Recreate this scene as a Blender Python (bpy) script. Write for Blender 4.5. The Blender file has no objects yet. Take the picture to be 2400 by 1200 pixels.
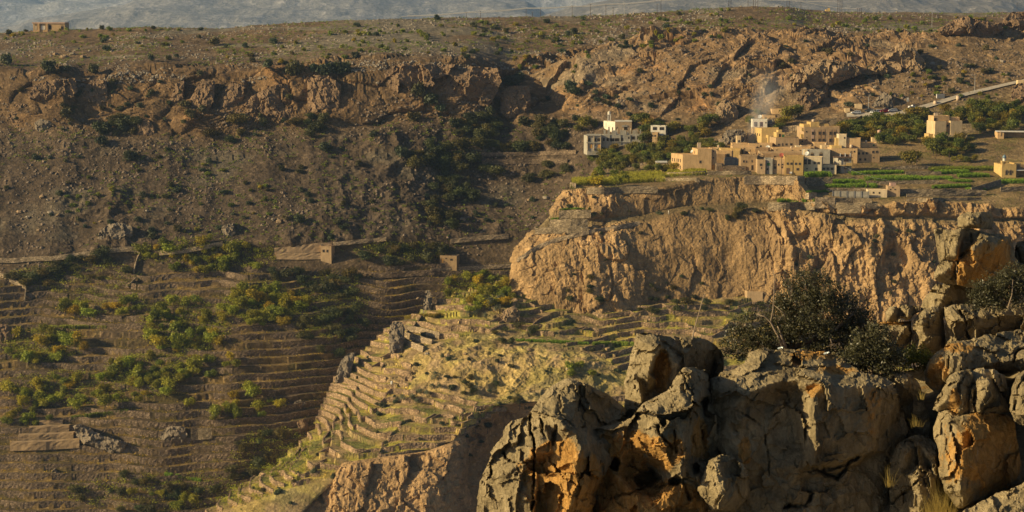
import bpy, math, random
import numpy as np
from mathutils import Vector, Matrix
from mathutils.bvhtree import BVHTree
from mathutils.geometry import delaunay_2d_cdt

scene = bpy.context.scene
COL = scene.collection
R = math.radians

# ------------------------------------------------------------------ camera
F = 4478.0                       # focal length in photo pixels (2400 wide)
PITCH = math.atan(600 / F)       # the horizon lies at the top edge of the picture
cam = bpy.data.cameras.new('camera')
cam.sensor_width = 36.0
cam.lens = 36.0 * F / 2400.0
cam.clip_start = 1.0
cam.clip_end = 40000.0
camo = bpy.data.objects.new('camera', cam)
camo.rotation_euler = (math.pi / 2 - PITCH, 0, 0)
COL.objects.link(camo)
scene.camera = camo

# ------------------------------------------------------------------ light
SUN_EL, SUN_AZ = 22.0, 13.0      # elevation; degrees from due left towards the camera
_e, _a = R(SUN_EL), R(SUN_AZ)
TO_SUN = Vector((-math.cos(_e) * math.cos(_a), -math.cos(_e) * math.sin(_a), math.sin(_e)))
world = bpy.data.worlds.new('World')
scene.world = world
world.use_nodes = True
_n = world.node_tree.nodes
_sky = _n.new('ShaderNodeTexSky')
_sky.sky_type = 'NISHITA'
_sky.sun_disc = False
_sky.sun_elevation = _e
_sky.sun_rotation = math.atan2(TO_SUN.x, TO_SUN.y)
_sky.altitude = 1900
_sky.dust_density = 4.0
_sky.air_density = 0.7
_sky.ozone_density = 0.6
_n['Background'].inputs['Strength'].default_value = 0.06
world.node_tree.links.new(_sky.outputs[0], _n['Background'].inputs['Color'])
sun = bpy.data.lights.new('sun', 'SUN')
sun.energy = 5.0
sun.angle = R(0.53)
sun.color = (1.0, 0.78, 0.42)
suno = bpy.data.objects.new('sun', sun)
suno.rotation_euler = TO_SUN.to_track_quat('Z', 'Y').to_euler()
suno.location = (-300, 300, 400)
COL.objects.link(suno)

scene.view_settings.view_transform = 'Standard'
scene.view_settings.look = 'None'
scene.view_settings.exposure = 0.52
scene.view_settings.gamma = 1.0
scene.view_settings.use_curve_mapping = False
HAZE = 4.8e-5
scene.cycles.max_bounces = 6
scene.cycles.diffuse_bounces = 2
scene.cycles.transparent_max_bounces = 8
scene.cycles.volume_bounces = 0
scene.cycles.sample_clamp_indirect = 4.0

# ------------------------------------------------------------------ geometry of the view
SP, CP = math.sin(PITCH), math.cos(PITCH)
def P3(px, py, Y):
    """the point of the place seen at photo pixel (px, py) that lies Y metres ahead (arrays allowed)"""
    u = (np.asarray(px, float) - 1200) / F
    v = -(np.asarray(py, float) - 600) / F
    dy = v * SP + CP
    s = np.asarray(Y, float) / dy
    return np.stack([u * s, dy * s, (v * CP - SP) * s], -1)
def PX(p):
    x, y, z = p[0], p[1], p[2]
    d = y * CP - z * SP
    return 1200 + F * x / d, 600 - F * (y * SP + z * CP) / d

# ------------------------------------------------------------------ noise
def _h(ix, iy, iz, seed):
    h = (ix.astype(np.uint32) * np.uint32(374761393) + iy.astype(np.uint32) * np.uint32(668265263)
         + iz.astype(np.uint32) * np.uint32(2147483647) + np.uint32((seed * 1274126177) & 0xffffffff))
    h = (h ^ (h >> np.uint32(13))) * np.uint32(1274126177)
    h = (h ^ (h >> np.uint32(16))) * np.uint32(2246822519)
    return h ^ (h >> np.uint32(15))
_G = np.random.RandomState(5).normal(size=(256, 3)); _G /= np.linalg.norm(_G, axis=1)[:, None]
def perlin(p, seed=0):
    p = np.asarray(p, float)
    i = np.floor(p).astype(np.int64); f = p - i
    w = f * f * f * (f * (f * 6 - 15) + 10)
    out = 0
    for dx in (0, 1):
        for dy in (0, 1):
            for dz in (0, 1):
                g = _G[_h(i[..., 0] + dx, i[..., 1] + dy, i[..., 2] + dz, seed) & np.uint32(255)]
                dot = g[..., 0] * (f[..., 0] - dx) + g[..., 1] * (f[..., 1] - dy) + g[..., 2] * (f[..., 2] - dz)
                ww = ((w[..., 0] if dx else 1 - w[..., 0]) * (w[..., 1] if dy else 1 - w[..., 1]) * (w[..., 2] if dz else 1 - w[..., 2]))
                out = out + dot * ww
    return out * 1.5
def fbm(p, octv=4, seed=0, gain=0.5):
    p = np.asarray(p, float); a, s, o = 1.0, 0, 0
    for k in range(octv):
        o = o + a * perlin(p * 2.03 ** k + 17.3 * k, seed + k); s += a; a *= gain
    return o / s
def ridged(p, octv=4, seed=0, gain=0.5):
    p = np.asarray(p, float); a, s, o = 1.0, 0, 0
    for k in range(octv):
        o = o + a * (1 - 2 * np.abs(perlin(p * 2.07 ** k + 11.7 * k, seed + k))); s += a; a *= gain
    return o / s
def worley(p, seed=0):
    """distance to the nearest and next cell point, and a random number of the nearest cell"""
    p = np.asarray(p, float); i = np.floor(p).astype(np.int64)
    f1 = np.full(p.shape[:-1], 9.0); f2 = f1.copy(); cid = np.zeros(p.shape[:-1])
    for dx in (-1, 0, 1):
        for dy in (-1, 0, 1):
            for dz in (-1, 0, 1):
                c = i + np.array([dx, dy, dz])
                h = _h(c[..., 0], c[..., 1], c[..., 2], seed)
                q = np.stack([(h & np.uint32(1023)) / 1023., ((h >> np.uint32(10)) & np.uint32(1023)) / 1023., ((h >> np.uint32(20)) & np.uint32(1023)) / 1023.], -1)
                d = np.linalg.norm(c + q - p, axis=-1)
                n = d < f1
                f2 = np.where(n, f1, np.minimum(f2, d))
                f1 = np.where(n, d, f1)
                cid = np.where(n, (h & np.uint32(4095)) / 4095., cid)
    return f1, f2, cid
def tilts(p, seed=0, k=1.0):
    """broken planes: every cell of a jittered lattice is one plane with its own tilt; also returns closeness to the joints"""
    p = np.asarray(p, float); i = np.floor(p).astype(np.int64)
    f1 = np.full(p.shape[:-1], 9.0); f2 = f1.copy(); val = np.zeros(p.shape[:-1])
    for dx in (-1, 0, 1):
        for dy in (-1, 0, 1):
            for dz in (-1, 0, 1):
                c = i + np.array([dx, dy, dz]); h = _h(c[..., 0], c[..., 1], c[..., 2], seed)
                q = np.stack([(h & np.uint32(1023)) / 1023., ((h >> np.uint32(10)) & np.uint32(1023)) / 1023., ((h >> np.uint32(20)) & np.uint32(1023)) / 1023.], -1)
                r = p - c - q; d = np.linalg.norm(r, axis=-1); g = _G[_h(c[..., 0], c[..., 1], c[..., 2], seed + 91) & np.uint32(255)]
                n = d < f1
                f2 = np.where(n, f1, np.minimum(f2, d)); f1 = np.where(n, d, f1)
                val = np.where(n, (r * g).sum(-1) * k + 0.45 * g[..., 0] * g[..., 1], val)
    return val, f2 - f1
def sstep(a, b, x):
    t = np.clip((np.asarray(x, float) - a) / (b - a), 0, 1)
    return t * t * (3 - 2 * t)
def lerp(a, b, t): return a + (b - a) * t

# ------------------------------------------------------------------ meshes, objects, tags
def mesh_np(name, V, Q, mat=None, attrs=None, smooth=False, midx=None):
    """V (n,3), Q (m,3|4) -> mesh; attrs: name -> (n,) float or (n,3) colour per vertex"""
    V = np.ascontiguousarray(V, np.float32).reshape(-1, 3); Q = np.ascontiguousarray(Q, np.int32)
    me = bpy.data.meshes.new(name)
    k = Q.shape[1]
    me.vertices.add(len(V)); me.vertices.foreach_set('co', V.ravel())
    me.loops.add(Q.size); me.loops.foreach_set('vertex_index', Q.ravel())
    me.polygons.add(len(Q)); me.polygons.foreach_set('loop_start', np.arange(0, Q.size, k, dtype=np.int32))
    me.polygons.foreach_set('use_smooth', np.full(len(Q), smooth, bool))
    for m in (mat if isinstance(mat, (list, tuple)) else [mat]):
        if m: me.materials.append(m)
    if midx is not None: me.polygons.foreach_set('material_index', np.asarray(midx, np.int32))
    for an, av in (attrs or {}).items():
        av = np.asarray(av, np.float32)
        if av.ndim == 1:
            at = me.attributes.new(an, 'FLOAT', 'POINT'); at.data.foreach_set('value', av)
        else:
            at = me.attributes.new(an, 'FLOAT_COLOR', 'POINT')
            at.data.foreach_set('color', np.concatenate([av, np.ones((len(av), 1), np.float32)], 1).ravel())
    me.update(calc_edges=True)
    return me
def grid_quads(nv, nu):
    a = (np.arange(nv - 1)[:, None] * nu + np.arange(nu - 1)[None]).ravel()
    return np.stack([a, a + nu, a + nu + 1, a + 1], 1)
def link(name, data, parent=None, loc=None):
    o = bpy.data.objects.new(name, data); COL.objects.link(o)
    if parent: o.parent = parent
    if loc is not None: o.location = loc
    return o
def tag(o, label=None, cat=None, group=None, kind=None):
    if label: o['label'] = label
    if cat: o['category'] = cat
    if group: o['group'] = group
    if kind: o['kind'] = kind
    return o
class MB:
    """collects boxes, prisms and tubes into one mesh"""
    def __init__(s): s.v = []; s.f = []; s.m = []
    def add(s, V, Fc, mi=0):
        b = len(s.v); s.v += [tuple(map(float, q)) for q in V]; s.f += [tuple(i + b for i in q) for q in Fc]; s.m += [mi] * len(Fc)
        return s
    def box(s, x0, x1, y0, y1, z0, z1, mi=0):
        V = [(x, y, z) for z in (z0, z1) for (x, y) in ((x0, y0), (x1, y0), (x1, y1), (x0, y1))]
        return s.add(V, [(3, 2, 1, 0), (4, 5, 6, 7), (0, 1, 5, 4), (1, 2, 6, 5), (2, 3, 7, 6), (3, 0, 4, 7)], mi)
    def prism(s, pts, z0, z1, mi=0, top=None):
        n = len(pts); t = top or pts
        V = [(x, y, z0) for x, y in pts] + [(x, y, z1) for x, y in t]
        return s.add(V, [tuple(range(n - 1, -1, -1)), tuple(range(n, 2 * n))] + [(i, (i + 1) % n, n + (i + 1) % n, n + i) for i in range(n)], mi)
    def lathe(s, prof, cx=0, cy=0, n=10, mi=0):
        V = []; Fc = []
        for r, z in prof:
            V += [(cx + r * math.cos(2 * math.pi * i / n), cy + r * math.sin(2 * math.pi * i / n), z) for i in range(n)]
        for k in range(len(prof) - 1):
            Fc += [(k * n + i, k * n + (i + 1) % n, (k + 1) * n + (i + 1) % n, (k + 1) * n + i) for i in range(n)]
        Fc += [tuple(range(n - 1, -1, -1)), tuple((len(prof) - 1) * n + i for i in range(n))]
        return s.add(V, Fc, mi)
    def tube(s, pts, rad, n=6, mi=0):
        pts = [Vector(p) for p in pts]; V = []; Fc = []
        for i, p in enumerate(pts):
            d = (pts[min(i + 1, len(pts) - 1)] - pts[max(i - 1, 0)]).normalized()
            a = d.cross(Vector((0.31, 0.2, 0.93))); a = a.normalized() if a.length > 1e-4 else Vector((1, 0, 0))
            b = d.cross(a); r = rad[i] if isinstance(rad, (list, tuple)) else rad
            V += [p + (a * math.cos(2 * math.pi * k / n) + b * math.sin(2 * math.pi * k / n)) * r for k in range(n)]
        for i in range(len(pts) - 1):
            Fc += [(i * n + k, i * n + (k + 1) % n, (i + 1) * n + (k + 1) % n, (i + 1) * n + k) for k in range(n)]
        Fc += [tuple(range(n - 1, -1, -1)), tuple((len(pts) - 1) * n + k for k in range(n))]
        return s.add(V, Fc, mi)
    def mesh(s, name, mats, smooth=False):
        me = bpy.data.meshes.new(name); me.from_pydata(s.v, [], s.f)
        for m in (mats if isinstance(mats, (list, tuple)) else [mats]): me.materials.append(m)
        me.polygons.foreach_set('material_index', np.array(s.m, np.int32))
        if smooth: me.polygons.foreach_set('use_smooth', np.ones(len(s.f), bool))
        me.update(); return me
    def build(s, name, mats, parent=None, loc=None, smooth=False): return link(name, s.mesh(name, mats, smooth), parent, loc)

# ------------------------------------------------------------------ materials
def new_mat(name):
    m = bpy.data.materials.new(name); m.use_nodes = True
    nt = m.node_tree; b = nt.nodes['Principled BSDF']
    return m, nt, b
def N(nt, t, **kw):
    n = nt.nodes.new(t)
    for k, v in kw.items():
        if k in n.inputs: n.inputs[k].default_value = v
        else: setattr(n, k, v)
    return n
def L(nt, a, b): nt.links.new(a, b)
def ramp(nt, fac, stops):
    r = nt.nodes.new('ShaderNodeValToRGB'); e = r.color_ramp.elements
    while len(e) < len(stops): e.new(0.5)
    for q, (p, c) in zip(e, stops):
        q.position = p; q.color = (c, c, c, 1) if not isinstance(c, (tuple, list)) else (*c, 1)
    L(nt, fac, r.inputs[0]); return r.outputs[0]
def mix(nt, fac, a, b, mode='MIX'):
    n = nt.nodes.new('ShaderNodeMix'); n.data_type = 'RGBA'; n.blend_type = mode
    for k, s in ((0, fac), (6, a), (7, b)):
        if hasattr(s, 'is_output'): L(nt, s, n.inputs[k])
        else: n.inputs[k].default_value = s if k == 0 else (*s, 1)
    return n.outputs[2]
def noise(nt, vec, scale, detail=4, rough=0.6, dist=0.0):
    n = N(nt, 'ShaderNodeTexNoise', Scale=scale, Detail=detail, Roughness=rough, Distortion=dist); L(nt, vec, n.inputs['Vector']); return n.outputs['Fac']
def voro(nt, vec, scale, feature='F1', rnd=1.0):
    n = N(nt, 'ShaderNodeTexVoronoi', feature=feature, Scale=scale, Randomness=rnd); L(nt, vec, n.inputs['Vector']); return n
def bump(nt, b, h, dist, strength=1.0, prev=None):
    n = N(nt, 'ShaderNodeBump', Strength=strength, Distance=dist); L(nt, h, n.inputs['Height'])
    if prev: L(nt, prev, n.inputs['Normal'])
    L(nt, n.outputs[0], b.inputs['Normal']); return n.outputs[0]
def scaled(nt, vec, s):
    n = N(nt, 'ShaderNodeVectorMath', operation='MULTIPLY'); L(nt, vec, n.inputs[0]); n.inputs[1].default_value = s; return n.outputs[0]

def ground_mat(name, cell=0.9, stone=0.55, bscale=(0.35, 1.6), bd=0.5):
    """earth and rock: the mesh's own 'tint' colour broken up by stones, dirt and relief"""
    m, nt, b = new_mat(name)
    at = N(nt, 'ShaderNodeAttribute', attribute_name='tint')
    geo = N(nt, 'ShaderNodeNewGeometry').outputs['Position']
    n1 = noise(nt, geo, 0.11, 6, 0.65); n2 = noise(nt, geo, bscale[1], 4, 0.7)
    v = voro(nt, geo, cell)
    c = mix(nt, 1.0, at.outputs['Color'], ramp(nt, n1, [(0.3, 0.66), (0.7, 1.3)]), 'MULTIPLY')
    c = mix(nt, 1.0, c, ramp(nt, n2, [(0.25, 0.7), (0.75, 1.3)]), 'MULTIPLY')
    sp = N(nt, 'ShaderNodeSeparateColor'); L(nt, v.outputs['Color'], sp.inputs[0])
    c = mix(nt, stone, c, mix(nt, 1.0, c, ramp(nt, sp.outputs[0], [(0.0, 0.55), (0.6, 0.95), (0.86, 1.1), (0.95, 1.75)]), 'MULTIPLY'))
    L(nt, c, b.inputs['Base Color']); b.inputs['Roughness'].default_value = 0.95
    b.inputs['Specular IOR Level'].default_value = 0.15
    p = bump(nt, b, noise(nt, geo, bscale[0], 8, 0.7), bd * 2.2, 0.8)
    bump(nt, b, v.outputs['Distance'], bd * 0.6, 0.6, p)
    return m
def plain(name, col, rough=0.8, var=0.25, scale=1.5, spec=0.3, bd=0.0, metal=0.0, rnd=0.0):
    m, nt, b = new_mat(name)
    tc = N(nt, 'ShaderNodeTexCoord').outputs['Object']
    n = noise(nt, tc, scale, 5, 0.65)
    c = mix(nt, 1.0, col, ramp(nt, n, [(0.25, 1 - var), (0.75, 1 + var)]), 'MULTIPLY')
    if rnd:
        oi = N(nt, 'ShaderNodeObjectInfo'); c = mix(nt, 1.0, c, ramp(nt, oi.outputs['Random'], [(0, 1 - rnd), (1, 1 + rnd)]), 'MULTIPLY')
    L(nt, c, b.inputs['Base Color']); b.inputs['Roughness'].default_value = rough
    b.inputs['Specular IOR Level'].default_value = spec; b.inputs['Metallic'].default_value = metal
    if bd: bump(nt, b, noise(nt, tc, scale * 4, 5, 0.7), bd, 0.7)
    return m
# ================================================================== TERRAIN
def loft(rows, nu, nv, smooth=2):
    """rows: polylines of (px, py, Y) from far/high to near/low; nv: samples between each pair -> P (n,nu,3) and v (n,)"""
    RW = []
    for r in rows:
        a = np.array(r, float); x = np.linspace(a[0, 0], a[-1, 0], nu)
        RW.append(P3(x, np.interp(x, a[:, 0], a[:, 1]), np.interp(x, a[:, 0], a[:, 2])))
    RW = np.array(RW)
    k = np.ones(9) / 9
    for i in range(len(RW)):                      # round the corners of the drawn lines
        for c in range(3):
            q = np.pad(RW[i, :, c], 4, 'reflect', reflect_type='odd'); RW[i, :, c] = np.convolve(q, k, 'valid')
    out = []; vs = []
    for i in range(len(RW) - 1):
        t = np.arange(nv[i]) / nv[i]
        out.append(RW[i][None] * (1 - t)[:, None, None] + RW[i + 1][None] * t[:, None, None]); vs.append(i + t)
    out.append(RW[-1][None]); vs.append(np.array([len(RW) - 1.]))
    Pm = np.concatenate(out); v = np.concatenate(vs)
    for _ in range(smooth):
        Pm[1:-1] = 0.25 * Pm[:-2] + 0.5 * Pm[1:-1] + 0.25 * Pm[2:]
    return Pm, v
def normals(Pm):
    du = np.gradient(Pm, axis=1); dv = np.gradient(Pm, axis=0)
    n = np.cross(du, dv); n /= np.linalg.norm(n, axis=-1)[..., None] + 1e-9
    n[n[..., 1] > 0.6] *= -1
    return np.where((n[..., 2:3] < -0.2), -n, n)
def chaikin(pts): return pts

def terraces(Pm, mask, s, seed, warp=0.9, wl=70.0, cell=40.0, jump=0.8):
    """cut a slope into level steps; returns the stepped surface, a tread flag and the wall lines"""
    w = fbm(np.stack([Pm[..., 0] / wl, Pm[..., 1] / wl * 0.4, np.zeros(Pm.shape[:2])], -1), 3, seed) * warp
    cx = Pm[..., 0] + 6 * fbm(Pm / 30., 2, seed + 2)
    w = w + jump * (worley(np.stack([cx / cell, Pm[..., 1] / (cell * 1.3), 0 * cx + seed], -1), seed + 3)[2] - 0.5)   # plots of neighbouring families do not line up
    h = Pm[..., 2] / s + w
    k = np.floor(h)
    fr = h - k
    zt = (k + 0.5 - w) * s + (fr - 0.5) * s * 0.10
    on = mask > 0.5
    Q = Pm.copy(); Q[..., 2] = np.where(on, zt, Pm[..., 2])
    lines = {}
    kk = k.astype(int)
    cr = (kk[:-1] - kk[1:] == 1) & on[:-1] & on[1:]
    ii, jj = np.nonzero(cr)
    for i, j in zip(ii, jj):
        t = fr[i, j] / max(fr[i, j] + 1 - fr[i + 1, j], 1e-6)
        p = Pm[i, j] * (1 - t) + Pm[i + 1, j] * t
        lines.setdefault((kk[i, j]), []).append((j, i, p))
    return Q, on & (fr > 0.03), lines
WALLS = []       # (polyline points at half height, height, seed)
def wall_lines(lines, s, rng, lo=18, hi=60, skip=0.12):
    for k in sorted(lines):
        L_ = sorted(lines[k], key=lambda q: q[0])
        run = [L_[0]]
        runs = []
        for q in L_[1:]:
            if q[0] - run[-1][0] <= 2 and abs(q[1] - run[-1][1]) <= 10 + 2 * (q[0] - run[-1][0]):
                if q[0] != run[-1][0]: run.append(q)
            else: runs.append(run); run = [q]
        runs.append(run)
        for r in runs:
            a = 0
            while a < len(r) - 6:
                n = rng.randint(lo, hi)
                seg = r[a:a + n]
                if len(seg) >= 7 and rng.random() > skip:
                    WALLS.append((np.array([q[2] for q in seg]), s * rng.uniform(0.86, 1.0)))
                a += n + rng.randint(-1, 2)
def brd(base, *mods):
    c = np.array(base)[None, None] * np.ones((*mods[0][0].shape, 1))
    for m, col in mods: c = c * (1 - m[..., None]) + np.array(col) * m[..., None]
    return c
HUE = np.array((1.0, 0.985, 0.88))
BVHS = {}
def add_bvh(name, Pm):
    V = Pm.reshape(-1, 3); q = grid_quads(*Pm.shape[:2])
    BVHS[name] = BVHTree.FromPolygons(V.tolist(), q.tolist(), all_triangles=False)
def hit(px, py, names=None):
    """where the line of sight through a photo pixel meets the ground"""
    d = Vector(P3(px, py, 1.0)); d.normalize(); best = None
    for nm in (names or BVHS):
        r = BVHS[nm].ray_cast(Vector((0, 0, 0)), d)
        if r[0] is not None and (best is None or r[3] < best[2]): best = (r[0], r[1], r[3], nm)
    return best
def drop(x, y, names, z0=300):
    best = None
    for nm in names:
        r = BVHS[nm].ray_cast(Vector((x, y, z0)), Vector((0, 0, -1)))
        if r[0] is not None and (best is None or r[0].z > best.z): best = r[0]
    return best

M_hill = ground_mat('hillside_earth', 0.55, 0.7, (0.22, 1.2), 0.7)
M_cliff = ground_mat('travertine', 0.8, 0.35, (0.4, 2.2), 0.8)
M_spur = ground_mat('spur_earth', 0.8, 0.5, (0.5, 2.0), 0.5)
M_far = ground_mat('far_slope', 0.03, 0.5, (0.01, 0.05), 12.0)

# ---- far mountains behind the plateau
def mountain(name, sky, Y, depth, amp, seed, tint):
    xs = [a for a, _ in sky]
    nu, nv = 420, 60
    x = np.linspace(xs[0], xs[-1], nu)
    top = P3(x, np.interp(x, xs, [b for _, b in sky]), Y)
    t = np.linspace(-0.25, 1, nv)[:, None]
    Pm = np.repeat(top[None], nv, 0)
    tt = np.abs(t)
    Pm[..., 2] = top[None, :, 2] - tt * (top[None, :, 2] + 400)
    Pm[..., 1] = top[None, :, 1] - t * depth
    wt = np.minimum(tt * 4, 1)
    q = Y / 6500.
    d = ridged(Pm / (520. * q), 6, seed) * amp * wt + fbm(Pm / (120. * q), 4, seed + 9) * amp * 0.3
    Pm[..., 1] -= d * 0.8; Pm[..., 2] += d * 0.35
    c = np.array(tint)[None, None] * (1 + 0.5 * fbm(Pm / (160. * q), 5, seed + 3)[..., None])
    o = link(name, mesh_np(name, Pm.reshape(-1, 3), grid_quads(nv, nu), M_far, {'tint': c.reshape(-1, 3)}, True))
    return tag(o, kind='structure')
mountain('mountain', [(-900, -60), (0, -30), (300, -55), (700, -80), (1240, -60), (1300, -40), (1500, -70), (2400, -120), (3300, -80)], 17500, 5200, 420, 3, (0.38, 0.37, 0.37))  # paler with distance: part of the haze is put into the tints
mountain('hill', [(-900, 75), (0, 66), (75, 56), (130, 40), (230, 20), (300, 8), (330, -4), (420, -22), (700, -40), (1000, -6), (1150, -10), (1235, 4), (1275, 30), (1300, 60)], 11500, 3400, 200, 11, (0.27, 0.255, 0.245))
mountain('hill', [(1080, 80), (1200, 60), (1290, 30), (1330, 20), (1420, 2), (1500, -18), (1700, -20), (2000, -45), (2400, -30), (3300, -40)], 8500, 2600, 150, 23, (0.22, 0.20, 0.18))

# ---- A: plateau, its broken cliff band, the scree slope and the terraced valley side
A_rows = [
 [(-320, 92, 1700), (400, 80, 1700), (1000, 66, 1720), (1700, 40, 1750), (2760, 50, 1750)],
 [(-320, 84, 1290), (0, 77, 1290), (80, 72, 1290), (180, 68, 1290), (340, 62, 1290), (520, 66, 1290), (600, 58, 1290), (800, 46, 1300), (1000, 41, 1310), (1150, 39, 1320), (1300, 38, 1330), (1450, 33, 1340), (1560, 26, 1350), (1650, 19, 1350), (1750, 14, 1350), (1850, 15, 1350), (1900, 24, 1380), (2000, 27, 1400), (2200, 29, 1420), (2350, 29, 1420), (2760, 30, 1420)],
 [(-320, 160, 1122), (0, 168, 1122), (70, 182, 1116), (130, 172, 1114), (220, 174, 1112), (340, 160, 1116), (480, 168, 1112), (620, 166, 1110), (700, 158, 1112), (800, 148, 1112), (900, 140, 1108), (1000, 146, 1104), (1100, 150, 1110), (1190, 160, 1150), (1260, 150, 1170), (1400, 120, 1190), (1600, 100, 1200), (2760, 100, 1200)],
 [(-320, 290, 1094), (0, 290, 1092), (150, 306, 1084), (330, 312, 1082), (560, 318, 1082), (650, 300, 1086), (760, 300, 1084), (900, 286, 1086), (1080, 268, 1092), (1200, 284, 1094), (1300, 286, 1090), (1500, 300, 1060), (2760, 300, 1060)],
 [(-320, 450, 1042), (300, 455, 1040), (700, 450, 1036), (900, 440, 1040), (1050, 420, 1058), (1250, 420, 1062), (1400, 410, 1040), (1600, 410, 1030), (2760, 420, 1030)],
 [(-320, 608, 1002), (0, 606, 1000), (150, 602, 998), (320, 582, 1002), (400, 592, 998), (520, 576, 1000), (700, 578, 1000), (900, 560, 1006), (1180, 552, 1016), (1400, 548, 1010), (1600, 560, 1000), (2760, 560, 1000)],
 [(-320, 648, 988), (300, 650, 988), (600, 642, 988), (900, 634, 992), (1200, 628, 1000), (1600, 640, 990), (2760, 640, 990)],
 [(-320, 830, 926), (300, 832, 922), (560, 820, 920), (760, 800, 930), (860, 800, 944), (1000, 790, 960), (1250, 800, 950), (2760, 850, 950)],
 [(-320, 1050, 868), (300, 1052, 862), (560, 1040, 862), (700, 1030, 874), (800, 1020, 890), (1000, 1010, 900), (2760, 1050, 900)],
 [(-320, 1340, 800), (300, 1345, 792), (560, 1330, 800), (800, 1300, 824), (2760, 1350, 830)],
]
PA, vA = loft(A_rows, 820, [14, 62, 100, 90, 80, 24, 80, 90, 96], 3)
X = PA
V_ = vA[:, None] * np.ones(PA.shape[1])[None]
nA = normals(PA)
pxA = PX(np.moveaxis(PA, -1, 0))[0]
cl = sstep(1.75, 2.05, V_) * (1 - sstep(2.85, 3.2, V_))             # the rock band
cl = cl * (0.55 + 0.45 * sstep(-0.25, 0.2, fbm(X / 45., 2, 71)))
plat = 1 - sstep(1.6, 2.0, V_)
scree = sstep(2.95, 3.3, V_) * (1 - sstep(5.0, 5.3, V_))
terr = sstep(5.7, 6.0, V_)
# slabs: blocks leaning right in the rock band, thin beds elsewhere
dip = X[..., 2] * 0.82 + X[..., 0] * 0.5 * perlin(X / 130., 6) * 2 + 11 * fbm(X / 48., 3, 5)
beds = np.abs(((dip / 5.5) % 1.0) - 0.5) * 2
f1, f2, cid = worley(np.stack([X[..., 0] / 44 + X[..., 2] / 70, X[..., 1] / 60, X[..., 2] / 60], -1), 4)
d = cl * (9 * (cid - 0.45) * sstep(0, 0.18, f2 - f1) + 3.0 * ridged(X / 26., 4, 2, 0.5) + (0.5 + 1.5 * beds + 1.2 * sstep(.2, .5, ((dip / 2.1) % 1.0))) * sstep(-.15, .35, fbm(X / 32., 3, 83)))
ta, ja = tilts(X / np.array([24., 30., 16.]), 77, 0.9); tb, jb = tilts(X / np.array([5., 8., 4.]), 78, 0.9)
d += cl * (4.5 * ta + 0.9 * tb - 1.2 * (1 - sstep(0, .12, ja))) + scree * 0.8 * tb * sstep(-.1, .3, fbm(X / 50., 3, 79))
d += plat * (1.2 * fbm(X / np.array([18., 40., 18.]), 4, 8) + 0.9 * sstep(.35, .6, fbm(np.stack([X[..., 0] / 60, X[..., 1] / 60, X[..., 2] / 1.7], -1), 3, 31)))
gully = ridged(np.stack([(X[..., 0] + X[..., 2] * 0.3) / 50, X[..., 1] * 0, X[..., 2] / 160], -1), 3, 41)
d += scree * (2.2 * fbm(X / 24., 5, 12, 0.6) + 4.2 * gully + 3.4 * np.maximum(ridged(X / 14., 4, 13), 0.1) * sstep(-0.1, .3, fbm(X / 60., 2, 14)))
d += terr * (5 * fbm(np.stack([X[..., 0] / 60, X[..., 1] / 90, X[..., 2] * 0], -1), 3, 51))
# the ravine below the gully in the plateau
rav = np.exp(-((pxA - (1195 - 20 * (V_ - 2))) / (26 + 8 * (V_ - 2))) ** 2) * sstep(1.6, 2.2, V_) * (1 - sstep(3.0, 3.8, V_))
d -= 4 * rav
PA = PA + nA * d[..., None]
mA = terr.copy()
mA *= (np.arange(PA.shape[1]) > 4)[None]
S_A = 3.1
PA, treadA, linesA = terraces(PA, mA, S_A, 7, 1.5, 55, 60.0, 0.0)
nA2 = normals(PA)
steep = 1 - sstep(0.45, 0.75, np.abs(nA2[..., 2]))
big = fbm(X / 80., 3, 90); med = fbm(X / 16., 4, 91)
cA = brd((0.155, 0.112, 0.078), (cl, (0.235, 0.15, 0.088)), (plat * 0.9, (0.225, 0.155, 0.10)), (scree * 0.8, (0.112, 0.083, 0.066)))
cA = cA * (1 + 0.35 * big[..., None] + 0.25 * med[..., None])
lime = plat * np.clip(sstep(0.0, 0.3, fbm(X / np.array([60., 60, 5]), 4, 93) + 0.45 * np.exp(-((pxA - 960) / 260) ** 2) - 0.05), 0, 1) * 0.85
cA = cA * (1 - lime[..., None]) + np.array((0.27, 0.24, 0.20)) * lime[..., None]
ora = cl * sstep(0.1, 0.5, fbm(X / 20., 4, 94)) * 0.75
cA = cA * (1 - ora[..., None]) + np.array((0.30, 0.165, 0.08)) * ora[..., None]
pur = scree * np.exp(-((pxA - 800) / 260) ** 2) * sstep(3.5, 4.2, V_) * sstep(-.3, .2, fbm(X / 30., 4, 98)) * 0.4
cA = cA * (1 - pur[..., None]) + np.array((0.135, 0.108, 0.10)) * pur[..., None]
grey = scree * sstep(0.05, 0.4, fbm(X / np.array([36., 36, 20]), 4, 95)) * 0.6
cA = cA * (1 - grey[..., None]) + np.array((0.17, 0.15, 0.125)) * grey[..., None]
gr = treadA * sstep(-0.35, 0.25, fbm(X / 14., 3, 96))
gcol = np.where((fbm(X / 22., 3, 97) > 0.0)[..., None], np.array((0.15, 0.12, 0.045)), np.array((0.31, 0.215, 0.095)))
cA = cA * (1 - 0.85 * gr[..., None]) + gcol * 0.85 * gr[..., None]
tag(link('valley_slope', mesh_np('valley_slope', PA.reshape(-1, 3), grid_quads(*PA.shape[:2]), M_hill, {'tint': np.array((0.80, 0.79, 0.74)) * HUE * np.clip(cA, 0.01, 0.8).reshape(-1, 3)})), kind='structure')  # whole sheet dimmed: the valley's cool shade is put into its tint
add_bvh('A', PA)
RNG = random.Random(3)
wall_lines(linesA, S_A, RNG, 40, 130, 0.08)
NWA = len(WALLS)

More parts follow.
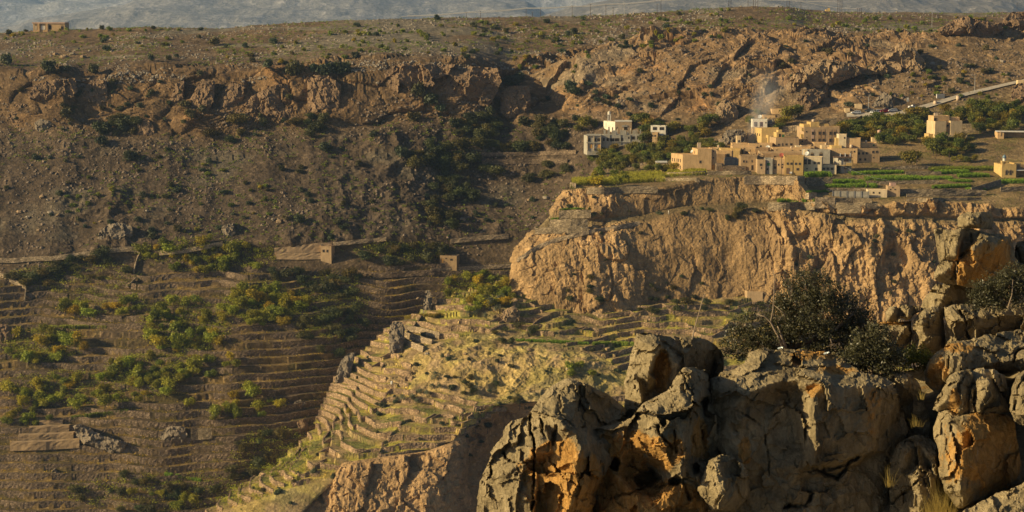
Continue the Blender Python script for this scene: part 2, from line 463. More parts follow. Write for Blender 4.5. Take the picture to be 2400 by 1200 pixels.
# ---- B: the brown hill behind the village, and the road slope
B_rows = [
 [(1100, 240, 1190), (1300, 168, 1300), (1600, 92, 1330), (2000, 96, 1330), (2400, 80, 1330), (2760, 80, 1330)],
 [(1130, 236, 1110), (1200, 184, 1112), (1250, 160, 1120), (1330, 136, 1130), (1400, 112, 1140), (1500, 92, 1150), (1600, 72, 1150), (1700, 68, 1150), (1800, 74, 1150), (1900, 80, 1150), (1980, 84, 1150), (2080, 80, 1150), (2180, 76, 1150), (2220, 56, 1150), (2262, 42, 1150), (2310, 50, 1150), (2340, 66, 1150), (2400, 74, 1150), (2760, 80, 1150)],
 [(1150, 262, 1098), (1200, 246, 1094), (1330, 200, 1100), (1400, 186, 1106), (1500, 150, 1112), (1600, 130, 1116), (1750, 140, 1110), (1900, 150, 1100), (2000, 170, 1080), (2150, 150, 1080), (2300, 130, 1090), (2400, 130, 1090), (2760, 130, 1090)],
 [(1170, 300, 1088), (1250, 300, 1084), (1400, 282, 1074), (1500, 276, 1066), (1600, 284, 1054), (1700, 288, 1046), (1760, 262, 1050), (1850, 246, 1050), (1930, 268, 1030), (2000, 262, 1026), (2110, 258, 1026), (2240, 222, 1040), (2400, 190, 1052), (2760, 120, 1080)],
 [(1190, 330, 1076), (1300, 330, 1070), (1400, 344, 1044), (1560, 340, 1030), (1700, 340, 1014), (1800, 318, 1010), (1930, 300, 1010), (2000, 274, 1022), (2110, 269, 1022), (2240, 233, 1036), (2400, 202, 1048), (2760, 132, 1076)],
 [(1210, 400, 1054), (1330, 400, 1044), (1480, 412, 1016), (1600, 400, 990), (1750, 372, 980), (1900, 350, 980), (2020, 310, 1000), (2120, 306, 1000), (2240, 280, 1006), (2400, 262, 1010), (2760, 230, 1020)],
 [(1230, 500, 1030), (1340, 500, 1010), (1500, 500, 990), (1750, 450, 962), (1900, 420, 960), (2100, 380, 960), (2400, 360, 970), (2760, 330, 970)],
]
PB, vB = loft(B_rows, 640, [10, 40, 90, 30, 40, 40], 2)
X = PB; V_ = vB[:, None] * np.ones(PB.shape[1])[None]
pxB, pyB = PX(np.moveaxis(PB, -1, 0))
nB = normals(PB)
cl = sstep(0.9, 1.15, V_) * (1 - sstep(2.7, 3.05, V_)) * (1 - 0.75 * sstep(2010, 2080, pxB) * sstep(1.2, 1.6, V_))
dip = X[..., 2] * 0.9 - X[..., 0] * 0.26 + 13 * fbm(X / 60., 4, 15)
bm = sstep(-.2, .3, fbm(X / 30., 3, 84))
beds = ((dip / 4.2) % 1.0)
f1, f2, cid = worley(np.stack([X[..., 0] / 42 - X[..., 2] / 60, X[..., 1] / 60, X[..., 2] / 44], -1), 14)
d = cl * (8 * (cid - 0.4) * sstep(0, 0.16, f2 - f1) + 2.2 * ridged(X / 30., 4, 22, 0.5) + 1.9 * beds * bm + 1.1 * bm * sstep(.2, .5, ((dip / 1.9) % 1.0)) + 5 * tilts(X / np.array([26., 30., 17.]), 177, 0.9)[0] + 1.0 * tilts(X / np.array([5., 8., 3.5]), 178, 0.9)[0])
d += (1 - cl) * 1.5 * fbm(X / 14., 5, 23, 0.6) * sstep(0.0, 0.3, V_)
road = sstep(1985, 2005, pxB) * np.exp(-((V_ - 3.5) / 0.62) ** 8)
d *= 1 - road * 0.97
PB = PB + nB * d[..., None]
dive = 1 - sstep(0, 95, np.arange(PB.shape[1]))
PB[..., 1] += 60 * dive[None] * sstep(0.5, 1.2, V_)
PB[..., 2] -= 14 * dive[None] * sstep(0.5, 1.2, V_)
cB = brd((0.20, 0.14, 0.085), (cl, (0.255, 0.165, 0.095)), (sstep(3.9, 4.4, V_), (0.20, 0.15, 0.085)))
cB = cB * (1 + 0.35 * fbm(X / 60., 3, 101)[..., None] + 0.3 * fbm(X / 12., 4, 102)[..., None])
ora = cl * sstep(0.1, 0.45, fbm(X / 24., 4, 103)) * 0.7
cB = cB * (1 - ora[..., None]) + np.array((0.31, 0.165, 0.075)) * ora[..., None]
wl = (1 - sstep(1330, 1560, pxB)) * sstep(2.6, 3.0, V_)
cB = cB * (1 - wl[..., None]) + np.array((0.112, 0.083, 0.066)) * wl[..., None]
gy = cl * sstep(0.05, 0.4, fbm(X / np.array([30., 30, 12]), 4, 104)) * 0.65
cB = cB * (1 - gy[..., None]) + np.array((0.22, 0.185, 0.145)) * gy[..., None]
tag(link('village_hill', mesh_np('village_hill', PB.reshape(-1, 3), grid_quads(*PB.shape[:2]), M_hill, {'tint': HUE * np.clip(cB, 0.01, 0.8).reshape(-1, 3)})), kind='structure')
add_bvh('B', PB)

# ---- C: the village shelf and the cliff under it
C_rows = [
 [(1360, 470, 960), (1500, 440, 985), (1700, 380, 1010), (2000, 345, 1030), (2400, 310, 1040), (2760, 300, 1040)],
 [(1350, 426, 900), (1400, 408, 926), (1540, 388, 946), (1600, 370, 960), (1700, 336, 990), (1850, 316, 1002), (2000, 304, 1006), (2200, 288, 1010), (2400, 272, 1012), (2760, 262, 1014)],
 [(1338, 434, 880), (1400, 434, 884), (1540, 428, 890), (1620, 412, 896), (1740, 408, 898), (1880, 410, 896), (2000, 412, 894), (2200, 410, 896), (2400, 412, 896), (2760, 412, 896)],
 [(1336, 446, 874), (1400, 442, 872), (1480, 442, 870), (1560, 438, 868), (1640, 420, 874), (1740, 414, 880), (1880, 430, 874), (1910, 470, 856), (2000, 490, 848), (2060, 486, 848), (2200, 478, 850), (2300, 488, 848), (2400, 496, 846), (2760, 505, 846)],
 [(1296, 506, 866), (1380, 520, 860), (1500, 505, 864), (1600, 486, 868), (1700, 482, 868), (1830, 476, 868), (1880, 484, 860), (1920, 505, 852), (2000, 512, 846), (2300, 516, 845), (2760, 520, 844)],
 [(1256, 546, 858), (1380, 541, 856), (1500, 521, 857), (1600, 496, 858), (1700, 496, 858), (1830, 488, 858), (1880, 500, 852), (1920, 516, 847), (2000, 522, 844), (2300, 526, 843), (2760, 530, 842)],
 [(1206, 616, 853), (1240, 606, 846), (1300, 600, 843), (1380, 596, 841), (1480, 596, 842), (1600, 580, 846), (1700, 580, 846), (1800, 590, 842), (1900, 606, 838), (2000, 620, 836), (2300, 640, 834), (2760, 640, 832)],
 [(1200, 694, 850), (1240, 694, 842), (1310, 700, 836), (1400, 716, 832), (1480, 722, 832), (1560, 700, 838), (1640, 690, 840), (1740, 690, 840), (1830, 702, 836), (2000, 726, 830), (2200, 766, 826), (2760, 800, 824)],
 [(1196, 800, 840), (1400, 800, 826), (1740, 780, 836), (2000, 830, 828), (2760, 900, 824)],
]
PC, vC = loft(C_rows, 700, [8, 70, 24, 40, 16, 80, 100, 20], 2)
ext = np.stack([PC[:, :1] + np.array([3.0 * k, 9.0 * k, -1.5 * k]) for k in (3, 2, 1)], 1)[:, :, 0] if False else None
# turn the left edge back into the hill so that the promontory has a flank
k = np.arange(14, 0, -1)[None, :, None]
flank = PC[:, :1] + np.concatenate([0.35 * k + 0.03 * k * k, 4.0 * k + 0 * k, -0.6 * k], -1) * np.minimum(1, (vC / 2.))[:, None, None]
PC = np.concatenate([flank, PC], 1)
X = PC; V_ = vC[:, None] * np.ones(PC.shape[1])[None]
nC = normals(PC)
cl = sstep(2.95, 3.12, V_)
ledge = np.exp(-((V_ - 4.5) / 0.55) ** 6)
d = fbm(X / 20., 3, 201) * 0.5 * (1 - cl)
rib = ridged(np.stack([(X[..., 0] + X[..., 2] * 0.12) / 9, X[..., 1] / 30, X[..., 2] / 42], -1), 4, 202, 0.55)
rib2 = ridged(np.stack([(X[..., 0] + X[..., 2] * 0.3) / 26, X[..., 1] / 60, X[..., 2] / 70], -1), 3, 205, 0.5)
pit = ridged(X / 5.5, 4, 203, 0.6)
lump = fbm(X / 13., 4, 204, 0.6)
Xw = X + 5 * np.stack([fbm(X / 16., 3, 271), fbm(X / 16., 3, 272), fbm(X / 16., 3, 273)], -1)
tc1, jc1 = tilts(Xw / np.array([10., 14., 20.]), 277, 0.9); tc2, jc2 = tilts(Xw / np.array([3.4, 5., 6.]), 278, 0.9)
pxC = PX(np.moveaxis(PC, -1, 0))[0]
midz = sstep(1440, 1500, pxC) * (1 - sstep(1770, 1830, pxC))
amp = (1 - 0.6 * midz) * (1 + 0.35 * sstep(1790, 1850, pxC)) * (1 - 0.25 * (1 - sstep(1300, 1400, pxC)))
d += cl * amp * (1 - 0.7 * ledge) * (1.6 * rib + 3.2 * rib2 + 0.6 * pit + 2.2 * lump + 2.3 * tc1 + 0.9 * tc2 - 0.35 * (1 - sstep(0, .1, jc1)) + 0.5 * ridged(X / 2.4, 3, 207))
hole = worley(X / np.array([22., 22., 26.]), 206)
d -= cl * (1 - ledge) * 5.0 * (hole[2] > 0.80) * sstep(0.34, 0.18, hole[0])
PC = PC + nC * d[..., None]
nC2 = normals(PC)
cC = brd((0.27, 0.19, 0.10), (cl, (0.41, 0.27, 0.145)), (ledge * cl, (0.24, 0.18, 0.10)))
cC = cC * (1 + 0.42 * fbm(X / 30., 3, 211)[..., None] + 0.34 * fbm(X / 6., 4, 212)[..., None])
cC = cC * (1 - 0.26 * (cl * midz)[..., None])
dk = cl * sstep(0.1, 0.5, fbm(np.stack([X[..., 0] / 12, X[..., 1] / 30, X[..., 2] / 40], -1), 4, 213)) * 0.55
cC = cC * (1 - dk[..., None]) + np.array((0.20, 0.13, 0.08)) * dk[..., None]
gv = (1 - cl) * sstep(-0.05, 0.35, fbm(X / 11., 4, 214)) * 0.55
cC = cC * (1 - gv[..., None]) + np.array((0.15, 0.135, 0.045)) * gv[..., None]
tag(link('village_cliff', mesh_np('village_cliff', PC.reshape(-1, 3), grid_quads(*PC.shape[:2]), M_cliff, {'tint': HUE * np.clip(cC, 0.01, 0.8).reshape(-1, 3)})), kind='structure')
add_bvh('C', PC)

# ---- D: the terraced spur that runs down towards the camera, and E: the undercut below it
D_rows = [
 [(1198, 640, 860), (1260, 670, 850), (1400, 700, 842), (1480, 706, 842), (1750, 676, 846), (2160, 740, 836)],
 [(1194, 652, 854), (1260, 690, 843), (1400, 716, 834), (1480, 722, 832), (1750, 702, 836), (2160, 770, 828)],
 [(1036, 706, 842), (1120, 716, 834), (1200, 730, 826), (1300, 738, 822), (1480, 745, 822), (1750, 740, 826), (2160, 800, 815)],
 [(908, 764, 830), (1000, 770, 818), (1080, 778, 808), (1150, 788, 802), (1300, 796, 800), (1480, 806, 798), (1750, 800, 800), (2160, 850, 795)],
 [(784, 884, 804), (860, 874, 794), (950, 870, 786), (1080, 852, 780), (1250, 852, 778), (1450, 868, 775), (1750, 880, 774), (2160, 920, 770)],
 [(738, 996, 780), (850, 964, 766), (950, 948, 762), (1060, 936, 762), (1150, 928, 764), (1290, 918, 764), (1420, 940, 760), (1750, 960, 752), (2160, 980, 750)],
 [(636, 1098, 752), (720, 1070, 744), (800, 1040, 740), (950, 1012, 738), (1040, 1000, 738), (1100, 966, 744), (1170, 940, 752), (1290, 930, 756), (1420, 952, 752), (1750, 990, 742), (2160, 1000, 740)],
 [(486, 1196, 724), (600, 1150, 722), (700, 1110, 722), (790, 1080, 724), (900, 1066, 726), (1000, 1052, 728), (1062, 1034, 730), (1100, 976, 738), (1170, 948, 748), (1290, 938, 752), (1420, 960, 748), (1750, 1010, 736), (2160, 1040, 735)],
 [(360, 1300, 700), (600, 1230, 704), (700, 1210, 708), (790, 1120, 722), (1000, 1074, 732), (1062, 1052, 736), (1110, 992, 744), (1170, 962, 754), (1290, 954, 758), (1420, 978, 752), (1750, 1040, 738), (2160, 1080, 735)],
]
D_rows = [r + [(2760, r[-1][1] + 60, r[-1][2] - 8)] for r in D_rows]
PD, vD = loft(D_rows, 860, [10, 40, 50, 70, 70, 60, 60, 30], 2)
k = np.arange(16, 0, -1)[None, :, None]
flank = PD[:, :1] + np.concatenate([1.5 * k + 0 * k, 5.0 * k, -1.8 * k - 0.12 * k * k], -1)
PD = np.concatenate([flank, PD], 1)
X = PD; V_ = vD[:, None] * np.ones(PD.shape[1])[None]
pxD, pyD = PX(np.moveaxis(PD, -1, 0))
nD = normals(PD)
# rougher rocky patches in the middle of the spur, terraces around them
rocky = np.exp(-(((pxD - 1150) / 190) ** 2 + ((pyD - 860) / 70) ** 2)) + np.exp(-(((pxD - 1300) / 130) ** 2 + ((pyD - 900) / 45) ** 2))
rocky = np.clip(rocky * 1.4 + 0.6 * fbm(X / 16., 3, 301), 0, 1)
d = fbm(np.stack([X[..., 0] / 40, X[..., 1] / 40, X[..., 2] * 0], -1), 3, 302) * 3.5 * sstep(0.5, 1.5, V_) + rocky * (2.2 * ridged(X / 10., 4, 303) + 0.8 * fbm(X / 4., 3, 304))
d *= 1 - 0.6 * sstep(6.6, 7.1, V_)
PD = PD + nD * d[..., None]
mD = (rocky < 0.38) * sstep(0.9, 1.1, V_) * (1 - sstep(7.2, 7.4, V_)) * (np.arange(PD.shape[1])[None] > 15)
S_D = 2.2
PD, treadD, linesD = terraces(PD, mD, S_D, 9, 2.0, 34, 24.0, 1.0)
cD = brd((0.30, 0.215, 0.12), (rocky * 0.7, (0.34, 0.24, 0.14)))
cD = cD * (1 + 0.25 * fbm(X / 24., 3, 311)[..., None] + 0.25 * fbm(X / 5., 4, 312)[..., None])
gr = np.clip((treadD * 1.0 + 0.5 * (1 - mD)) * sstep(-0.3, 0.2, fbm(X / 10., 3, 313)), 0, 1) * 0.85
gsel = fbm(X / 20., 3, 314) + 0.05
gcol = np.where((gsel > 0.16)[..., None], np.array((0.14, 0.16, 0.04)), np.where((gsel > -0.08)[..., None], np.array((0.40, 0.36, 0.07)), np.array((0.48, 0.37, 0.10))))
cD = cD * (1 - gr[..., None]) + gcol * gr[..., None]
tag(link('terraced_spur', mesh_np('terraced_spur', PD.reshape(-1, 3), grid_quads(*PD.shape[:2]), M_spur, {'tint': 1.15 * HUE * np.clip(cD, 0.01, 0.8).reshape(-1, 3)})), kind='structure')
add_bvh('D', PD)
wall_lines(linesD, S_D, RNG, 26, 95, 0.12)

E_top = [(700, 1208, 712), (760, 1130, 722), (800, 1084, 722.5), (900, 1070, 724.5), (1000, 1057, 726), (1060, 1036, 728), (1070, 1026, 731), (1084, 1006, 735), (1105, 978, 738), (1170, 950, 746), (1290, 940, 750), (1420, 962, 746), (1750, 1012, 735), (2160, 1040, 733)]
E_a = [(700, 1215, 711), (760, 1150, 720), (800, 1106, 719), (900, 1090, 720), (1000, 1078, 722), (1062, 1056, 726), (1072, 1044, 732), (1086, 1024, 742), (1110, 996, 752), (1170, 980, 760), (1290, 972, 762), (1420, 985, 756), (1750, 1030, 740), (2160, 1060, 735)]
E_mid = [(690, 1260, 706), (750, 1200, 714), (800, 1170, 714), (900, 1150, 714), (1000, 1130, 716), (1064, 1110, 722), (1074, 1100, 734), (1092, 1090, 752), (1120, 1080, 766), (1180, 1070, 772), (1290, 1060, 772), (1420, 1060, 764), (1750, 1100, 745), (2160, 1120, 735)]
E_bot = [(680, 1420, 694), (740, 1420, 700), (800, 1420, 704), (900, 1420, 702), (1000, 1420, 704), (1070, 1420, 714), (1080, 1420, 728), (1100, 1420, 748), (1130, 1420, 762), (1180, 1420, 768), (1290, 1420, 766), (1420, 1420, 756), (1750, 1420, 740), (2160, 1420, 730)]
E_all = [r + [(2760, r[-1][1] + 60, r[-1][2] - 8)] for r in (E_top, E_a, E_mid, E_bot)]
PE, vE = loft(E_all, 700, [16, 60, 110], 1)
X = PE; V_ = vE[:, None] * np.ones(PE.shape[1])[None]
nE = normals(PE)
nE[nE[..., 1] > 0] *= -1
d = (2.6 * tilts(X / np.array([9., 12., 13.]), 477, 0.9)[0] + 1.0 * tilts(X / np.array([3., 4., 4.]), 478, 0.9)[0] + 1.4 * ridged(np.stack([X[..., 0] / 8, X[..., 1] / 30, X[..., 2] / 34], -1), 4, 402, 0.55) + 2.4 * fbm(X / 12., 4, 404, 0.6) + 0.6 * ridged(X / 3., 3, 405)) * sstep(0, 0.7, V_)
PE = PE + nE * d[..., None]
cE = brd((0.42, 0.275, 0.15), (sstep(0.1, 0.5, fbm(np.stack([X[..., 0] / 9, X[..., 1] / 30, X[..., 2] / 36], -1), 4, 413)) * 0.6, (0.22, 0.145, 0.085)))
cE = cE * (1 + 0.25 * fbm(X / 6., 4, 412)[..., None])
tag(link('spur_cliff', mesh_np('spur_cliff', PE.reshape(-1, 3), grid_quads(*PE.shape[:2]), M_cliff, {'tint': HUE * np.clip(cE, 0.01, 0.8).reshape(-1, 3)})), kind='structure')
add_bvh('E', PE)
# valley floor far below everything
gm = ground_mat('valley_floor_earth', 0.05, 0.3, (0.02, 0.1), 2.0)
gp = np.array([(x, y, -420.0) for y in np.linspace(-250, 24000, 12) for x in np.linspace(-13500, 13500, 12)])
tag(link('ground', mesh_np('ground', gp, grid_quads(12, 12), gm, {'tint': np.tile((0.2, 0.15, 0.1), (144, 1))})), kind='structure')
# ================================================================== LABELS: every thing is told apart by the landmark next to it
LM = [(115, 60, 'the arcaded ruin on the skyline'), (210, 240, 'the western pale slabs'), (470, 230, 'the leaning slab'),
      (620, 230, 'the pointed slab'), (780, 160, 'the rock-band thicket'), (305, 366, 'the lone round tree on the scree'),
      (110, 500, 'the pale boulders on the scree'), (270, 540, 'the grey scree outcrop'), (702, 512, 'the round tree by the outcrop'),
      (600, 525, 'the leafy footpath shrubs'), (150, 604, 'the western footpath wall'), (320, 620, 'the dropping wall'),
      (30, 670, 'the zigzag wall'), (765, 590, 'the hut with two windows'), (1050, 608, 'the stone cabin under the trees'),
      (930, 575, 'the dark grove by the cabin'), (620, 700, 'the big yellow-green orchard'), (400, 770, 'the middle orchard'), (100, 810, 'the western orchard'),
      (200, 900, 'the long orchard row'), (100, 1025, 'the grey concrete terraces'), (300, 1050, 'the split rock face'), (450, 1010, 'the small terrace cliff'),
      (600, 850, 'the curved bare terraces'), (640, 920, 'the dry grass terraces'), (620, 1070, 'the gully trees'), (100, 1120, 'the lowest western terraces'), (420, 1150, 'the lowest thicket'),
      (1000, 700, 'the slim standing rock'), (935, 790, 'the rock tower'), (810, 860, 'the leaning rock fin'), (1100, 690, 'the yellow trees on the spur'),
      (1185, 665, 'the golden tree'), (1000, 920, 'the olive rows on the spur'), (1000, 1040, 'the lip of the spur cliff'), (700, 1120, 'the tail of the spur'),
      (870, 830, 'the top steps of the spur'), (1170, 1020, 'the shaded hollow'), (1200, 880, 'the dry knoll of the spur'), (1350, 760, 'the terraces under the cliff'), (1380, 870, 'the lower orange tree'),
      (1440, 800, 'the green hedge terrace'), (1345, 500, 'the hanging gardens'), (1450, 600, 'the western bulge of the cliff'), (1680, 600, 'the middle of the cliff'),
      (1900, 560, 'the ribbed part of the cliff'), (2100, 600, 'the eastern part of the cliff'), (1760, 690, 'the concrete tank at the cliff foot'), (1450, 415, 'the garden on the promontory'),
      (1450, 310, 'the unfinished grey building'), (1540, 305, 'the white box house'), (1200, 200, 'the dark ravine'), (1100, 300, 'the thickets below the ravine'), (1350, 210, 'the red slope beside the ravine'),
      (1640, 200, 'the brown cliff over the village'), (1720, 270, 'the orange boulder over the village'), (1790, 250, 'the uppermost tan houses'), (1900, 200, 'the pale slab over the village'), (2110, 130, 'the peaked slab by the road'),
      (2270, 70, 'the rocky knoll'), (2380, 50, 'the striped rock'), (2040, 262, 'the parked cars'), (2200, 235, 'the sloping road'), (2283, 200, 'the upper street lamp'), (2220, 300, 'the tall windowless house'),
      (2370, 315, 'the slab-roofed hut'), (2370, 400, 'the small blue-domed mosque'), (2050, 330, 'the water tower'), (2135, 375, 'the round tree in the fields'), (2095, 450, 'the block hut in the fields'),
      (1990, 380, 'the balcony house'), (2180, 420, 'the green crop strips'), (2300, 470, 'the eastern field edge'), (1640, 380, 'the three-storey western house'), (1980, 20, 'the paired power poles'), (1540, 30, 'the pole line on the skyline'),
      (1740, 25, 'the dark bushes on the summit'), (1300, 60, 'the bushy saddle'), (900, 90, 'the grey limestone ledges'), (1050, 110, 'the middle of the plateau'), (600, 100, 'the western plateau'), (250, 110, 'the plateau under the ruin'), (1450, 95, 'the green gully on the plateau')]
ORD = ['nearest', 'second', 'third', 'fourth', 'fifth', 'sixth', 'seventh', 'eighth', 'ninth', 'tenth', 'eleventh', 'twelfth', 'thirteenth', 'fourteenth', 'fifteenth', 'sixteenth', 'seventeenth', 'eighteenth', 'nineteenth', 'twentieth']
PEND = []
def pend(o, phrase, p): PEND.append((o, phrase, p))
def settle_labels():
    """one label each: kind and look, then its rank out from the landmark on that side"""
    grp = {}
    for o, ph, p in PEND:
        x, y = PX(p)
        i = min(range(len(LM)), key=lambda k: (LM[k][0] - x) ** 2 + 2.2 * (LM[k][1] - y) ** 2)
        dx, dy = x - LM[i][0], y - LM[i][1]
        side = ('right of' if dx > 0 else 'left of') if abs(dx) > abs(dy) * 1.3 else ('below' if dy > 0 else 'above')
        grp.setdefault((ph, i, side), []).append((math.hypot(dx, dy), o))
    for (ph, i, side), items in grp.items():
        items.sort(key=lambda q: q[0])
        for n, (_, o) in enumerate(items):
            if len(items) == 1: o['label'] = f'{ph} {side} {LM[i][2]}'
            elif n < 20: o['label'] = f'{ORD[n]} {ph} {side} {LM[i][2]}'
            else: o['label'] = f'{ph} far out {side} {LM[i][2]}'

# ================================================================== DRY-STONE TERRACE WALLS
def stone_mat(name, col, cell, mortar=0.5, bd=0.25):
    m, nt, b = new_mat(name)
    geo = N(nt, 'ShaderNodeNewGeometry').outputs['Position']
    q = scaled(nt, geo, (1, 1, 1.6))
    v = voro(nt, q, cell); e = voro(nt, q, cell, 'DISTANCE_TO_EDGE')
    sp = N(nt, 'ShaderNodeSeparateColor'); L(nt, v.outputs['Color'], sp.inputs[0])
    c = mix(nt, 1.0, col, ramp(nt, sp.outputs[0], [(0, 0.6), (0.7, 1.05), (1, 1.6)]), 'MULTIPLY')
    c = mix(nt, 1.0, c, ramp(nt, noise(nt, geo, 0.18, 5), [(0.3, 0.72), (0.7, 1.25)]), 'MULTIPLY')
    c = mix(nt, 1.0, c, ramp(nt, e.outputs['Distance'], [(0.0, mortar), (0.1, 1.0)]), 'MULTIPLY')
    L(nt, c, b.inputs['Base Color']); b.inputs['Roughness'].default_value = 0.95; b.inputs['Specular IOR Level'].default_value = 0.15
    bump(nt, b, e.outputs['Distance'], bd, 0.9)
    return m
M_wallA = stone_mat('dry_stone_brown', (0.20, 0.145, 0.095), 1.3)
M_wallD = stone_mat('dry_stone_tan', (0.34, 0.235, 0.14), 1.5)
M_wallP = stone_mat('pale_masonry', (0.36, 0.275, 0.175), 1.6, 0.7)
M_wallG = stone_mat('grey_masonry', (0.25, 0.195, 0.125), 1.4, 0.7)
def wall_mesh(pts, hgt, seed, thick=0.55, cap=0.18, down=0.7, name='terrace_wall', mat=None):
    """pts: points at half height; a battered wall with rough stones, its face towards the fall of the slope"""
    n = len(pts); q = np.array(pts, float)
    if n > 5:
        k = np.ones(3) / 3
        for c in range(3): q[1:-1, c] = np.convolve(q[:, c], k, 'valid')
    t = np.gradient(q[:, :2], axis=0); t /= np.linalg.norm(t, axis=1)[:, None] + 1e-9
    out = np.stack([t[:, 1], -t[:, 0]], 1)
    rows = [(-thick, 0.5), (0.02, 0.5 + 0.03), (0.10, 0.3), (0.16, 0.0), (0.24, -0.3), (0.34, -0.5 - down / hgt), (-thick, -0.5 - down / hgt)]
    V = []
    for o, f in rows:
        V.append(np.concatenate([q[:, :2] + out * o, (q[:, 2] + f * hgt + (cap if f > 0.4 else 0))[:, None]], 1))
    V = np.array(V)
    jig = fbm(V * 1.1, 2, seed) * 0.32
    jig[[0, 6]] = 0
    V[..., :2] += out[None] * jig[..., None]
    V[:2, :, 2] += (fbm(V[0] * 0.7, 3, seed + 5) * 0.38)[None]
    Q = grid_quads(len(rows), n)[:, ::-1]
    e = np.array([[0, n, 2 * n, 6 * n], [2 * n, 3 * n, 4 * n, 6 * n], [4 * n, 5 * n, 6 * n, 6 * n]])[:2]
    Q = np.concatenate([Q, e, (e + n - 1)[:, ::-1]])
    return mesh_np(name, V.reshape(-1, 3), Q, mat)
def fore_top(x): return np.interp(x, [1100, 1120, 1180, 1250, 1345, 1460, 1466, 1490, 1690, 1750, 1760, 2040, 2050, 2160, 2190, 2240, 2330, 2380, 2450], [1300, 1180, 1000, 960, 885, 950, 880, 778, 820, 820, 650, 650, 720, 700, 530, 495, 495, 560, 550])
def seen(p):
    """False where nearer ground or the near rocks hide a point, or where it lies outside the frame"""
    x, y = PX(p)
    if x < -20 or x > 2420 or y > 1215 or y > fore_top(x) + 6: return False
    d = Vector(p); r = hit(x, y)
    return r is None or r[2] > d.length - 9
kept = []
for i, (pts, h) in enumerate(WALLS):
    v = [seen(pts[k] + np.array([0, 0, h * .3])) for k in np.linspace(0, len(pts) - 1, 5).astype(int)]
    if sum(v) >= 1: kept.append((np.linalg.norm(pts[-1] - pts[0]) * sum(v) / np.linalg.norm(pts[0]), i))
    elif PX(pts[len(pts) // 2])[0] > -400: kept.append((0.0, i))
kept.sort(reverse=True)
rest = {True: [], False: []}
for n, (sz, i) in enumerate(kept):
    pts, h = WALLS[i]; a = i < NWA
    if n >= 285 or sz < 0.002: rest[a].append(i); continue
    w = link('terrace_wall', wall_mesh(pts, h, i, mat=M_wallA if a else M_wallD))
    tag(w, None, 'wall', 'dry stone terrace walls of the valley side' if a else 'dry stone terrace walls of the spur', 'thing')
    ln = np.linalg.norm(pts[-1] - pts[0])
    pend(w, ('short ' if ln < 28 else 'long ' if ln > 60 else '') + ('brown terrace wall' if a else 'sunlit tan terrace wall'), pts[len(pts) // 2])
for a in (True, False):
    if not rest[a]: continue
    V, Q, b0 = [], [], 0
    for i in rest[a]:
        me = wall_mesh(*WALLS[i], i); n = len(me.vertices); v = np.empty(n * 3, np.float32); me.vertices.foreach_get('co', v)
        q = np.empty(len(me.loops), np.int32); me.loops.foreach_get('vertex_index', q); V.append(v.reshape(-1, 3)); Q.append(q.reshape(-1, 4) + b0); b0 += n; bpy.data.meshes.remove(me)
    tag(link('small_terrace_walls', mesh_np('small_terrace_walls', np.concatenate(V), np.concatenate(Q), M_wallA if a else M_wallD)), 'the many lesser dry stone walls between the larger terrace walls', 'walls', None, 'stuff')
def px_wall(name, label, top, hpx, mat, thick=0.5, names=None, sub=8, group=None, cap=0.1, cat='wall'):
    """a wall whose top edge is drawn in photo pixels and whose foot stands on the ground there"""
    a = np.array(top, float)
    x = np.concatenate([np.linspace(a[i, 0], a[i + 1, 0], max(2, int(abs(a[i + 1, 0] - a[i, 0]) + abs(a[i + 1, 1] - a[i, 1])) // sub + 1))[:-1] for i in range(len(a) - 1)] + [a[-1:, 0]])
    s = np.concatenate([[0], np.cumsum(np.hypot(*np.diff(a, axis=0).T))])
    tt = np.concatenate([np.linspace(s[i], s[i + 1], max(2, int(abs(a[i + 1, 0] - a[i, 0]) + abs(a[i + 1, 1] - a[i, 1])) // sub + 1))[:-1] for i in range(len(a) - 1)] + [s[-1:]])
    x = np.interp(tt, s, a[:, 0]); y = np.interp(tt, s, a[:, 1])
    Y = []
    for u, w in zip(x, y):
        h = hit(u, w + hpx, names); Y.append(h[0].y if h else (Y[-1] if Y else 900))
    Y = np.array(Y)
    if len(Y) > 4:
        Yp = np.pad(Y, 2, 'edge'); Y = np.median(np.stack([Yp[i:i + len(Y)] for i in range(5)]), 0)
    pts = P3(x, y + hpx / 2, Y - 0.9)
    hm = hpx * float(Y.mean()) / F
    o = link(name, wall_mesh(pts, hm, int(top[0][0]), thick, cap, 0.8, name, mat))
    return tag(o, label, cat, group, 'thing')
# ================================================================== BUILDINGS
def plaster(name, col, var=0.18):
    m, nt, b = new_mat(name)
    geo = N(nt, 'ShaderNodeNewGeometry').outputs['Position']
    c = mix(nt, 1.0, col, ramp(nt, noise(nt, geo, 0.35, 6, 0.65), [(0.3, 1 - var), (0.7, 1 + var)]), 'MULTIPLY')
    c = mix(nt, 1.0, c, ramp(nt, noise(nt, scaled(nt, geo, (1.4, 1.4, 0.18)), 1.0, 5, 0.7), [(0.32, 0.78), (0.55, 1.0)]), 'MULTIPLY')
    c = mix(nt, 1.0, c, ramp(nt, noise(nt, geo, 2.6, 5, 0.7), [(0.3, 0.9), (0.7, 1.08)]), 'MULTIPLY')
    L(nt, c, b.inputs['Base Color']); b.inputs['Roughness'].default_value = 0.92; b.inputs['Specular IOR Level'].default_value = 0.2
    bump(nt, b, noise(nt, geo, 3.0, 5, 0.7), 0.05, 0.5)
    return m
C_ = dict(tan=(0.56, 0.375, 0.19), yellow=(0.58, 0.40, 0.16), pale=(0.60, 0.45, 0.26), brown=(0.36, 0.235, 0.125), mud=(0.34, 0.235, 0.13), grey=(0.36, 0.33, 0.27), white=(0.74, 0.68, 0.56), cream=(0.66, 0.53, 0.34), pink=(0.58, 0.40, 0.29), ochre=(0.46, 0.31, 0.12), stone=(0.45, 0.315, 0.18))
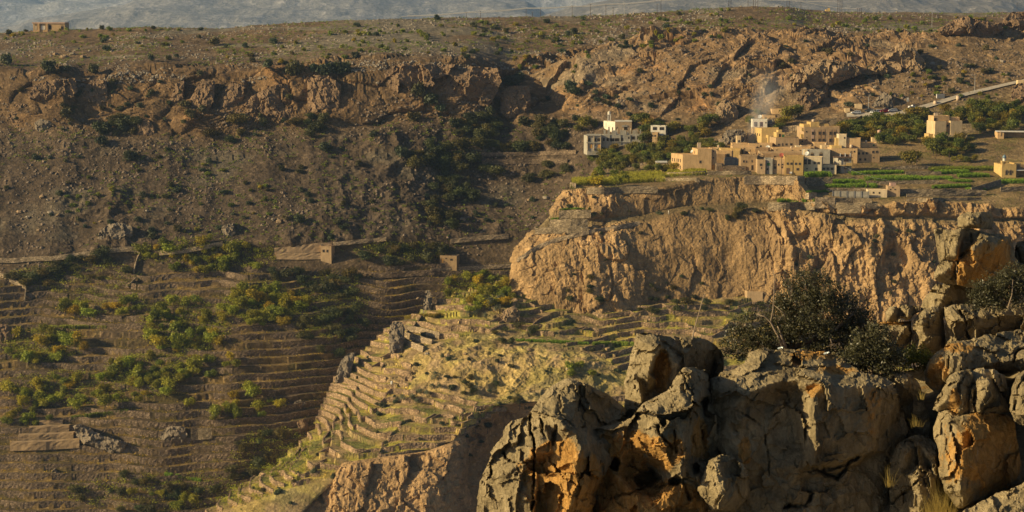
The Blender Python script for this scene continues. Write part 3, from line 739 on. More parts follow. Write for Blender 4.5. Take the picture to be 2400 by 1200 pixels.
M_pl = {k: plaster(k + '_plaster', v, 0.28 if k in ('mud', 'brown', 'grey') else 0.16) for k, v in C_.items()}
M_glass = plain('window_glass', (0.025, 0.025, 0.028), 0.25, 0.4, 0.7, 0.5)
M_dark = plain('painted_opening_shade', (0.018, 0.014, 0.011), 0.9, 0.3)  # near-black sheet: the shade inside openings is put into the colour
M_fr = plain('window_frame_paint', (0.19, 0.14, 0.09), 0.7)
M_redfr = plain('red_window_frame', (0.36, 0.09, 0.055), 0.7)
M_green = plain('green_door_paint', (0.03, 0.16, 0.05), 0.6)
M_wood = plain('weathered_wood', (0.15, 0.09, 0.055), 0.8)
M_ply = plain('orange_plywood', (0.55, 0.30, 0.08), 0.8)
M_tank = plain('cream_water_tank', (0.62, 0.46, 0.30), 0.6)
M_ptank = plain('pink_water_tank', (0.60, 0.38, 0.28), 0.6)
M_wht = plain('white_paint', (0.72, 0.70, 0.66), 0.45, 0.08)
M_dish = plain('dish_metal', (0.55, 0.55, 0.52), 0.4, 0.1)
M_dome = plain('blue_dome_paint', (0.16, 0.24, 0.29), 0.5, 0.15)
M_conc = plaster('raw_concrete', (0.25, 0.225, 0.175), 0.25)
M_bconc = plaster('building_concrete', (0.40, 0.37, 0.30), 0.2)
M_roofw = plain('white_sheet_roof', (0.70, 0.66, 0.58), 0.5, 0.1)
M_blk = plain('black_tank', (0.03, 0.03, 0.032), 0.5)
M_metal = plain('grey_metal', (0.25, 0.25, 0.25), 0.5, 0.1)
M_polew = plain('creosoted_pole', (0.07, 0.045, 0.03), 0.85)
M_lampst = plain('galvanised_steel', (0.42, 0.42, 0.40), 0.5, 0.1)
def gY(px, py, names=('C', 'B', 'A', 'D')):
    h = hit(px, py, names); return h[0].y if h else 950.0
class House:
    """a building whose front face spans photo pixels x0..x1, its ground line at yb; parts are laid out in its own metres"""
    def __init__(s, name, label, x0, x1, yt, yb, side=4, col='tan', Y=None, depth=7.0, yaw=-11.0, cat='house', group=None, roof=True, body='wall'):
        s.Y = Y or gY((x0 + x1) / 2, yb); s.m = s.Y / F; s.x0, s.yb = x0, yb; s.yaw = R(yaw); s.depth = depth; s.side = side
        s.root = tag(bpy.data.objects.new(name, None), label, cat, group, 'thing'); COL.objects.link(s.root)
        s.root.empty_display_size = 0.5
        s.root.location = Vector(P3(x0, yb, s.Y)); s.root.rotation_euler = (0, 0, s.yaw)
        s.body(x0, x1, yt, yb, 0, depth, side, col, roof, body)
    def lx(s, px): return (px - s.x0) * s.m / math.cos(s.yaw)
    def lz(s, py): return (s.yb - py) * s.m
    def body(s, x0, x1, yt, yb=None, back=0.0, depth=None, side=None, col='tan', roof=True, name='wall', par=0.45, crenel=False, sink=2.5):
        depth = depth or s.depth; side = 0 if side is None else side
        a, b = s.lx(x0), s.lx(x1); z0, z1 = s.lz(yb or s.yb) - (sink if yb is None or yb >= s.yb else 0), s.lz(yt)
        sk = side * s.m + depth * math.tan(-s.yaw) * -1 * 0
        fl = [(a, back), (b, back), (b + 0.04 * depth, back + depth), (a - side * s.m - 0.12 * depth, back + depth)]
        mb = MB().prism(fl, z0, z1 - (par if roof else 0))
        w = mb.build(name, M_pl[col] if isinstance(col, str) else col, s.root)
        if roof:                                                       # a raised parapet round a flat roof
            t = 0.22; pm = MB(); n = 4; cx = sum(p[0] for p in fl) / 4; cy = sum(p[1] for p in fl) / 4
            inn = [(p[0] + (t if p[0] < cx else -t), p[1] + (t if p[1] < cy else -t)) for p in fl]
            for i in range(4):
                j = (i + 1) % 4; pm.prism([fl[i], fl[j], inn[j], inn[i]], z1 - par, z1)
            if crenel:
                k = max(4, int((b - a) / 0.9))
                for i in range(k):
                    u = a + (b - a) * (i + 0.25) / k; pm.box(u, u + (b - a) / k * 0.5, back, back + t, z1, z1 + 0.35)
                for i in range(5):
                    v = (i + 0.3) / 5; pm.box(a - (side * s.m + 0.12 * depth) * v - 0.1, a - (side * s.m + 0.12 * depth) * v + 0.2, back + depth * v, back + depth * v + 0.6, z1, z1 + 0.35)
            pm.build('parapet', M_pl[col] if isinstance(col, str) else col, s.root)
        s.last = (a, b, back, depth, side, z0, z1)
        return w
    def win(s, cx, cy, w, h, back=0.0, fr=None, pane=None, name='window', arch=False):
        """a window on a front face, centre and size in pixels: frame (the part) with a pane (its sub-part)"""
        x, z, w, h = s.lx(cx), s.lz(cy), w * s.m * 1.2, h * s.m * 1.1
        f = MB(); t = 0.09
        y = back
        for (a, b, c, d) in ((x - w / 2, x + w / 2, z + h / 2 - t, z + h / 2), (x - w / 2 - 0.06, x + w / 2 + 0.06, z - h / 2 - 0.02, z - h / 2 + t), (x - w / 2, x - w / 2 + t, z - h / 2 + t, z + h / 2 - t), (x + w / 2 - t, x + w / 2, z - h / 2 + t, z + h / 2 - t)):
            f.box(a, b, y - 0.10, y + 0.02, c, d)
        if w > 0.9: f.box(x - 0.04, x + 0.04, y - 0.07, y + 0.02, z - h / 2 + t, z + h / 2 - t)
        if arch:
            pts = [(x + w / 2 * math.cos(q), z + h / 2 + w * 0.5 * math.sin(q)) for q in np.linspace(0, math.pi, 9)]
            V = [(p, y - 0.10, q) for p, q in pts] + [(p, y + 0.02, q) for p, q in pts]
            f.add(V, [tuple(range(9)), tuple(range(17, 8, -1))] + [(i, i + 1, i + 10, i + 9) for i in range(8)])
        fo = f.build(name, fr or M_fr, s.root)
        MB().box(x - w / 2 + t * 0.6, x + w / 2 - t * 0.6, y - 0.03, y + 0.015, z - h / 2 + t * 0.6, z + h / 2 - t * 0.6).build('pane', pane or M_glass, fo)
        return fo
    def swin(s, cx, cy, w, h, name='window', arch=False):
        """a window on the left side face of the last body"""
        a, b, back, depth, side, z0, z1 = s.last
        t = min(max((s.x0 - cx) / max(side, 1e-3), 0.05), 0.95) if side else 0.5
        dxy = Vector((-(side * s.m + 0.12 * depth), depth, 0)); ln = dxy.length; d = dxy / ln; nrm = Vector((-d.y, d.x, 0)) * 1.0
        if nrm.x > 0: nrm = -nrm
        c = Vector((a, back, 0)) + dxy * t; ww = max(0.5, w * s.m / max(side * s.m + 0.12 * depth, 0.3) * ln * 0.8); z = s.lz(cy); h = h * s.m
        def bx(u0, u1, n0, n1, za, zb, mb):
            V = [c + d * u + nrm * n + Vector((0, 0, zz)) for zz in (za, zb) for (u, n) in ((u0, n0), (u1, n0), (u1, n1), (u0, n1))]
            mb.add(V, [(3, 2, 1, 0), (4, 5, 6, 7), (0, 1, 5, 4), (1, 2, 6, 5), (2, 3, 7, 6), (3, 0, 4, 7)])
        f = MB(); bx(-ww / 2, ww / 2, -0.02, 0.10, z + h / 2, z + h / 2 + 0.1, f); bx(-ww / 2, ww / 2, -0.02, 0.10, z - h / 2 - 0.1, z - h / 2, f)
        bx(-ww / 2, -ww / 2 + 0.08, -0.02, 0.08, z - h / 2, z + h / 2, f); bx(ww / 2 - 0.08, ww / 2, -0.02, 0.08, z - h / 2, z + h / 2, f)
        fo = f.build(name, M_fr, s.root); p = MB(); bx(-ww / 2 + 0.08, ww / 2 - 0.08, -0.015, 0.03, z - h / 2, z + h / 2, p); p.build('pane', M_glass, fo)
    def door(s, cx, yt, yb, w, mat=None, back=0.0):
        x, z0, z1, w = s.lx(cx), s.lz(yb), s.lz(yt), w * s.m
        f = MB().box(x - w / 2 - 0.1, x - w / 2, back - 0.1, back + 0.02, z0, z1 + 0.1).box(x + w / 2, x + w / 2 + 0.1, back - 0.1, back + 0.02, z0, z1 + 0.1).box(x - w / 2, x + w / 2, back - 0.1, back + 0.02, z1, z1 + 0.1).build('door', M_fr, s.root)
        MB().box(x - w / 2, x + w / 2, back - 0.04, back + 0.015, z0, z1).build('door_leaf', mat or M_wood, f)
    def part(s, name, x0, x1, yt, yb, y0, y1, mat):
        return MB().box(s.lx(x0), s.lx(x1), y0, y1, s.lz(yb), s.lz(yt)).build(name, mat, s.root)
    def at(s, px, py, back=1.0):
        """a point of the place on this building: photo pixel, metres behind the front"""
        p = s.root.location; c, q = math.cos(s.yaw), math.sin(s.yaw); lx, ly = s.lx(px), back
        return Vector((p.x + c * lx - q * ly, p.y + q * lx + c * ly, p.z + s.lz(py)))
TANK = {}
def tank(label, p, wpx, hpx, Y, mat=None, square=False, group='roof water tanks'):
    m = Y / F; r, h = wpx * m / 2, hpx * m
    root = tag(bpy.data.objects.new('water_tank', None), label, 'water tank', group); COL.objects.link(root); root.location = p
    mat = mat or M_tank
    if square:
        MB().box(-r, r, -r, r, 0, h).build('tank_body', mat, root); MB().box(-r - 0.06, r + 0.06, -r - 0.06, r + 0.06, h + 0.002, h + 0.1).build('lid', mat, root)
    else:
        MB().lathe([(r, 0), (r, h * .3), (r * 1.03, h * .33), (r, h * .36), (r, h * .66), (r * 1.03, h * .69), (r, h * .72), (r, h * .86), (r * .6, h * .97)], n=14).build('tank_body', mat, root, smooth=True)
        MB().lathe([(r * .3, h * .97), (r * .3, h * 1.03)], n=10).build('lid', mat, root)
    return root
def dish(label, p, rpx, Y, az=-35, mat=None):
    r = rpx * Y / F
    root = tag(bpy.data.objects.new('satellite_dish', None), label, 'satellite dish', 'satellite dishes of the village'); COL.objects.link(root); root.location = p
    root.rotation_euler = (0, 0, R(az))
    prof = [(r * k / 6, 0.32 * r * (k / 6) ** 2) for k in range(0, 7)]
    d = MB(); V = []; n = 16
    for q in (0, 0.03):
        for rr, zz in prof: V += [(max(rr, 0.01) * math.cos(2 * math.pi * i / n), max(rr, 0.01) * math.sin(2 * math.pi * i / n), zz - q) for i in range(n)]
    Fc = []
    for b in (0, 7 * n):
        for k in range(6): Fc += [((b + k * n + i), (b + k * n + (i + 1) % n), (b + (k + 1) * n + (i + 1) % n), (b + (k + 1) * n + i)) for i in range(n)]
    Fc += [(6 * n + i, 6 * n + (i + 1) % n, 13 * n + (i + 1) % n, 13 * n + i) for i in range(n)]
    d.add(V, Fc); o = d.build('reflector', mat or M_dish, root, (0, 0, 1.1), smooth=True); o.rotation_euler = (R(58), 0, 0)
    MB().tube([(0, 0, -0.4), (0, 0.1, 1.1)], 0.07).build('mast', M_metal, root)
    MB().tube([(0, -0.2, 0.8), (0, -r * 0.9, 1.1 + r * 0.75)], 0.04).build('feed_arm', M_metal, root)
    return root

# ---- front row of the village, from west to east
h = House('house', 'three-storey sand-coloured house at the western village end, window rows on its lit side', 1599.7, 1634.4, 362, 400, 21, 'tan', depth=9, yaw=-4)
for x in (1581, 1585, 1589.5, 1592.5, 1596): h.swin(x, 377, 2, 7)
for x in (1582, 1589.5, 1596): h.swin(x, 393, 2, 7)
h.body(1634.4, 1667, 349, 400, -0.02, 10, 6, 'tan'); h.win(1641, 379, 4, 6, -0.02)
h.body(1667, 1678.5, 347.5, 400, 0.8, 9, 0, 'tan'); h.win(1671.5, 354, 2.6, 3.2, 0.8); h.win(1671.5, 369.4, 2.6, 3, 0.8); h.door(1671.5, 386, 398, 6, M_ply, 0.8)
tank('cream box tank on a plinth, on top of the three-storey western house', h.at(1638, 347, 4), 8, 11, h.Y, square=True)
dish('small white dish behind the low roof of the three-storey western house', h.at(1622, 362, 5), 4, h.Y, -60)
h = House('house', 'low tan house with one dark upper window, between the western house and the ruin', 1679, 1699, 361, 384, 0, 'brown', depth=5)
h.body(1679, 1713, 354.5, 384, 2.5, 6, 0, 'tan'); h.win(1705, 364, 5, 7, 2.5)
h = House('house', 'grey block house shell with a boarded top behind the stone ruin', 1698, 1727, 372, 388, 0, 'grey', depth=5, roof=False)
h.part('boarding', 1699, 1726, 368, 373, -0.05, 0.1, M_metal)
h = House('ruin', 'roofless stone house ruin with a ragged wall top beside the western house', 1679, 1692, 384, 402, 2, M_wallA, depth=5, roof=False, cat='ruin'); h.door(1690, 393, 401, 7, M_wood)
h = House('ruin', 'long low ruined stone wall house in front of the mud house', 1694, 1747, 389, 402, 2, M_wallA, depth=4, roof=False, cat='ruin'); h.win(1740, 395, 3, 4)
h = House('mud_house', 'old two-storey mud house with a lit left edge and a dark doorway', 1736, 1773, 365, 402, 3, 'mud', depth=9)
for x, y, w, q in ((1743, 378, 3.6, 5), (1749, 378.5, 2.4, 5), (1761.7, 377, 2.4, 5.6), (1773.3 - 2, 379, 2, 4)): h.win(x, y, w, q)
h.door(1762.5, 387, 398, 4, M_dark)
h.body(1773, 1786, 366, 380, 5, 5, 0, 'mud'); h.win(1783.5, 370.5, 3.6, 3.6, 5)
h = House('mud_house', 'grey-brown patched house, westernmost of the front row', 1774.5, 1793, 373.5, 408, 3, 'stone', depth=8); h.win(1783, 386, 5, 5.5); h.win(1784, 393.5, 2.2, 4)
h = House('mud_house', 'patched grey house with a pale green upper window in the front row', 1793.2, 1810, 372, 408, 0, 'grey', depth=8); h.win(1800.3, 384.5, 6, 6.5, pane=M_green); h.win(1798.6, 396.3, 3.6, 5)
h = House('mud_house', 'narrow tan house with four small windows behind the dark pole in the front row', 1810.2, 1838, 372, 408, 0, 'tan', depth=8)
for x, y, w, q in ((1815.7, 385.5, 2.4, 3), (1824, 385.6, 2.6, 4.5), (1833, 385, 3, 3.4), (1832.4, 391.5, 2.6, 4), (1816, 392.6, 4.6, 5.4)): h.win(x, y, w, q)
h = House('mud_house', 'ochre two-storey house with four upper windows and a brown door in the front row', 1838.4, 1881, 366.5, 409, 0, 'ochre', depth=9)
for x in (1845.5, 1853.8, 1864.3, 1873): h.win(x, 383.2, 4.2, 5)
h.win(1868.7, 396, 5, 5.4); h.door(1846.6, 394, 407.5, 7, M_wood); h.part('air_conditioner', 1849.5, 1856, 402, 406, -0.7, -0.05, M_wht)
h = House('house', 'pale house with two tall paired windows, east of the ochre house', 1881.4, 1924, 368.5, 408, 0, 'cream', depth=9)
for x in (1887, 1896): h.win(x, 376, 5.6, 5.4); h.win(x, 382, 5.6, 5)
for x in (1908, 1917): h.win(x, 381.5, 4.6, 5)
h.win(1912, 395.5, 5, 5.4); h.win(1891, 395, 2.6, 2.8)
dish('big pale dish on the roof edge of the pale house with tall paired windows', h.at(1890.5, 366, 2), 5.5, h.Y, -40)
h = House('house', 'low annex with three grey windows behind the tall maize', 1924.6, 1959, 386, 407, 0, 'cream', depth=6)
for x in (1931, 1940, 1949): h.win(x, 395, 5.4, 5)
h = House('house', 'slim balcony house with white side, brown awning and rooftop clutter', 1971, 1995, 370, 406, 9, 'grey', depth=8, yaw=-3)
h.win(1982.5, 376, 9, 5, pane=M_wood); h.win(1983, 393, 9, 6.5); h.swin(1966, 392, 2, 5); h.swin(1968.5, 392, 2, 5); h.swin(1968, 376, 2, 5)
h.part('balcony', 1953, 1996, 386, 388, -1.3, 2.5, M_pl['yellow']); h.part('awning', 1953, 1996, 367, 369.5, -1.2, 2.5, M_wood)
for i in range(8):
    x = 1953.5 + i * 2.0; MB().box(h.lx(x), h.lx(x) + 0.07, -1.28, -1.2, h.lz(386), h.lz(381.5)).build('baluster', M_wood if i % 2 else M_wht, h.root)
h.part('railing', 1953, 1970, 381, 381.8, -1.32, -1.18, M_wood); h.part('balcony_panel', 1982, 1996, 381, 386, -1.3, -1.15, M_pl['yellow']); h.part('balcony_post', 1953, 1954, 369.5, 386, -1.25, -1.05, M_pl['yellow']); h.part('balcony_post', 1994.6, 1996, 369.5, 386, -1.25, -1.05, M_pl['yellow'])
for i in range(3): h.part('roof_post', 1968 + i * 11.5, 1969.4 + i * 11.5, 359, 367, 0.2, 0.5, M_wht)
h.part('roof_rail', 1968, 1995, 361.5, 367, 0.6, 0.75, M_wood)
h = House('house', 'flat-roofed tan house with a tall corner turret, joined to the eastern wing', 1948, 2007, 347, 381, 5, 'tan', depth=10)
h.win(2000.3, 354.3, 3, 4); h.win(1993, 356, 3, 6, pane=M_fr)
h.body(1964, 1981, 315, 347, 1.5, 5, 3, 'cream'); h.win(1977, 323, 2.4, 4, 1.5)
h.body(1981, 2013, 324, 347, 2.2, 6, 0, 'tan'); h.body(1956.5, 1964, 324, 347, 1.8, 5, 0, 'yellow'); h.body(1948.5, 1971, 341, 347, -0.03, 3, 4, 'yellow', par=0.3)
tank('cream round tank on the roof in front of the corner turret', h.at(1993, 346, 1.2), 8, 7.5, h.Y)
h = House('house', 'long eastern wing with five upper windows and two lower ones', 2007.3, 2062, 347, 381, 0, 'tan', depth=11, yaw=3)
for x, y in ((2013, 359.7), (2022.5, 359.4), (2031, 359), (2046.2, 356.2), (2055, 356)): h.win(x, y, 4, 5.2)
for x, y in ((2016.2, 373.7), (2028, 373.6)): h.win(x, y, 4.2, 5)
h.win(2047, 369.2, 2, 2.6); h.body(2014, 2059, 336, 347, 3, 6, 0, 'tan'); h.win(2050.8, 342, 3.6, 4, 3, pane=M_green)
tank('small tank wedged on the parapet of the eastern wing', h.at(2033, 336, 3.4), 5.5, 6, h.Y)
h = House('house', 'old grey house with two arched windows behind the front row', 1885, 1943, 351.5, 384, 3, 'grey', depth=8); h.win(1902.5, 363.5, 6.6, 5.6, arch=True); h.win(1922.5, 363, 6.6, 5.6, arch=True)
h.body(1884.6, 1892, 350, 362, -0.4, 2, 1, 'cream', par=0.2)
# ---- the flat roofs in the middle
for lab, x0, x1, yt, yb, col, sd in (('long low brown roof in the middle of the village, the one behind the front row', 1788, 1884, 361, 378, 'brown', 2), ('stepped earthen roof in the middle of the village below the big dish', 1780, 1886, 354.5, 366, 'stone', 3), ('upper earthen roof in the middle of the village under the windowed yellow house', 1811, 1897, 346.5, 358, 'tan', 3), ('tan roof room in the middle west of the village with a lit parapet', 1717, 1771, 343, 358, 'tan', 4),
                                  ('small yellow house below the roof turret, its parapet posts lit', 1716, 1733, 352.5, 372, 'yellow', 3), ('flat tan house left of the windowed yellow house', 1755, 1808, 336, 352, 'tan', 3), ('round-cornered tan roof room in front of the big school-like building', 1908, 1936, 334.5, 347, 'tan', 2), ('brown roof block behind the big dish', 1770, 1800, 347, 362, 'brown', 0), ('tan roof block at the foot of the school-like building', 1879, 1900, 341, 352, 'stone', 3), ('narrow lit tan house right of the low tan house', 1690, 1734, 348.5, 366, 'yellow', 4)):
    h = House('house', lab, x0, x1, yt, yb, sd, col, depth=7)
    for q in range(int((x1 - x0) / 18)):
        if (int(x0) + q) % 3: h.win(x0 + 9 + q * 18, yt + 6, 3.2, 3.8, pane=M_dark)
h = House('house', 'tan roof house with a slim stair turret near the smoke', 1716, 1754, 336, 352, 3, 'tan', depth=7); h.body(1726, 1735, 318.6, 336, 1, 2, 2, 'pale'); h.win(1731, 331, 3.4, 5, 1)
dish('big silver dish in the middle of the village, on the brown roof', h.at(1799, 349, -4), 5.8, h.Y, -30)
dish('rusty red dish on the long low brown roof', Vector(P3(1832, 369, gY(1832, 384))), 5.5, 900, -20, M_redfr)
h = House('house', 'pinkish house with a curved white awning at the foot of the smoking crag', 1672, 1693, 337, 352, 2, 'pink', depth=5); h.win(1677, 342, 5, 5)
MB().prism([(h.lx(1671), -.3), (h.lx(1682), -.3), (h.lx(1682), 3), (h.lx(1671), 3)], h.lz(336.6), h.lz(335)).build('awning', M_roofw, h.root)
tank('cream box tank on the pinkish house below the crag', h.at(1686.5, 334, 2), 6, 7, h.Y, square=True)
h = House('house', 'yellow house with a row of four small windows and a green rooftop door', 1818, 1872, 323, 349, 6, 'stone', depth=9, yaw=-3)
for x, y, w, q in ((1825, 339, 4, 4.4), (1833.7, 338.6, 2, 6), (1842.7, 338.2, 4, 4.4), (1854, 338, 4.6, 4.6)): h.win(x, y, w, q)
h.body(1820.5, 1839.5, 311, 323, 2.5, 4, 3, 'yellow'); h.door(1828, 314.5, 322, 4, M_dark, 2.5); h.door(1835.7, 316, 322, 4.6, M_green, 2.5); h.body(1824.5, 1833, 305.5, 311, 3, 3, 2, 'yellow')
h = House('house', 'big yellow house with a bright lit corner, above the middle roofs', 1784.5, 1824, 301, 338, 10, 'yellow', depth=9, yaw=-5)
for x in (1776, 1779, 1782): h.swin(x, 316.5, 2, 5)
h.body(1799.6, 1819, 316, 338, -1.6, 3, 7, 'yellow'); h.body(1784.5, 1799, 322, 338, -1.0, 3, 2, 'yellow', par=0.2); h.win(1807, 327, 2.4, 8, -1.6, pane=M_dark)
h = House('house', 'plain ochre block with no windows, joined to the big yellow house', 1763.5, 1774, 300.5, 333, 1, 'tan', depth=8)
h = House('house', 'white house with two red-framed windows above the big yellow house', 1763.6, 1797, 280, 303, 2, 'white', depth=7)
for x in (1770.7, 1783.5): h.win(x, 291, 6, 10, fr=M_redfr)
h.win(1793.6, 287, 2, 3)
dish('large dish on the roof of the white house with red-framed windows', h.at(1780, 279, 2), 4.8, h.Y, -30)
h = House('house', 'tan house with two round-headed windows, second from the top of the village', 1789, 1816, 270, 284, 2, 'tan', depth=6, Y=gY(1800, 296) + 12); h.win(1794.5, 278.6, 3.6, 3, arch=True, pane=M_green); h.win(1804.5, 278.4, 3.6, 3, arch=True, pane=M_green)
h = House('house', 'windowless tan cube, the topmost house of the village', 1809, 1831, 255.6, 274, 2, 'tan', depth=6, Y=gY(1815, 296) + 18)
h = House('school', 'three-storey tan building with crenellated roof and tall window strips', 1884, 1966.5, 298, 340, 6, 'stone', depth=10, yaw=-2, cat='building')
for x in (1904.5, 1920, 1929.5, 1945.5, 1955.5):
    p = M_wood if x == 1904.5 else None
    h.part('window_strip', x - 3.2, x + 3.2, 303, 336, -0.12, 0.0, M_pl['brown'] if x > 1905 else M_pl['pink'])
    h.win(x, 312, 4.6, 7, -0.13); h.win(x, 328.5, 4.6, 7, -0.13)
h.win(1889.7, 308.6, 2.8, 3); h.win(1889.8, 327.4, 3, 3); h.win(1890, 322, 1.8, 2)
h.body(1884, 1942.5, 292, 298, 1.5, 6, 4, 'yellow', crenel=True); h.body(1899.5, 1919.5, 287, 298, 0.8, 6, 3, 'yellow', crenel=True); h.body(1920, 1966.5, 296.5, 298.5, -0.02, 2, 0, 'tan', crenel=True, par=0.2)
h.part('side_annex', 1878.2, 1883.6, 300, 306.5, 0.4, 3, M_pl['yellow']); h.part('side_annex', 1877, 1883.6, 315, 323, 0.4, 4, M_pl['yellow'])
tank('round tank on the turret of the school-like building', h.at(1907, 287, 3), 8.5, 6.5, h.Y)
h = House('house', 'small yellow house with two dark windows below the smoking crag', 1669.5, 1688.5, 303, 319, 2, 'yellow', depth=5, Y=gY(1680, 330) + 22); h.win(1675.5, 313, 5, 3.6); h.win(1682.5, 313, 5, 3.6); h.body(1670.5, 1673, 297.5, 303, 1, 1, 0, 'yellow', roof=False)
h.body(1689.4, 1699.5, 305, 321, 0.6, 4, 2, 'yellow')
h = House('pavilion', 'open pavilion with a white sheet roof perched on the crag', 1700, 1741, 293, 303, 1, 'cream', depth=5, Y=gY(1712, 320) + 26, roof=False, cat='pavilion')
h.part('roof', 1698.5, 1742, 288.5, 290.2, -0.8, 5.5, M_roofw)
for i in range(6): h.part('column', 1700 + i * 8, 1701.3 + i * 8, 290.2, 303, -0.4, -0.1, M_pl['cream'])
for i in range(5): h.part('painted_opening', 1702.2 + i * 8, 1706.8 + i * 8, 293.5, 297, -0.03, 0.02, M_dark)  # dark sheets on a solid wall, the shade of the gaps painted in
h.body(1713, 1720, 297, 306, -1.2, 1, 1, 'cream', roof=False)
tank('cream round tank behind the pavilion on the crag', h.at(1711, 288, 6.5), 5.5, 10, h.Y)
for k, (x0, x1, yt, yb, col, sd, lab) in enumerate(((1676, 1690, 346, 358, 'pale', 2, 'small pale roof room above the recess of the western house'), (1741, 1757, 351, 363, 'stone', 3, 'little brown roof room beside the dark pole of the mud house'), (1757, 1771, 357, 368, 'tan', 2, 'little tan roof room above the old mud house'), (1802, 1815, 366, 376, 'mud', 2, 'low mud roof box above the patched grey house'), (1846, 1862, 349, 358, 'pale', 3, 'pale roof box in the middle of the earthen roofs'),
                                             (1866, 1878, 342, 352, 'cream', 2, 'cream roof box at the right end of the upper earthen roof'), (1897, 1908, 343, 354, 'tan', 2, 'tan roof box before the turret of the school-like building'), (1937, 1949, 346, 358, 'brown', 2, 'brown roof box left of the corner turret house'), (1926, 1944, 341, 352, 'pale', 3, 'pale roof room behind the old grey house'), (1733, 1745, 327, 338, 'tan', 2, 'tan roof box right of the slim stair turret'),
                                             (1702, 1716, 340, 351, 'yellow', 3, 'lit yellow roof box between the pinkish house and the stair turret'), (1872, 1884, 326, 342, 'tan', 3, 'narrow tan house squeezed beside the school-like building'), (1741, 1763, 318, 334, 'stone', 4, 'rough stone house below the ochre block'), (1838, 1850, 356, 364, 'yellow', 2, 'small lit yellow parapet room behind the ochre house'))):
    h = House('roof_room', lab, x0, x1, yt, yb, sd, col, depth=4, cat='house')
    h.win((x0 + x1) / 2 + (k % 3 - 1) * 2, yt + 5, 3, 3.4, pane=M_dark)
    if k % 4 == 0: tank(['cream', 'stained cream', 'pale cream', 'dusty cream'][k // 4] + ' round tank on the ' + ' '.join(lab.split()[:4]), h.at((x0 + x1) / 2, yt, 2), 5, 5.5, h.Y)
# ---- the mosque group on the left
hm = House('mosque', 'white mosque with a slender minaret and a tan entrance front', 1441.5, 1480.4, 285, 318, 22, 'stone', depth=9, yaw=-2, cat='mosque', Y=gY(1450, 346) + 16, roof=False)
def side_skin(h, x, yt, yb, mat, name='side_wall'):
    a, b, back, depth, side, z0, z1 = h.last
    V = [(a - 0.03, back - 0.02, h.lz(yb)), (a - 0.03 - side * h.m - 0.12 * depth, back + depth, h.lz(yb))]
    mb = MB().add([V[0], V[1], (V[1][0] + 0.02, V[1][1], h.lz(yt)), (V[0][0] + 0.02, V[0][1], h.lz(yt)), (V[0][0] + .4, V[0][1] + .4, h.lz(yb)), (V[1][0] + .4, V[1][1], h.lz(yb)), (V[1][0] + .4, V[1][1], h.lz(yt)), (V[0][0] + .4, V[0][1] + .4, h.lz(yt))], [(0, 3, 2, 1), (4, 5, 6, 7), (0, 1, 5, 4), (1, 2, 6, 5), (2, 3, 7, 6), (3, 0, 4, 7)])
    return mb.build(name, mat, h.root)
side_skin(hm, 0, 285, 318, M_pl['white'])
for x in (1430, 1437): hm.swin(x, 302, 3, 6, arch=True)
hm.part('parapet', 1441, 1481, 283.3, 285.4, -0.15, 9, M_pl['white']); hm.win(1466, 300, 6, 8, arch=True, pane=M_dark); hm.part('entrance_surround', 1457, 1470, 293.5, 297, -0.3, -0.06, M_pl['grey']); hm.win(1446, 301, 2.4, 4, arch=True)
mx0, mx1 = hm.lx(1423.5), hm.lx(1432.5); mc, mr = (mx0 + mx1) / 2, (mx1 - mx0) / 2; my = 6.5
mt = MB()
for a in range(4):
    q = R(45 + 90 * a); mt.box(mc + mr * .85 * math.cos(q) - .28, mc + mr * .85 * math.cos(q) + .28, my + mr * .85 * math.sin(q) - .28, my + mr * .85 * math.sin(q) + .28, hm.lz(283), hm.lz(271))
mt.box(mc - mr, mc + mr, my - mr, my + mr, hm.lz(286), hm.lz(283)); mt.box(mc - mr, mc + mr, my - mr, my + mr, hm.lz(271), hm.lz(269.5)); mt.lathe([(mr * .8, hm.lz(269.5)), (mr * .8, hm.lz(265.6)), (mr * .95, hm.lz(265.4)), (mr * .7, hm.lz(264)), (.1, hm.lz(261.5))], mc, my, 10)
mt.build('minaret', M_pl['white'], hm.root)
MB().box(mc - mr * .45, mc + mr * .45, my - mr * .45, my + mr * .45, hm.lz(283), hm.lz(271)).build('minaret_core', M_pl['cream'], hm.root)
h = House('unfinished_building', 'unfinished grey concrete building with ragged upper walls below the mosque', 1408, 1528, 316.5, 338, 4, M_bconc, depth=8, yaw=-2, cat='building', Y=gY(1450, 352) + 3, roof=False)
h.body(1376, 1408, 318, 352, -1.6, 9, 3, M_bconc, roof=False)
for x, y, w, q in ((1380.6, 327, 4, 6.5), (1395, 327, 4, 6.5), (1403, 327, 5.6, 6.5)): h.win(x, y, w, q, -1.6, pane=M_dark)
for x, y, w, q in ((1415, 327, 4, 6.5), (1424, 327, 4, 6.5), (1435, 327.5, 8, 7), (1446, 327.5, 8, 7), (1457, 326.5, 5, 6), (1473.5, 322.5, 3, 5), (1483.5, 323, 6.4, 7), (1496.6, 322.8, 6.4, 7), (1511.8, 322.3, 9, 7), (1524.4, 320, 3, 4)): h.win(x, y, w, q, pane=M_dark)
for x in (1385, 1404): h.part('boarded_opening', x - 3, x + 3, 338, 347, -1.68, -1.55, M_ply)
h.part('boarded_opening', 1394, 1397.5, 341, 347, -1.68, -1.55, M_wht); h.part('floor_slab', 1374.5, 1409, 333, 335, -2.2, 6, M_bconc); h.part('roof_slab', 1374.5, 1409, 315.5, 317.8, -2.3, 6, M_bconc); h.part('floor_slab', 1408.2, 1529, 332, 333.2, -0.5, 1, M_bconc)
for x in (1376, 1391, 1406.5): h.part('pillar', x, x + 1.8, 317.8, 352, -2.1, -1.62, M_pl['cream'])
for x in (1427.5, 1453, 1475.5, 1500): h.part('pillar', x, x + 1.8, 303.5, 338, -0.3, -0.01, M_bconc)
ra = random.Random(8); xx = 1414.5
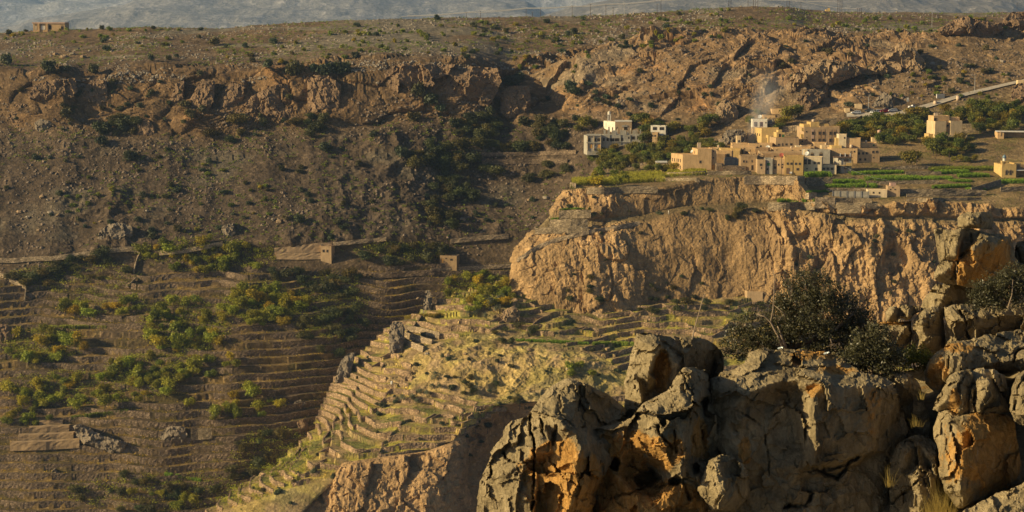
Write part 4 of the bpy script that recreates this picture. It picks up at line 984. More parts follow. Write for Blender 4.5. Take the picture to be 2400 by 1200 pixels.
while xx < 1489:
    wv = ra.uniform(3.5, 9); h.part('upper_wall', xx, min(xx + wv, 1489), 316.5 - ra.choice([2.5, 4, 8, 11, 12.5]), 316.6, 1.0, 1.25, M_bconc); xx += wv + ra.choice([0, 0, 1.4])
for x in (1415, 1447, 1460, 1477.5):                                   # cross walls in cream: the side light is put into their colour
    MB().box(h.lx(x), h.lx(x) + 0.22, 1.3, 5.5, h.lz(316.5), h.lz(302 if x > 1420 else 305)).build('cross_wall', M_pl['cream'], h.root)
for x in (1499.5, 1489.5, 1492, 1512): h.part('starter_column', x, x + 1.5, 303 if x < 1500 else 309, 316.6, 0.4, 0.7, M_bconc)
h.body(1489, 1528, 313.5, 316.6, 0.02, 0.3, 0, M_bconc, roof=False)
h = House('house', 'white box house with two wide windows right of the unfinished building', 1526, 1559.5, 295, 322, 1, 'white', depth=7, cat='house', Y=gY(1540, 346) + 10); h.win(1534.5, 301, 8, 6.4); h.win(1550.5, 301, 9, 6.4)
h = House('house', 'small ochre annex wedged between the unfinished building and the white box house', 1528.5, 1541, 311, 336, 0, 'tan', depth=6, Y=gY(1535, 350) + 4); h.win(1535, 318, 3.4, 4); h.win(1529.8, 318, 2, 4)
h = House('shed', 'pale shed with a white flat roof at the end of the promontory garden', 1547, 1563, 381, 398, 9, 'pale', depth=6, cat='shed', yaw=-3, roof=False); h.part('roof', 1536, 1564, 379.3, 381, -0.4, 6.5, M_roofw); h.swin(1540, 391, 2, 6); h.swin(1544, 391, 2, 5)
h.body(1551, 1569, 392.5, 401, -3, 3, 4, 'tan', roof=False); h.win(1561.5, 397.6, 4.6, 4.6, -3, pane=M_dark)
# ---- the eastern side
h = House('house', 'tall windowless sand-coloured house standing apart among trees', 2190.5, 2217, 284, 333, 3, 'pale', depth=9, yaw=4)
h.body(2227.5, 2255, 283.5, 333, 0, 9, 0, 'pale'); h.body(2216.8, 2227.8, 283, 333, 2.2, 6, 0, 'tan', roof=False); h.body(2190, 2227.5, 272, 284.2, 2.2, 6, 2, 'tan', par=0.2); h.body(2227.4, 2253, 276, 284.2, 3.0, 5, 0, 'tan', par=0.2)
h.win(2223.5, 295, 4, 4, 2.2); h.win(2193.2, 280.4, 5, 6.4, 2.2, pane=M_dark); h.body(2189.5, 2266.5, 316, 333, -1.0, 3, 0, 'pale', roof=False); h.body(2255, 2266.5, 312, 333, 1.4, 6, 0, 'tan'); h.body(2178, 2188, 314, 328, 1.5, 4, 3, 'yellow', par=0.2)
h.part('downpipe', 2218.5, 2219.3, 286, 316, 1.9, 2.1, M_metal)
tank('cream tank on the roof corner of the tall windowless house', h.at(2197, 272, 4), 8, 6, h.Y, square=True)
h = House('hut', 'broken tan hut with a thin slab roof among trees at the right edge', 2338, 2352, 309, 325, 3, 'tan', depth=5, cat='hut', roof=False); h.part('roof_slab', 2334, 2440, 307.5, 309, -0.5, 6, M_roofw); h.part('roof_beam', 2341.5, 2345.5, 306.5, 318, -0.3, 0.2, M_pl['tan']); h.body(2352, 2440, 311, 325, 3, 3, 0, 'mud', roof=False)
h = House('small_mosque', 'small yellow mosque with a blue-domed turret at the right edge', 2347.5, 2381, 388, 416, 2, 'yellow', depth=10, yaw=-2, cat='mosque', roof=False)
h.body(2347.4, 2381, 385.6, 388.2, -0.05, 10, 2, 'yellow', crenel=True, par=0.2); h.body(2381, 2460, 386, 416, 3.0, 8, 0, 'brown', roof=False); h.body(2381, 2460, 384.5, 386.8, 2.9, 8, 0, 'yellow', crenel=True, par=0.2)  # browner plaster right of the corner: its shade is put into the colour
h.part('canopy', 2381.5, 2460, 398.4, 400, 0.2, 3.0, M_wht); h.win(2358.5, 405, 4.6, 9, arch=True); h.win(2368, 405, 4.6, 9, arch=True); h.win(2362.8, 402.5, 1.6, 5); h.win(2372.4, 402.5, 1.6, 5); h.body(2386, 2389, 411, 417, 2, 1, 0, 'yellow', roof=False)
cx = h.lx(2354); r0 = 7 * h.m
tb = MB()
for a in range(4):
    q = R(45 + 90 * a); tb.box(cx + r0 * .95 * math.cos(q) * 1.0 - .35, cx + r0 * .95 * math.cos(q) + .35, 1.6 + r0 * .95 * math.sin(q) - .35, 1.6 + r0 * .95 * math.sin(q) + .35, h.lz(385.6), h.lz(379))
tb.box(cx - r0, cx + r0, 1.6 - r0, 1.6 + r0, h.lz(379.2), h.lz(377.4)).box(cx - .9, cx + .9, .7, 2.5, h.lz(385.6), h.lz(379.2)); tb.build('turret', M_pl['yellow'], h.root)
MB().lathe([(r0 * .52, h.lz(377.4)), (r0 * .52, h.lz(371.5))], cx, 1.6, 12).build('turret_neck', M_pl['white'], h.root)
MB().lathe([(r0 * .5, h.lz(371.5)), (r0 * .62, h.lz(369.4)), (r0 * .6, h.lz(367)), (r0 * .42, h.lz(365)), (r0 * .1, h.lz(363.8)), (.06, h.lz(361.5))], cx, 1.6, 14).build('dome', M_dome, h.root, smooth=True)
h = House('pump_house', 'low yellow pump house carrying the tank tower among the trees', 2044, 2067, 322, 333, 2, 'pale', depth=4, cat='hut')
for i in range(4): h.part('tank_leg', 2055.5 + i * 2.4, 2056.7 + i * 2.4, 313.5, 322, 1.2 + (i % 2) * 1.2, 1.5 + (i % 2) * 1.2, M_pl['tan'])
h.part('tank_stand', 2054.6, 2064.6, 313, 314, 0.8, 3.0, M_pl['tan'])
tank('pinkish round tank on the stand of the pump house', h.at(2059.5, 313, 1.9), 9, 8, h.Y, M_ptank)
h = House('block_hut', 'square grey-brown hut with three openings and a pink tank on its roof', 2080, 2108, 436, 460, 1, 'stone', depth=5, cat='hut'); h.win(2086.5, 443.5, 3, 3, pane=M_dark); h.win(2097, 443.5, 3, 3, pane=M_dark); h.win(2091.5, 439.4, 2.6, 2.4, pane=M_dark)
tank('pink box tank on the square grey-brown hut in the fields', h.at(2091, 436, 2), 13, 6.5, h.Y, M_ptank, True)
h = House('block_hut', 'long low pale block hut with two small openings beside the square hut', 2033.5, 2077.5, 444.5, 461, 1, 'cream', depth=5, cat='hut'); h.win(2046.5, 451, 3, 4, pane=M_dark); h.win(2060, 451.5, 3, 4, pane=M_dark)
h = House('panel_wall', 'grey concrete panel wall with dark posts beside the long block hut', 1951, 2033, 447, 462, 0, M_conc, depth=0.2, cat='wall', roof=False, body='plinth')
h.root['kind'] = 'thing'
for i in range(5): h.part('panel', 1953 + i * 16.4, 1965.5 + i * 16.4, 448, 460, -0.04, -0.002, M_pl['grey'])
for i in range(6): h.part('post', 1950.6 + i * 16.4, 1952.4 + i * 16.4, 446.4, 462, -0.25, -0.05, M_metal)
# ---- out on the slopes
h = House('hut', 'stone hut with two dark windows at the end of the footpath wall', 752, 777.5, 576, 612, 2, 'stone', depth=6, cat='hut'); h.win(759, 587.5, 4.6, 6, pane=M_dark); h.win(768, 587.5, 4, 6, pane=M_dark)
h = House('cabin', 'grey stone cabin with a yellow door under the dark trees', 1031, 1071, 598, 624, 2, 'mud', depth=6, cat='cabin'); h.door(1037.3, 606, 616, 5, M_ply); h.win(1058.5, 607.5, 5, 4.6, pane=M_dark); h.win(1046, 605, 3, 3, pane=M_dark)
h = House('tank_house', 'open concrete tank with a lit left side at the cliff foot', 1751, 1787, 682, 704, 12, 'stone', depth=7, cat='tank', Y=gY(1765, 706, ('D',)), roof=True)
h = House('ruin', 'ruined sandstone house with arches, alone on the western skyline', 78, 152.5, 54, 74, 3, 'tan', depth=9, cat='ruin', Y=1288, roof=False, yaw=-3)
h.part('lintel', 76, 153, 52.6, 55.4, -0.5, 9, M_pl['pink']); h.win(84.5, 65, 5, 9, arch=True, pane=M_pl['cream']); h.win(101.5, 65, 9, 9, arch=True, pane=M_pl['white']); h.win(118, 64, 5, 9, pane=M_dark); h.win(146.5, 66, 5, 7, arch=True, pane=M_dark)
h.part('pillar', 90, 93.5, 55.4, 74, -0.6, -0.1, M_pl['tan']); h.part('pillar', 109.5, 113, 55.4, 74, -0.6, -0.1, M_pl['tan'])
h = House('summit_box', 'tiny yellow service box on the skyline beside the power poles', 1935, 1945, 22.5, 31, 1, 'yellow', depth=2.5, cat='hut', Y=1392); h.part('hatch', 1939, 1944.6, 19, 22.5, 0.2, 1.6, M_pl['yellow'])
# ================================================================== THE NEAR ROCKS
def lime_mat(name):
    m, nt, b = new_mat(name)
    geo = N(nt, 'ShaderNodeNewGeometry').outputs['Position']
    st = N(nt, 'ShaderNodeAttribute', attribute_name='stain').outputs['Fac']
    n1 = noise(nt, geo, 1.1, 8, 0.7); n2 = noise(nt, geo, 9.0, 6, 0.75)
    streak = noise(nt, scaled(nt, geo, (5.0, 5.0, 0.55)), 1.0, 6, 0.7, 0.6)
    grey = ramp(nt, n1, [(0.28, (0.18, 0.14, 0.078)), (0.5, (0.35, 0.278, 0.158)), (0.72, (0.48, 0.385, 0.23))])
    grey = mix(nt, 1.0, grey, ramp(nt, streak, [(0.3, 0.72), (0.7, 1.2)]), 'MULTIPLY')
    grey = mix(nt, 1.0, grey, ramp(nt, n2, [(0.3, 0.75), (0.7, 1.2)]), 'MULTIPLY')
    och = ramp(nt, streak, [(0.25, (0.26, 0.125, 0.035)), (0.5, (0.53, 0.295, 0.085)), (0.75, (0.62, 0.40, 0.165))])
    och = mix(nt, 1.0, och, ramp(nt, n2, [(0.3, 0.7), (0.7, 1.2)]), 'MULTIPLY')
    edge = N(nt, 'ShaderNodeMath', operation='ADD'); L(nt, st, edge.inputs[0])
    nn = N(nt, 'ShaderNodeMath', operation='MULTIPLY_ADD'); L(nt, noise(nt, geo, 1.7, 7, 0.7), nn.inputs[0]); nn.inputs[1].default_value = 1.6; nn.inputs[2].default_value = -0.8
    L(nt, nn.outputs[0], edge.inputs[1])
    fac = ramp(nt, edge.outputs[0], [(0.42, 0.0), (0.58, 1.0)])
    c = mix(nt, fac, grey, och)
    # dark water marks and thin white calcite veins
    wm = noise(nt, scaled(nt, geo, (1.6, 1.6, 0.25)), 1.0, 5, 0.65)
    c = mix(nt, 1.0, c, ramp(nt, wm, [(0.3, 0.55), (0.48, 1.0)]), 'MULTIPLY')
    ve = voro(nt, scaled(nt, geo, (1.0, 1.0, 0.45)), 0.9, 'DISTANCE_TO_EDGE')
    vf = ramp(nt, ve.outputs['Distance'], [(0.0, 1.0), (0.006, 0.0)])
    vm = N(nt, 'ShaderNodeMath', operation='MULTIPLY'); L(nt, vf, vm.inputs[0]); L(nt, ramp(nt, noise(nt, geo, 2.3, 4), [(0.55, 0.0), (0.62, 0.55)]), vm.inputs[1])
    c = mix(nt, vm.outputs[0], c, (0.5, 0.46, 0.38))
    L(nt, c, b.inputs['Base Color']); b.inputs['Roughness'].default_value = 0.9; b.inputs['Specular IOR Level'].default_value = 0.2
    p = bump(nt, b, noise(nt, geo, 3.0, 12, 0.75), 0.15, 1.0)
    p = bump(nt, b, streak, 0.07, 0.7, p)
    bump(nt, b, voro(nt, geo, 14.0).outputs['Distance'], 0.012, 0.5, p)
    return m
M_lime = lime_mat('weathered_limestone')
def poly_sd(px, py, poly):
    """signed pixel distance to an outline (inside > 0) and the nearest outline point"""
    best = np.full(px.shape, 1e9); nx = px.copy(); ny = py.copy(); ins = np.zeros(px.shape, bool)
    n = len(poly)
    for i in range(n):
        (ax, ay), (bx, by) = poly[i], poly[(i + 1) % n]
        dx, dy = bx - ax, by - ay
        t = np.clip(((px - ax) * dx + (py - ay) * dy) / (dx * dx + dy * dy + 1e-9), 0, 1)
        qx, qy = ax + t * dx, ay + t * dy
        d = np.hypot(px - qx, py - qy); c = d < best
        best = np.where(c, d, best); nx = np.where(c, qx, nx); ny = np.where(c, qy, ny)
        cr = ((ay > py) != (by > py)) & (px < (bx - ax) * (py - ay) / (by - ay + 1e-9) + ax)
        ins ^= cr
    return np.where(ins, best, -best), nx, ny
def tin(pts, gx, gy):
    """linear interpolation over the triangles of scattered (x, y, d) points"""
    res = delaunay_2d_cdt([Vector((p[0], p[1])) for p in pts], [], [], 0, 1e-4)
    V = [(v.x, v.y) for v in res[0]]; D = [pts[o[0]][2] for o in res[3]]
    out = np.full(gx.shape, np.nan)
    for f in res[2]:
        a, b, c = f[:3]
        (x0, y0), (x1, y1), (x2, y2) = V[a], V[b], V[c]
        det = (y1 - y2) * (x0 - x2) + (x2 - x1) * (y0 - y2)
        if abs(det) < 1e-9: continue
        l0 = ((y1 - y2) * (gx - x2) + (x2 - x1) * (gy - y2)) / det; l1 = ((y2 - y0) * (gx - x2) + (x0 - x2) * (gy - y2)) / det; l2 = 1 - l0 - l1
        k = (l0 > -1e-6) & (l1 > -1e-6) & (l2 > -1e-6)
        out = np.where(k, l0 * D[a] + l1 * D[b] + l2 * D[c], out)
    return out
def rock(name, label, Y, outline, inner, cracks=(), stain=(), holes=(), edge=1.0, rnd=34, thick=3.0, rough=1.0, facet=0.5, seed=1, step=3.2, cat='rock', mat=None, group=None, mscale=1.0, faces=0.0):
    """one rock: outline in photo pixels, inner (px, py, metres towards +away) shape its faces at about Y metres; closed behind"""
    xs = [p[0] for p in outline]; ys = [p[1] for p in outline]
    gx, gy = np.meshgrid(np.arange(min(xs) - 2 * step, max(xs) + 2 * step, step), np.arange(min(ys) - 2 * step, max(ys) + 2 * step, step))
    sd, nx, ny = poly_sd(gx, gy, [(p[0], p[1]) for p in outline])
    wob = perlin(np.stack([gx / 26., gy / 26., gx * 0 + seed], -1), seed) * 2.2
    gx_, gy_ = gx + 9 * fbm(np.stack([gx / 34., gy / 34., gx * 0 + seed], -1), 4, seed + 40, 0.65), gy + 9 * fbm(np.stack([gx / 34., gy / 34., gx * 0 + seed], -1), 4, seed + 60, 0.65)
    keep = sd > -0.72 * step
    snap = keep & (sd < 0.72 * step)
    X = np.where(snap, nx, gx); Yp = np.where(snap, ny, gy)
    pts = [(p[0], p[1], p[2] if len(p) > 2 else edge) for p in outline] + [tuple(p) for p in inner]
    if inner:
        for i in range(len(outline)):
            q = min(inner, key=lambda t: (t[0] - pts[i][0]) ** 2 + (t[1] - pts[i][1]) ** 2); pts[i] = (pts[i][0], pts[i][1], 0.42 * pts[i][2] + 0.58 * q[2])
    base = [(min(xs) - 60, min(ys) - 60, edge), (max(xs) + 60, min(ys) - 60, edge), (max(xs) + 60, max(ys) + 60, edge), (min(xs) - 60, max(ys) + 60, edge)]
    d = tin(pts + base, X, Yp); d = np.where(np.isnan(d), edge, d)
    for _ in range(2):                                                # ease the creases a little
        q = np.pad(d, 1, 'edge'); d = 0.6 * d + 0.1 * (q[:-2, 1:-1] + q[2:, 1:-1] + q[1:-1, :-2] + q[1:-1, 2:])
    m = Y / F
    s = np.clip(sd / (rnd * 0.30), 0, 1)
    d = d + rnd * m * 0.75 * (1 - np.sqrt(np.clip(1 - (1 - s) ** 2, 0, 1)))
    W = np.stack([X * m, Yp * m, d * 0.8 + Y], -1) / mscale
    f1, f2, cid = worley(W / 0.85 + 0.35 * fbm(W / 0.5, 2, seed)[..., None], seed)
    f1b, f2b, cidb = worley(W * np.array([1, .5, 1]) / 0.34, seed + 3)
    t1, j1 = tilts(W * np.array([1, .8, 1]) / 1.0 + 0.12 * fbm(W / 0.4, 3, seed)[..., None], seed + 31, 1.0); t2, j2 = tilts(W / 0.36 + 0.15 * fbm(W / 0.2, 2, seed)[..., None], seed + 33, 1.0)
    n = facet * (0.95 * t1 + 0.26 * t2 - 0.10 * (1 - sstep(0, .07, j1)) - 0.05 * (1 - sstep(0, .12, j2)))
    n = n + 0.2 * facet * (0.5 * (cid - 0.5) * sstep(0, .12, f2 - f1) + 0.22 * (cidb - 0.5) * sstep(0, .2, f2b - f1b) + 0.3 * (f1 - 0.5)) + rough * (0.15 * fbm(W / 0.9, 6, seed + 7, 0.55) - 0.10 * ridged(W * np.array([1.0, 0.45, 1.0]) / 0.42, 4, seed + 9, 0.55))
    d = d + n * mscale
    for cr in cracks:
        *line, w, dep = cr
        cd = np.full(X.shape, 1e9); Xc, Yc = X + gx_ - gx, Yp + gy_ - gy
        for (ax, ay), (bx, by) in zip(line[:-1], line[1:]):
            t = np.clip(((Xc - ax) * (bx - ax) + (Yc - ay) * (by - ay)) / ((bx - ax) ** 2 + (by - ay) ** 2 + 1e-9), 0, 1)
            cd = np.minimum(cd, np.hypot(Xc - ax - t * (bx - ax), Yc - ay - t * (by - ay)))
        cd = cd + wob
        tw = 0.45 + 0.55 * sstep(-0.5, 0.5, perlin(np.stack([X / 31., Yp / 31., X * 0 + w], -1), seed + 2))
        d = d + 0.75 * dep * tw * np.exp(-np.clip(cd, 0, None) ** 2 / (w * w * 0.36))
    for hx, hy, rx, ry, dep in holes:
        q = np.hypot((X - hx) / rx, (Yp - hy) / ry) + 0.12 * wob / 2.2
        d = d + dep * sstep(1.05, 0.7, q + 0.22 * 2.0 * fbm(np.stack([X / 20., Yp / 20., X * 0 + hx], -1), 4, seed))
    sta = np.zeros(X.shape)
    for sx, sy, rx, ry, a in stain:
        sta = np.maximum(sta, 1.15 * a * np.exp(-(((X - sx) / rx / 1.3) ** 2 + ((Yp - sy) / ry / 1.3) ** 2) ** 1.5))
    jx = 3.4 * tilts(np.stack([X / 30., Yp / 30., 0 * X + seed], -1), seed + 51)[0] + 1.3 * perlin(np.stack([X / 7., Yp / 7., 0 * X + seed], -1), seed + 53); jy = 3.4 * tilts(np.stack([X / 30., Yp / 30., 0 * X + seed + 9], -1), seed + 52)[0] + 1.3 * perlin(np.stack([X / 7., Yp / 7., 0 * X + seed + 9], -1), seed + 54)
    js = min(1.0, (max(xs) - min(xs)) / 140.)
    X = X + js * jx; Yp = Yp + js * jy
    front = P3(X, Yp, Y + d)
    back = P3(lerp(X, np.mean(xs), 0.06), lerp(Yp, np.mean(ys), 0.06), Y + np.maximum(d.max() * 0.5, edge) + thick + 0 * d)
    idx = -np.ones(X.shape, int); ids = np.nonzero(keep.ravel())[0]; idx.ravel()[ids] = np.arange(len(ids))
    nv, nu = X.shape
    q = grid_quads(nv, nu); ok = keep.ravel()[q].all(1); q = idx.ravel()[q[ok]]
    ed = np.concatenate([q[:, [0, 1]], q[:, [1, 2]], q[:, [2, 3]], q[:, [3, 0]]])
    key = np.sort(ed, 1); u, inv, cnt = np.unique(key, axis=0, return_inverse=True, return_counts=True)
    be = ed[cnt[inv.ravel()] == 1]
    nn = len(ids)
    Q = np.concatenate([q, q[:, ::-1] + nn, np.stack([be[:, 1], be[:, 0], be[:, 0] + nn, be[:, 1] + nn], 1)])
    V = np.concatenate([front.reshape(-1, 3)[ids], back.reshape(-1, 3)[ids]])
    o = link(name, mesh_np(name, V, Q, mat or M_lime, {'stain': np.tile(sta.ravel()[ids], 2)}))
    return tag(o, label, cat, group)

YF = 40.0
# left buttress: grey crown, ochre lower right
rock('boulder', 'big grey and ochre buttress, the lowest and leftmost of the near rocks', YF,
     [(1100, 1260, 2), (1116, 1200, 1.9), (1124, 1130, 1.8), (1140, 1090, 1.7), (1147, 1070, 1.6), (1160, 1046, 1.6), (1176, 1024, 1.5), (1178, 1008, 1.5), (1190, 992, 1.5), (1208, 982, 1.5), (1236, 976, 1.5),
      (1248, 958, 1.5), (1262, 938, 1.6), (1280, 914, 1.7), (1300, 900, 1.8), (1322, 890, 1.9), (1348, 888, 2.0), (1366, 898, 2.0), (1384, 905, 2.1), (1410, 916, 2.4), (1440, 934, 2.8), (1464, 956, 3.0), (1480, 1000, 2.6), (1470, 1040, 2.4), (1440, 1070, 2.2), (1420, 1110, 2.2), (1400, 1150, 2.4), (1390, 1200, 2.6), (1392, 1260, 2.6)],
     [(1300, 920, 1.0), (1345, 905, 1.0), (1352, 950, 0.8), (1300, 960, 0.6), (1380, 930, 1.9), (1420, 960, 2.3), (1400, 1000, 1.6), (1340, 990, 0.5), (1280, 990, 0.5), (1350, 1010, 0.3), (1230, 1000, 0.7), (1200, 1040, 0.7), (1250, 1060, 0.1), (1250, 1200, 0.0), (1180, 1120, 0.6), (1170, 1200, 0.8),
      (1310, 1000, 0.25), (1320, 1030, 0.4), (1300, 1060, 0.4), (1360, 1050, 0.15), (1350, 1100, 0.1), (1260, 1100, 0.6), (1260, 1200, 0.65), (1330, 1200, 0.2), (1376, 1130, 0.35), (1404, 1040, 0.9), (1250, 1260, 0.2)],
     cracks=[((1240, 980), (1246, 1010), (1252, 1050), (1250, 1110), (1246, 1200), 3.2, 0.9), ((1270, 985), (1276, 1020), 2.6, 0.5), ((1178, 1060), (1200, 1082), (1222, 1088), (1250, 1082), 3, 0.45), ((1150, 1092), (1153, 1110), (1131, 1140), 3, 0.5), ((1320, 984), (1350, 996), (1375, 1002), 3, 0.4), ((1300, 1090), (1320, 1120), (1350, 1136), 2.5, 0.3), ((1304, 1000), (1296, 1040), 5, 0.5), ((1360, 905), (1356, 960), 2.5, 0.3), ((1312, 930), (1314, 974), 2.5, 0.3)],
     stain=[(1320, 1130, 75, 70, 1.1), (1300, 1060, 34, 26, 0.8), (1345, 1200, 60, 60, 1.1), (1270, 1180, 22, 70, 1.0)], edge=2.0, seed=11)
rock('boulder', 'tall pale grey block with a dark triangular recess, standing behind the pitted ochre rock', YF + 2.2,
     [(1452, 1010, 2.4), (1463, 970, 1.9), (1465, 920, 1.6), (1462, 895, 1.4), (1472, 868, 1.4), (1480, 830, 1.4), (1488, 800, 1.4), (1490, 781, 1.5), (1512, 778, 1.5), (1545, 784, 1.6), (1590, 791, 1.9), (1625, 788, 2.0), (1660, 800, 2.2), (1680, 812, 2.6), (1698, 832, 3.0), (1698, 862, 3.0), (1690, 900, 3), (1640, 980, 3), (1560, 1010, 2.6)],
     [(1500, 800, 0.7), (1530, 800, 0.7), (1492, 880, 0.5), (1480, 930, 0.6), (1544, 818, 0.3), (1520, 880, 0.2), (1506, 930, 0.2), (1549, 824, 1.5), (1530, 880, 1.7), (1516, 928, 1.3), (1562, 890, 1.2), (1574, 900, 0.9), (1548, 900, 1.6), (1560, 820, 0.8), (1580, 860, 0.7), (1600, 840, 0.9), (1575, 895, 0.6), (1620, 815, 1.3), (1660, 820, 2.0), (1620, 880, 1.5), (1690, 850, 2.8), (1590, 960, 1.2), (1500, 980, 0.8)],
     cracks=[((1492, 946), (1500, 980), (1515, 1000), 2.5, 0.3)], stain=[(1552, 870, 18, 40, 0.75)], edge=1.8, rnd=22, seed=21, facet=0.4)
rock('boulder', 'pitted ochre rock with a round hole, in the middle of the near rocks', YF + 0.4,
     [(1376, 1260, 2.4), (1384, 1200, 2.2), (1396, 1140, 2), (1396, 1090, 1.8), (1376, 1050, 1.6), (1380, 1022, 1.4), (1398, 1002, 1.4), (1416, 998, 1.4), (1450, 990, 1.4), (1480, 978, 1.4), (1510, 945, 1.4), (1545, 925, 1.4), (1575, 905, 1.5), (1590, 876, 1.5), (1606, 860, 1.5), (1630, 862, 1.6), (1650, 866, 1.8), (1662, 872, 2.0), (1666, 920, 2.2), (1680, 990, 2.0), (1684, 1060, 1.8), (1720, 1100, 2.0), (1750, 1160, 2.2), (1750, 1260, 2.4)],
     [(1420, 1030, 0.7), (1470, 1000, 0.5), (1500, 980, 0.2), (1460, 1060, 0.4), (1430, 1100, 0.6), (1410, 1200, 0.6), (1480, 1150, 0.35), (1540, 960, 0.2), (1590, 920, 0.2), (1600, 880, 0.4), (1550, 1020, 0.0), (1500, 1050, 0.2), (1560, 1080, 0.25), (1530, 1110, 1.3), (1510, 1130, 1.4), (1596, 1100, 0.3), (1600, 1020, 0.0), (1590, 1060, 0.05), (1612, 1110, 0.6), (1625, 956, 0.2), (1640, 1000, 0.9), (1650, 950, 1.2), (1650, 900, 0.9), (1630, 870, 0.7), (1660, 1060, 1.4),
      (1580, 1150, 0.15), (1540, 1180, 0.1), (1640, 1180, 0.3), (1700, 1180, 1.1), (1500, 1250, 0.3), (1650, 1250, 0.6), (1560, 1130, 0.7)],
     cracks=[((1430, 1170), (1450, 1160), (1490, 1152), (1520, 1140), 3, 0.6), ((1628, 965), (1640, 1000), (1650, 1040), 2.6, 0.4), ((1590, 860), (1610, 900), (1622, 925), 3, 0.45), ((1540, 1000), (1556, 1030), (1575, 1050), 3.5, 0.6), ((1506, 944), (1516, 976), 2.5, 0.3), ((1600, 1120), (1614, 1170), 4, 0.5), ((1580, 1010), (1584, 1060), 4, 0.5), ((1480, 1030), (1484, 1080), 3, 0.3)],
     stain=[(1450, 1110, 55, 75, 1.1), (1500, 1040, 40, 30, 0.7), (1560, 1060, 45, 40, 0.75), (1560, 1190, 70, 50, 1.1), (1640, 1030, 22, 50, 0.7), (1470, 1220, 80, 60, 1.1)],
     holes=[(1439, 1087, 14, 15, 1.4), (1518, 1122, 30, 20, 0.9), (1586, 1128, 16, 9, 0.7), (1650, 945, 9, 18, 0.8), (1632, 1100, 9, 16, 0.5)], edge=1.9, seed=31, facet=0.7, rough=1.15, rnd=26)
rock('boulder', 'knobbly grey rock bulging beneath the great dark boulder', YF - 0.3,
     [(1634, 1150, 1.2), (1645, 1115, 1.0), (1660, 1080, 1.0), (1690, 1064, 1.0), (1720, 1070, 1.2), (1745, 1095, 1.5), (1758, 1125, 1.7), (1756, 1165, 1.8), (1720, 1200, 1.6), (1670, 1195, 1.4)],
     [(1680, 1100, 0.2), (1690, 1150, 0.2), (1720, 1110, 0.6), (1735, 1150, 0.9), (1660, 1140, 0.5)], edge=1.4, rnd=22, thick=1.2, seed=41, rough=1.2)
rock('boulder', 'great dark boulder with a sunlit wedge on its face, largest of the near rocks', YF + 0.9,
     [(1640, 1260, 2.4), (1668, 1200, 2.2), (1682, 1120, 2.0), (1668, 1040, 1.8), (1662, 980, 1.8), (1660, 925, 1.8), (1664, 890, 2.0), (1692, 872, 2.2), (1722, 866, 2.4), (1744, 850, 2.6), (1756, 826, 2.8), (1790, 816, 3.0), (1830, 818, 3.2), (1880, 820, 3.3), (1930, 824, 3.4), (1966, 836, 3.4), (1996, 856, 3.2), (2030, 876, 3.0), (2070, 884, 2.8), (2098, 896, 2.8), (2112, 930, 2.8), (2120, 970, 2.8), (2130, 1010, 2.8), (2120, 1030, 2.6), (2090, 1080, 2.6), (2082, 1140, 2.6), (2080, 1200, 2.6), (2078, 1260, 2.8)],
     [(1680, 910, 0.9), (1700, 890, 1.1), (1740, 880, 1.2), (1780, 850, 1.6), (1850, 850, 1.8), (1930, 850, 1.9), (1980, 876, 1.6), (1690, 960, 0.7), (1700, 1000, 0.6), (1720, 950, 0.35), (1760, 920, 0.45), (1800, 900, 0.55), (1840, 890, 0.6), (1735, 990, 0.35), (1722, 1040, 0.55), (1740, 1005, 0.7), (1790, 960, 0.9), (1840, 940, 1.05), (1866, 930, 0.9), (1880, 950, 0.55), (1905, 930, -0.1), (1925, 900, 0.1), (1910, 985, -0.25), (1912, 1040, -0.2), (1908, 1086, 0.0), (1860, 1000, 1.05), (1870, 1050, 0.85), (1890, 1080, 0.35), (1780, 1040, 0.95), (1800, 1100, 0.9), (1850, 1140, 0.7), (1760, 1150, 1.1),
      (1960, 905, 0.35), (2020, 905, 0.6), (2070, 910, 1.0), (1980, 980, 0.35), (2040, 990, 0.75), (2090, 1000, 1.6), (1960, 1060, 0.25), (2030, 1050, 0.7), (2070, 1060, 1.4), (1930, 1095, 0.35), (2010, 1075, 0.6), (1900, 1120, 1.0), (1960, 1110, 1.1), (2015, 1090, 1.3), (1900, 1180, 0.8), (1980, 1160, 0.85), (2050, 1130, 1.3), (2060, 1200, 1.4), (1860, 1240, 0.7), (1960, 1250, 0.7), (1700, 1240, 1.6)],
     cracks=[((1728, 960), (1790, 1000), (1800, 1060), (1806, 1120), 2.6, 0.35), ((1820, 914), (1846, 920), (1850, 940), (1830, 960), (1814, 976), 2.4, 0.25), ((1906, 1096), (1960, 1120), (1990, 1084), (2012, 1070), 7, 0.9), ((1880, 1104), (1950, 1098), (2010, 1076), 5, 0.6), ((1840, 1188), (1890, 1184), (1902, 1160), 6, 0.8), ((1720, 966), (1742, 978), 2.5, 0.25)],
     stain=[(1900, 830, 60, 14, 0.6), (1905, 915, 24, 16, 0.62), (1960, 868, 60, 10, 0.55), (1745, 1055, 16, 30, 0.75), (2045, 960, 24, 60, 0.45)], holes=[], edge=2.6, rnd=18, seed=51, facet=0.42, rough=0.85, thick=5)
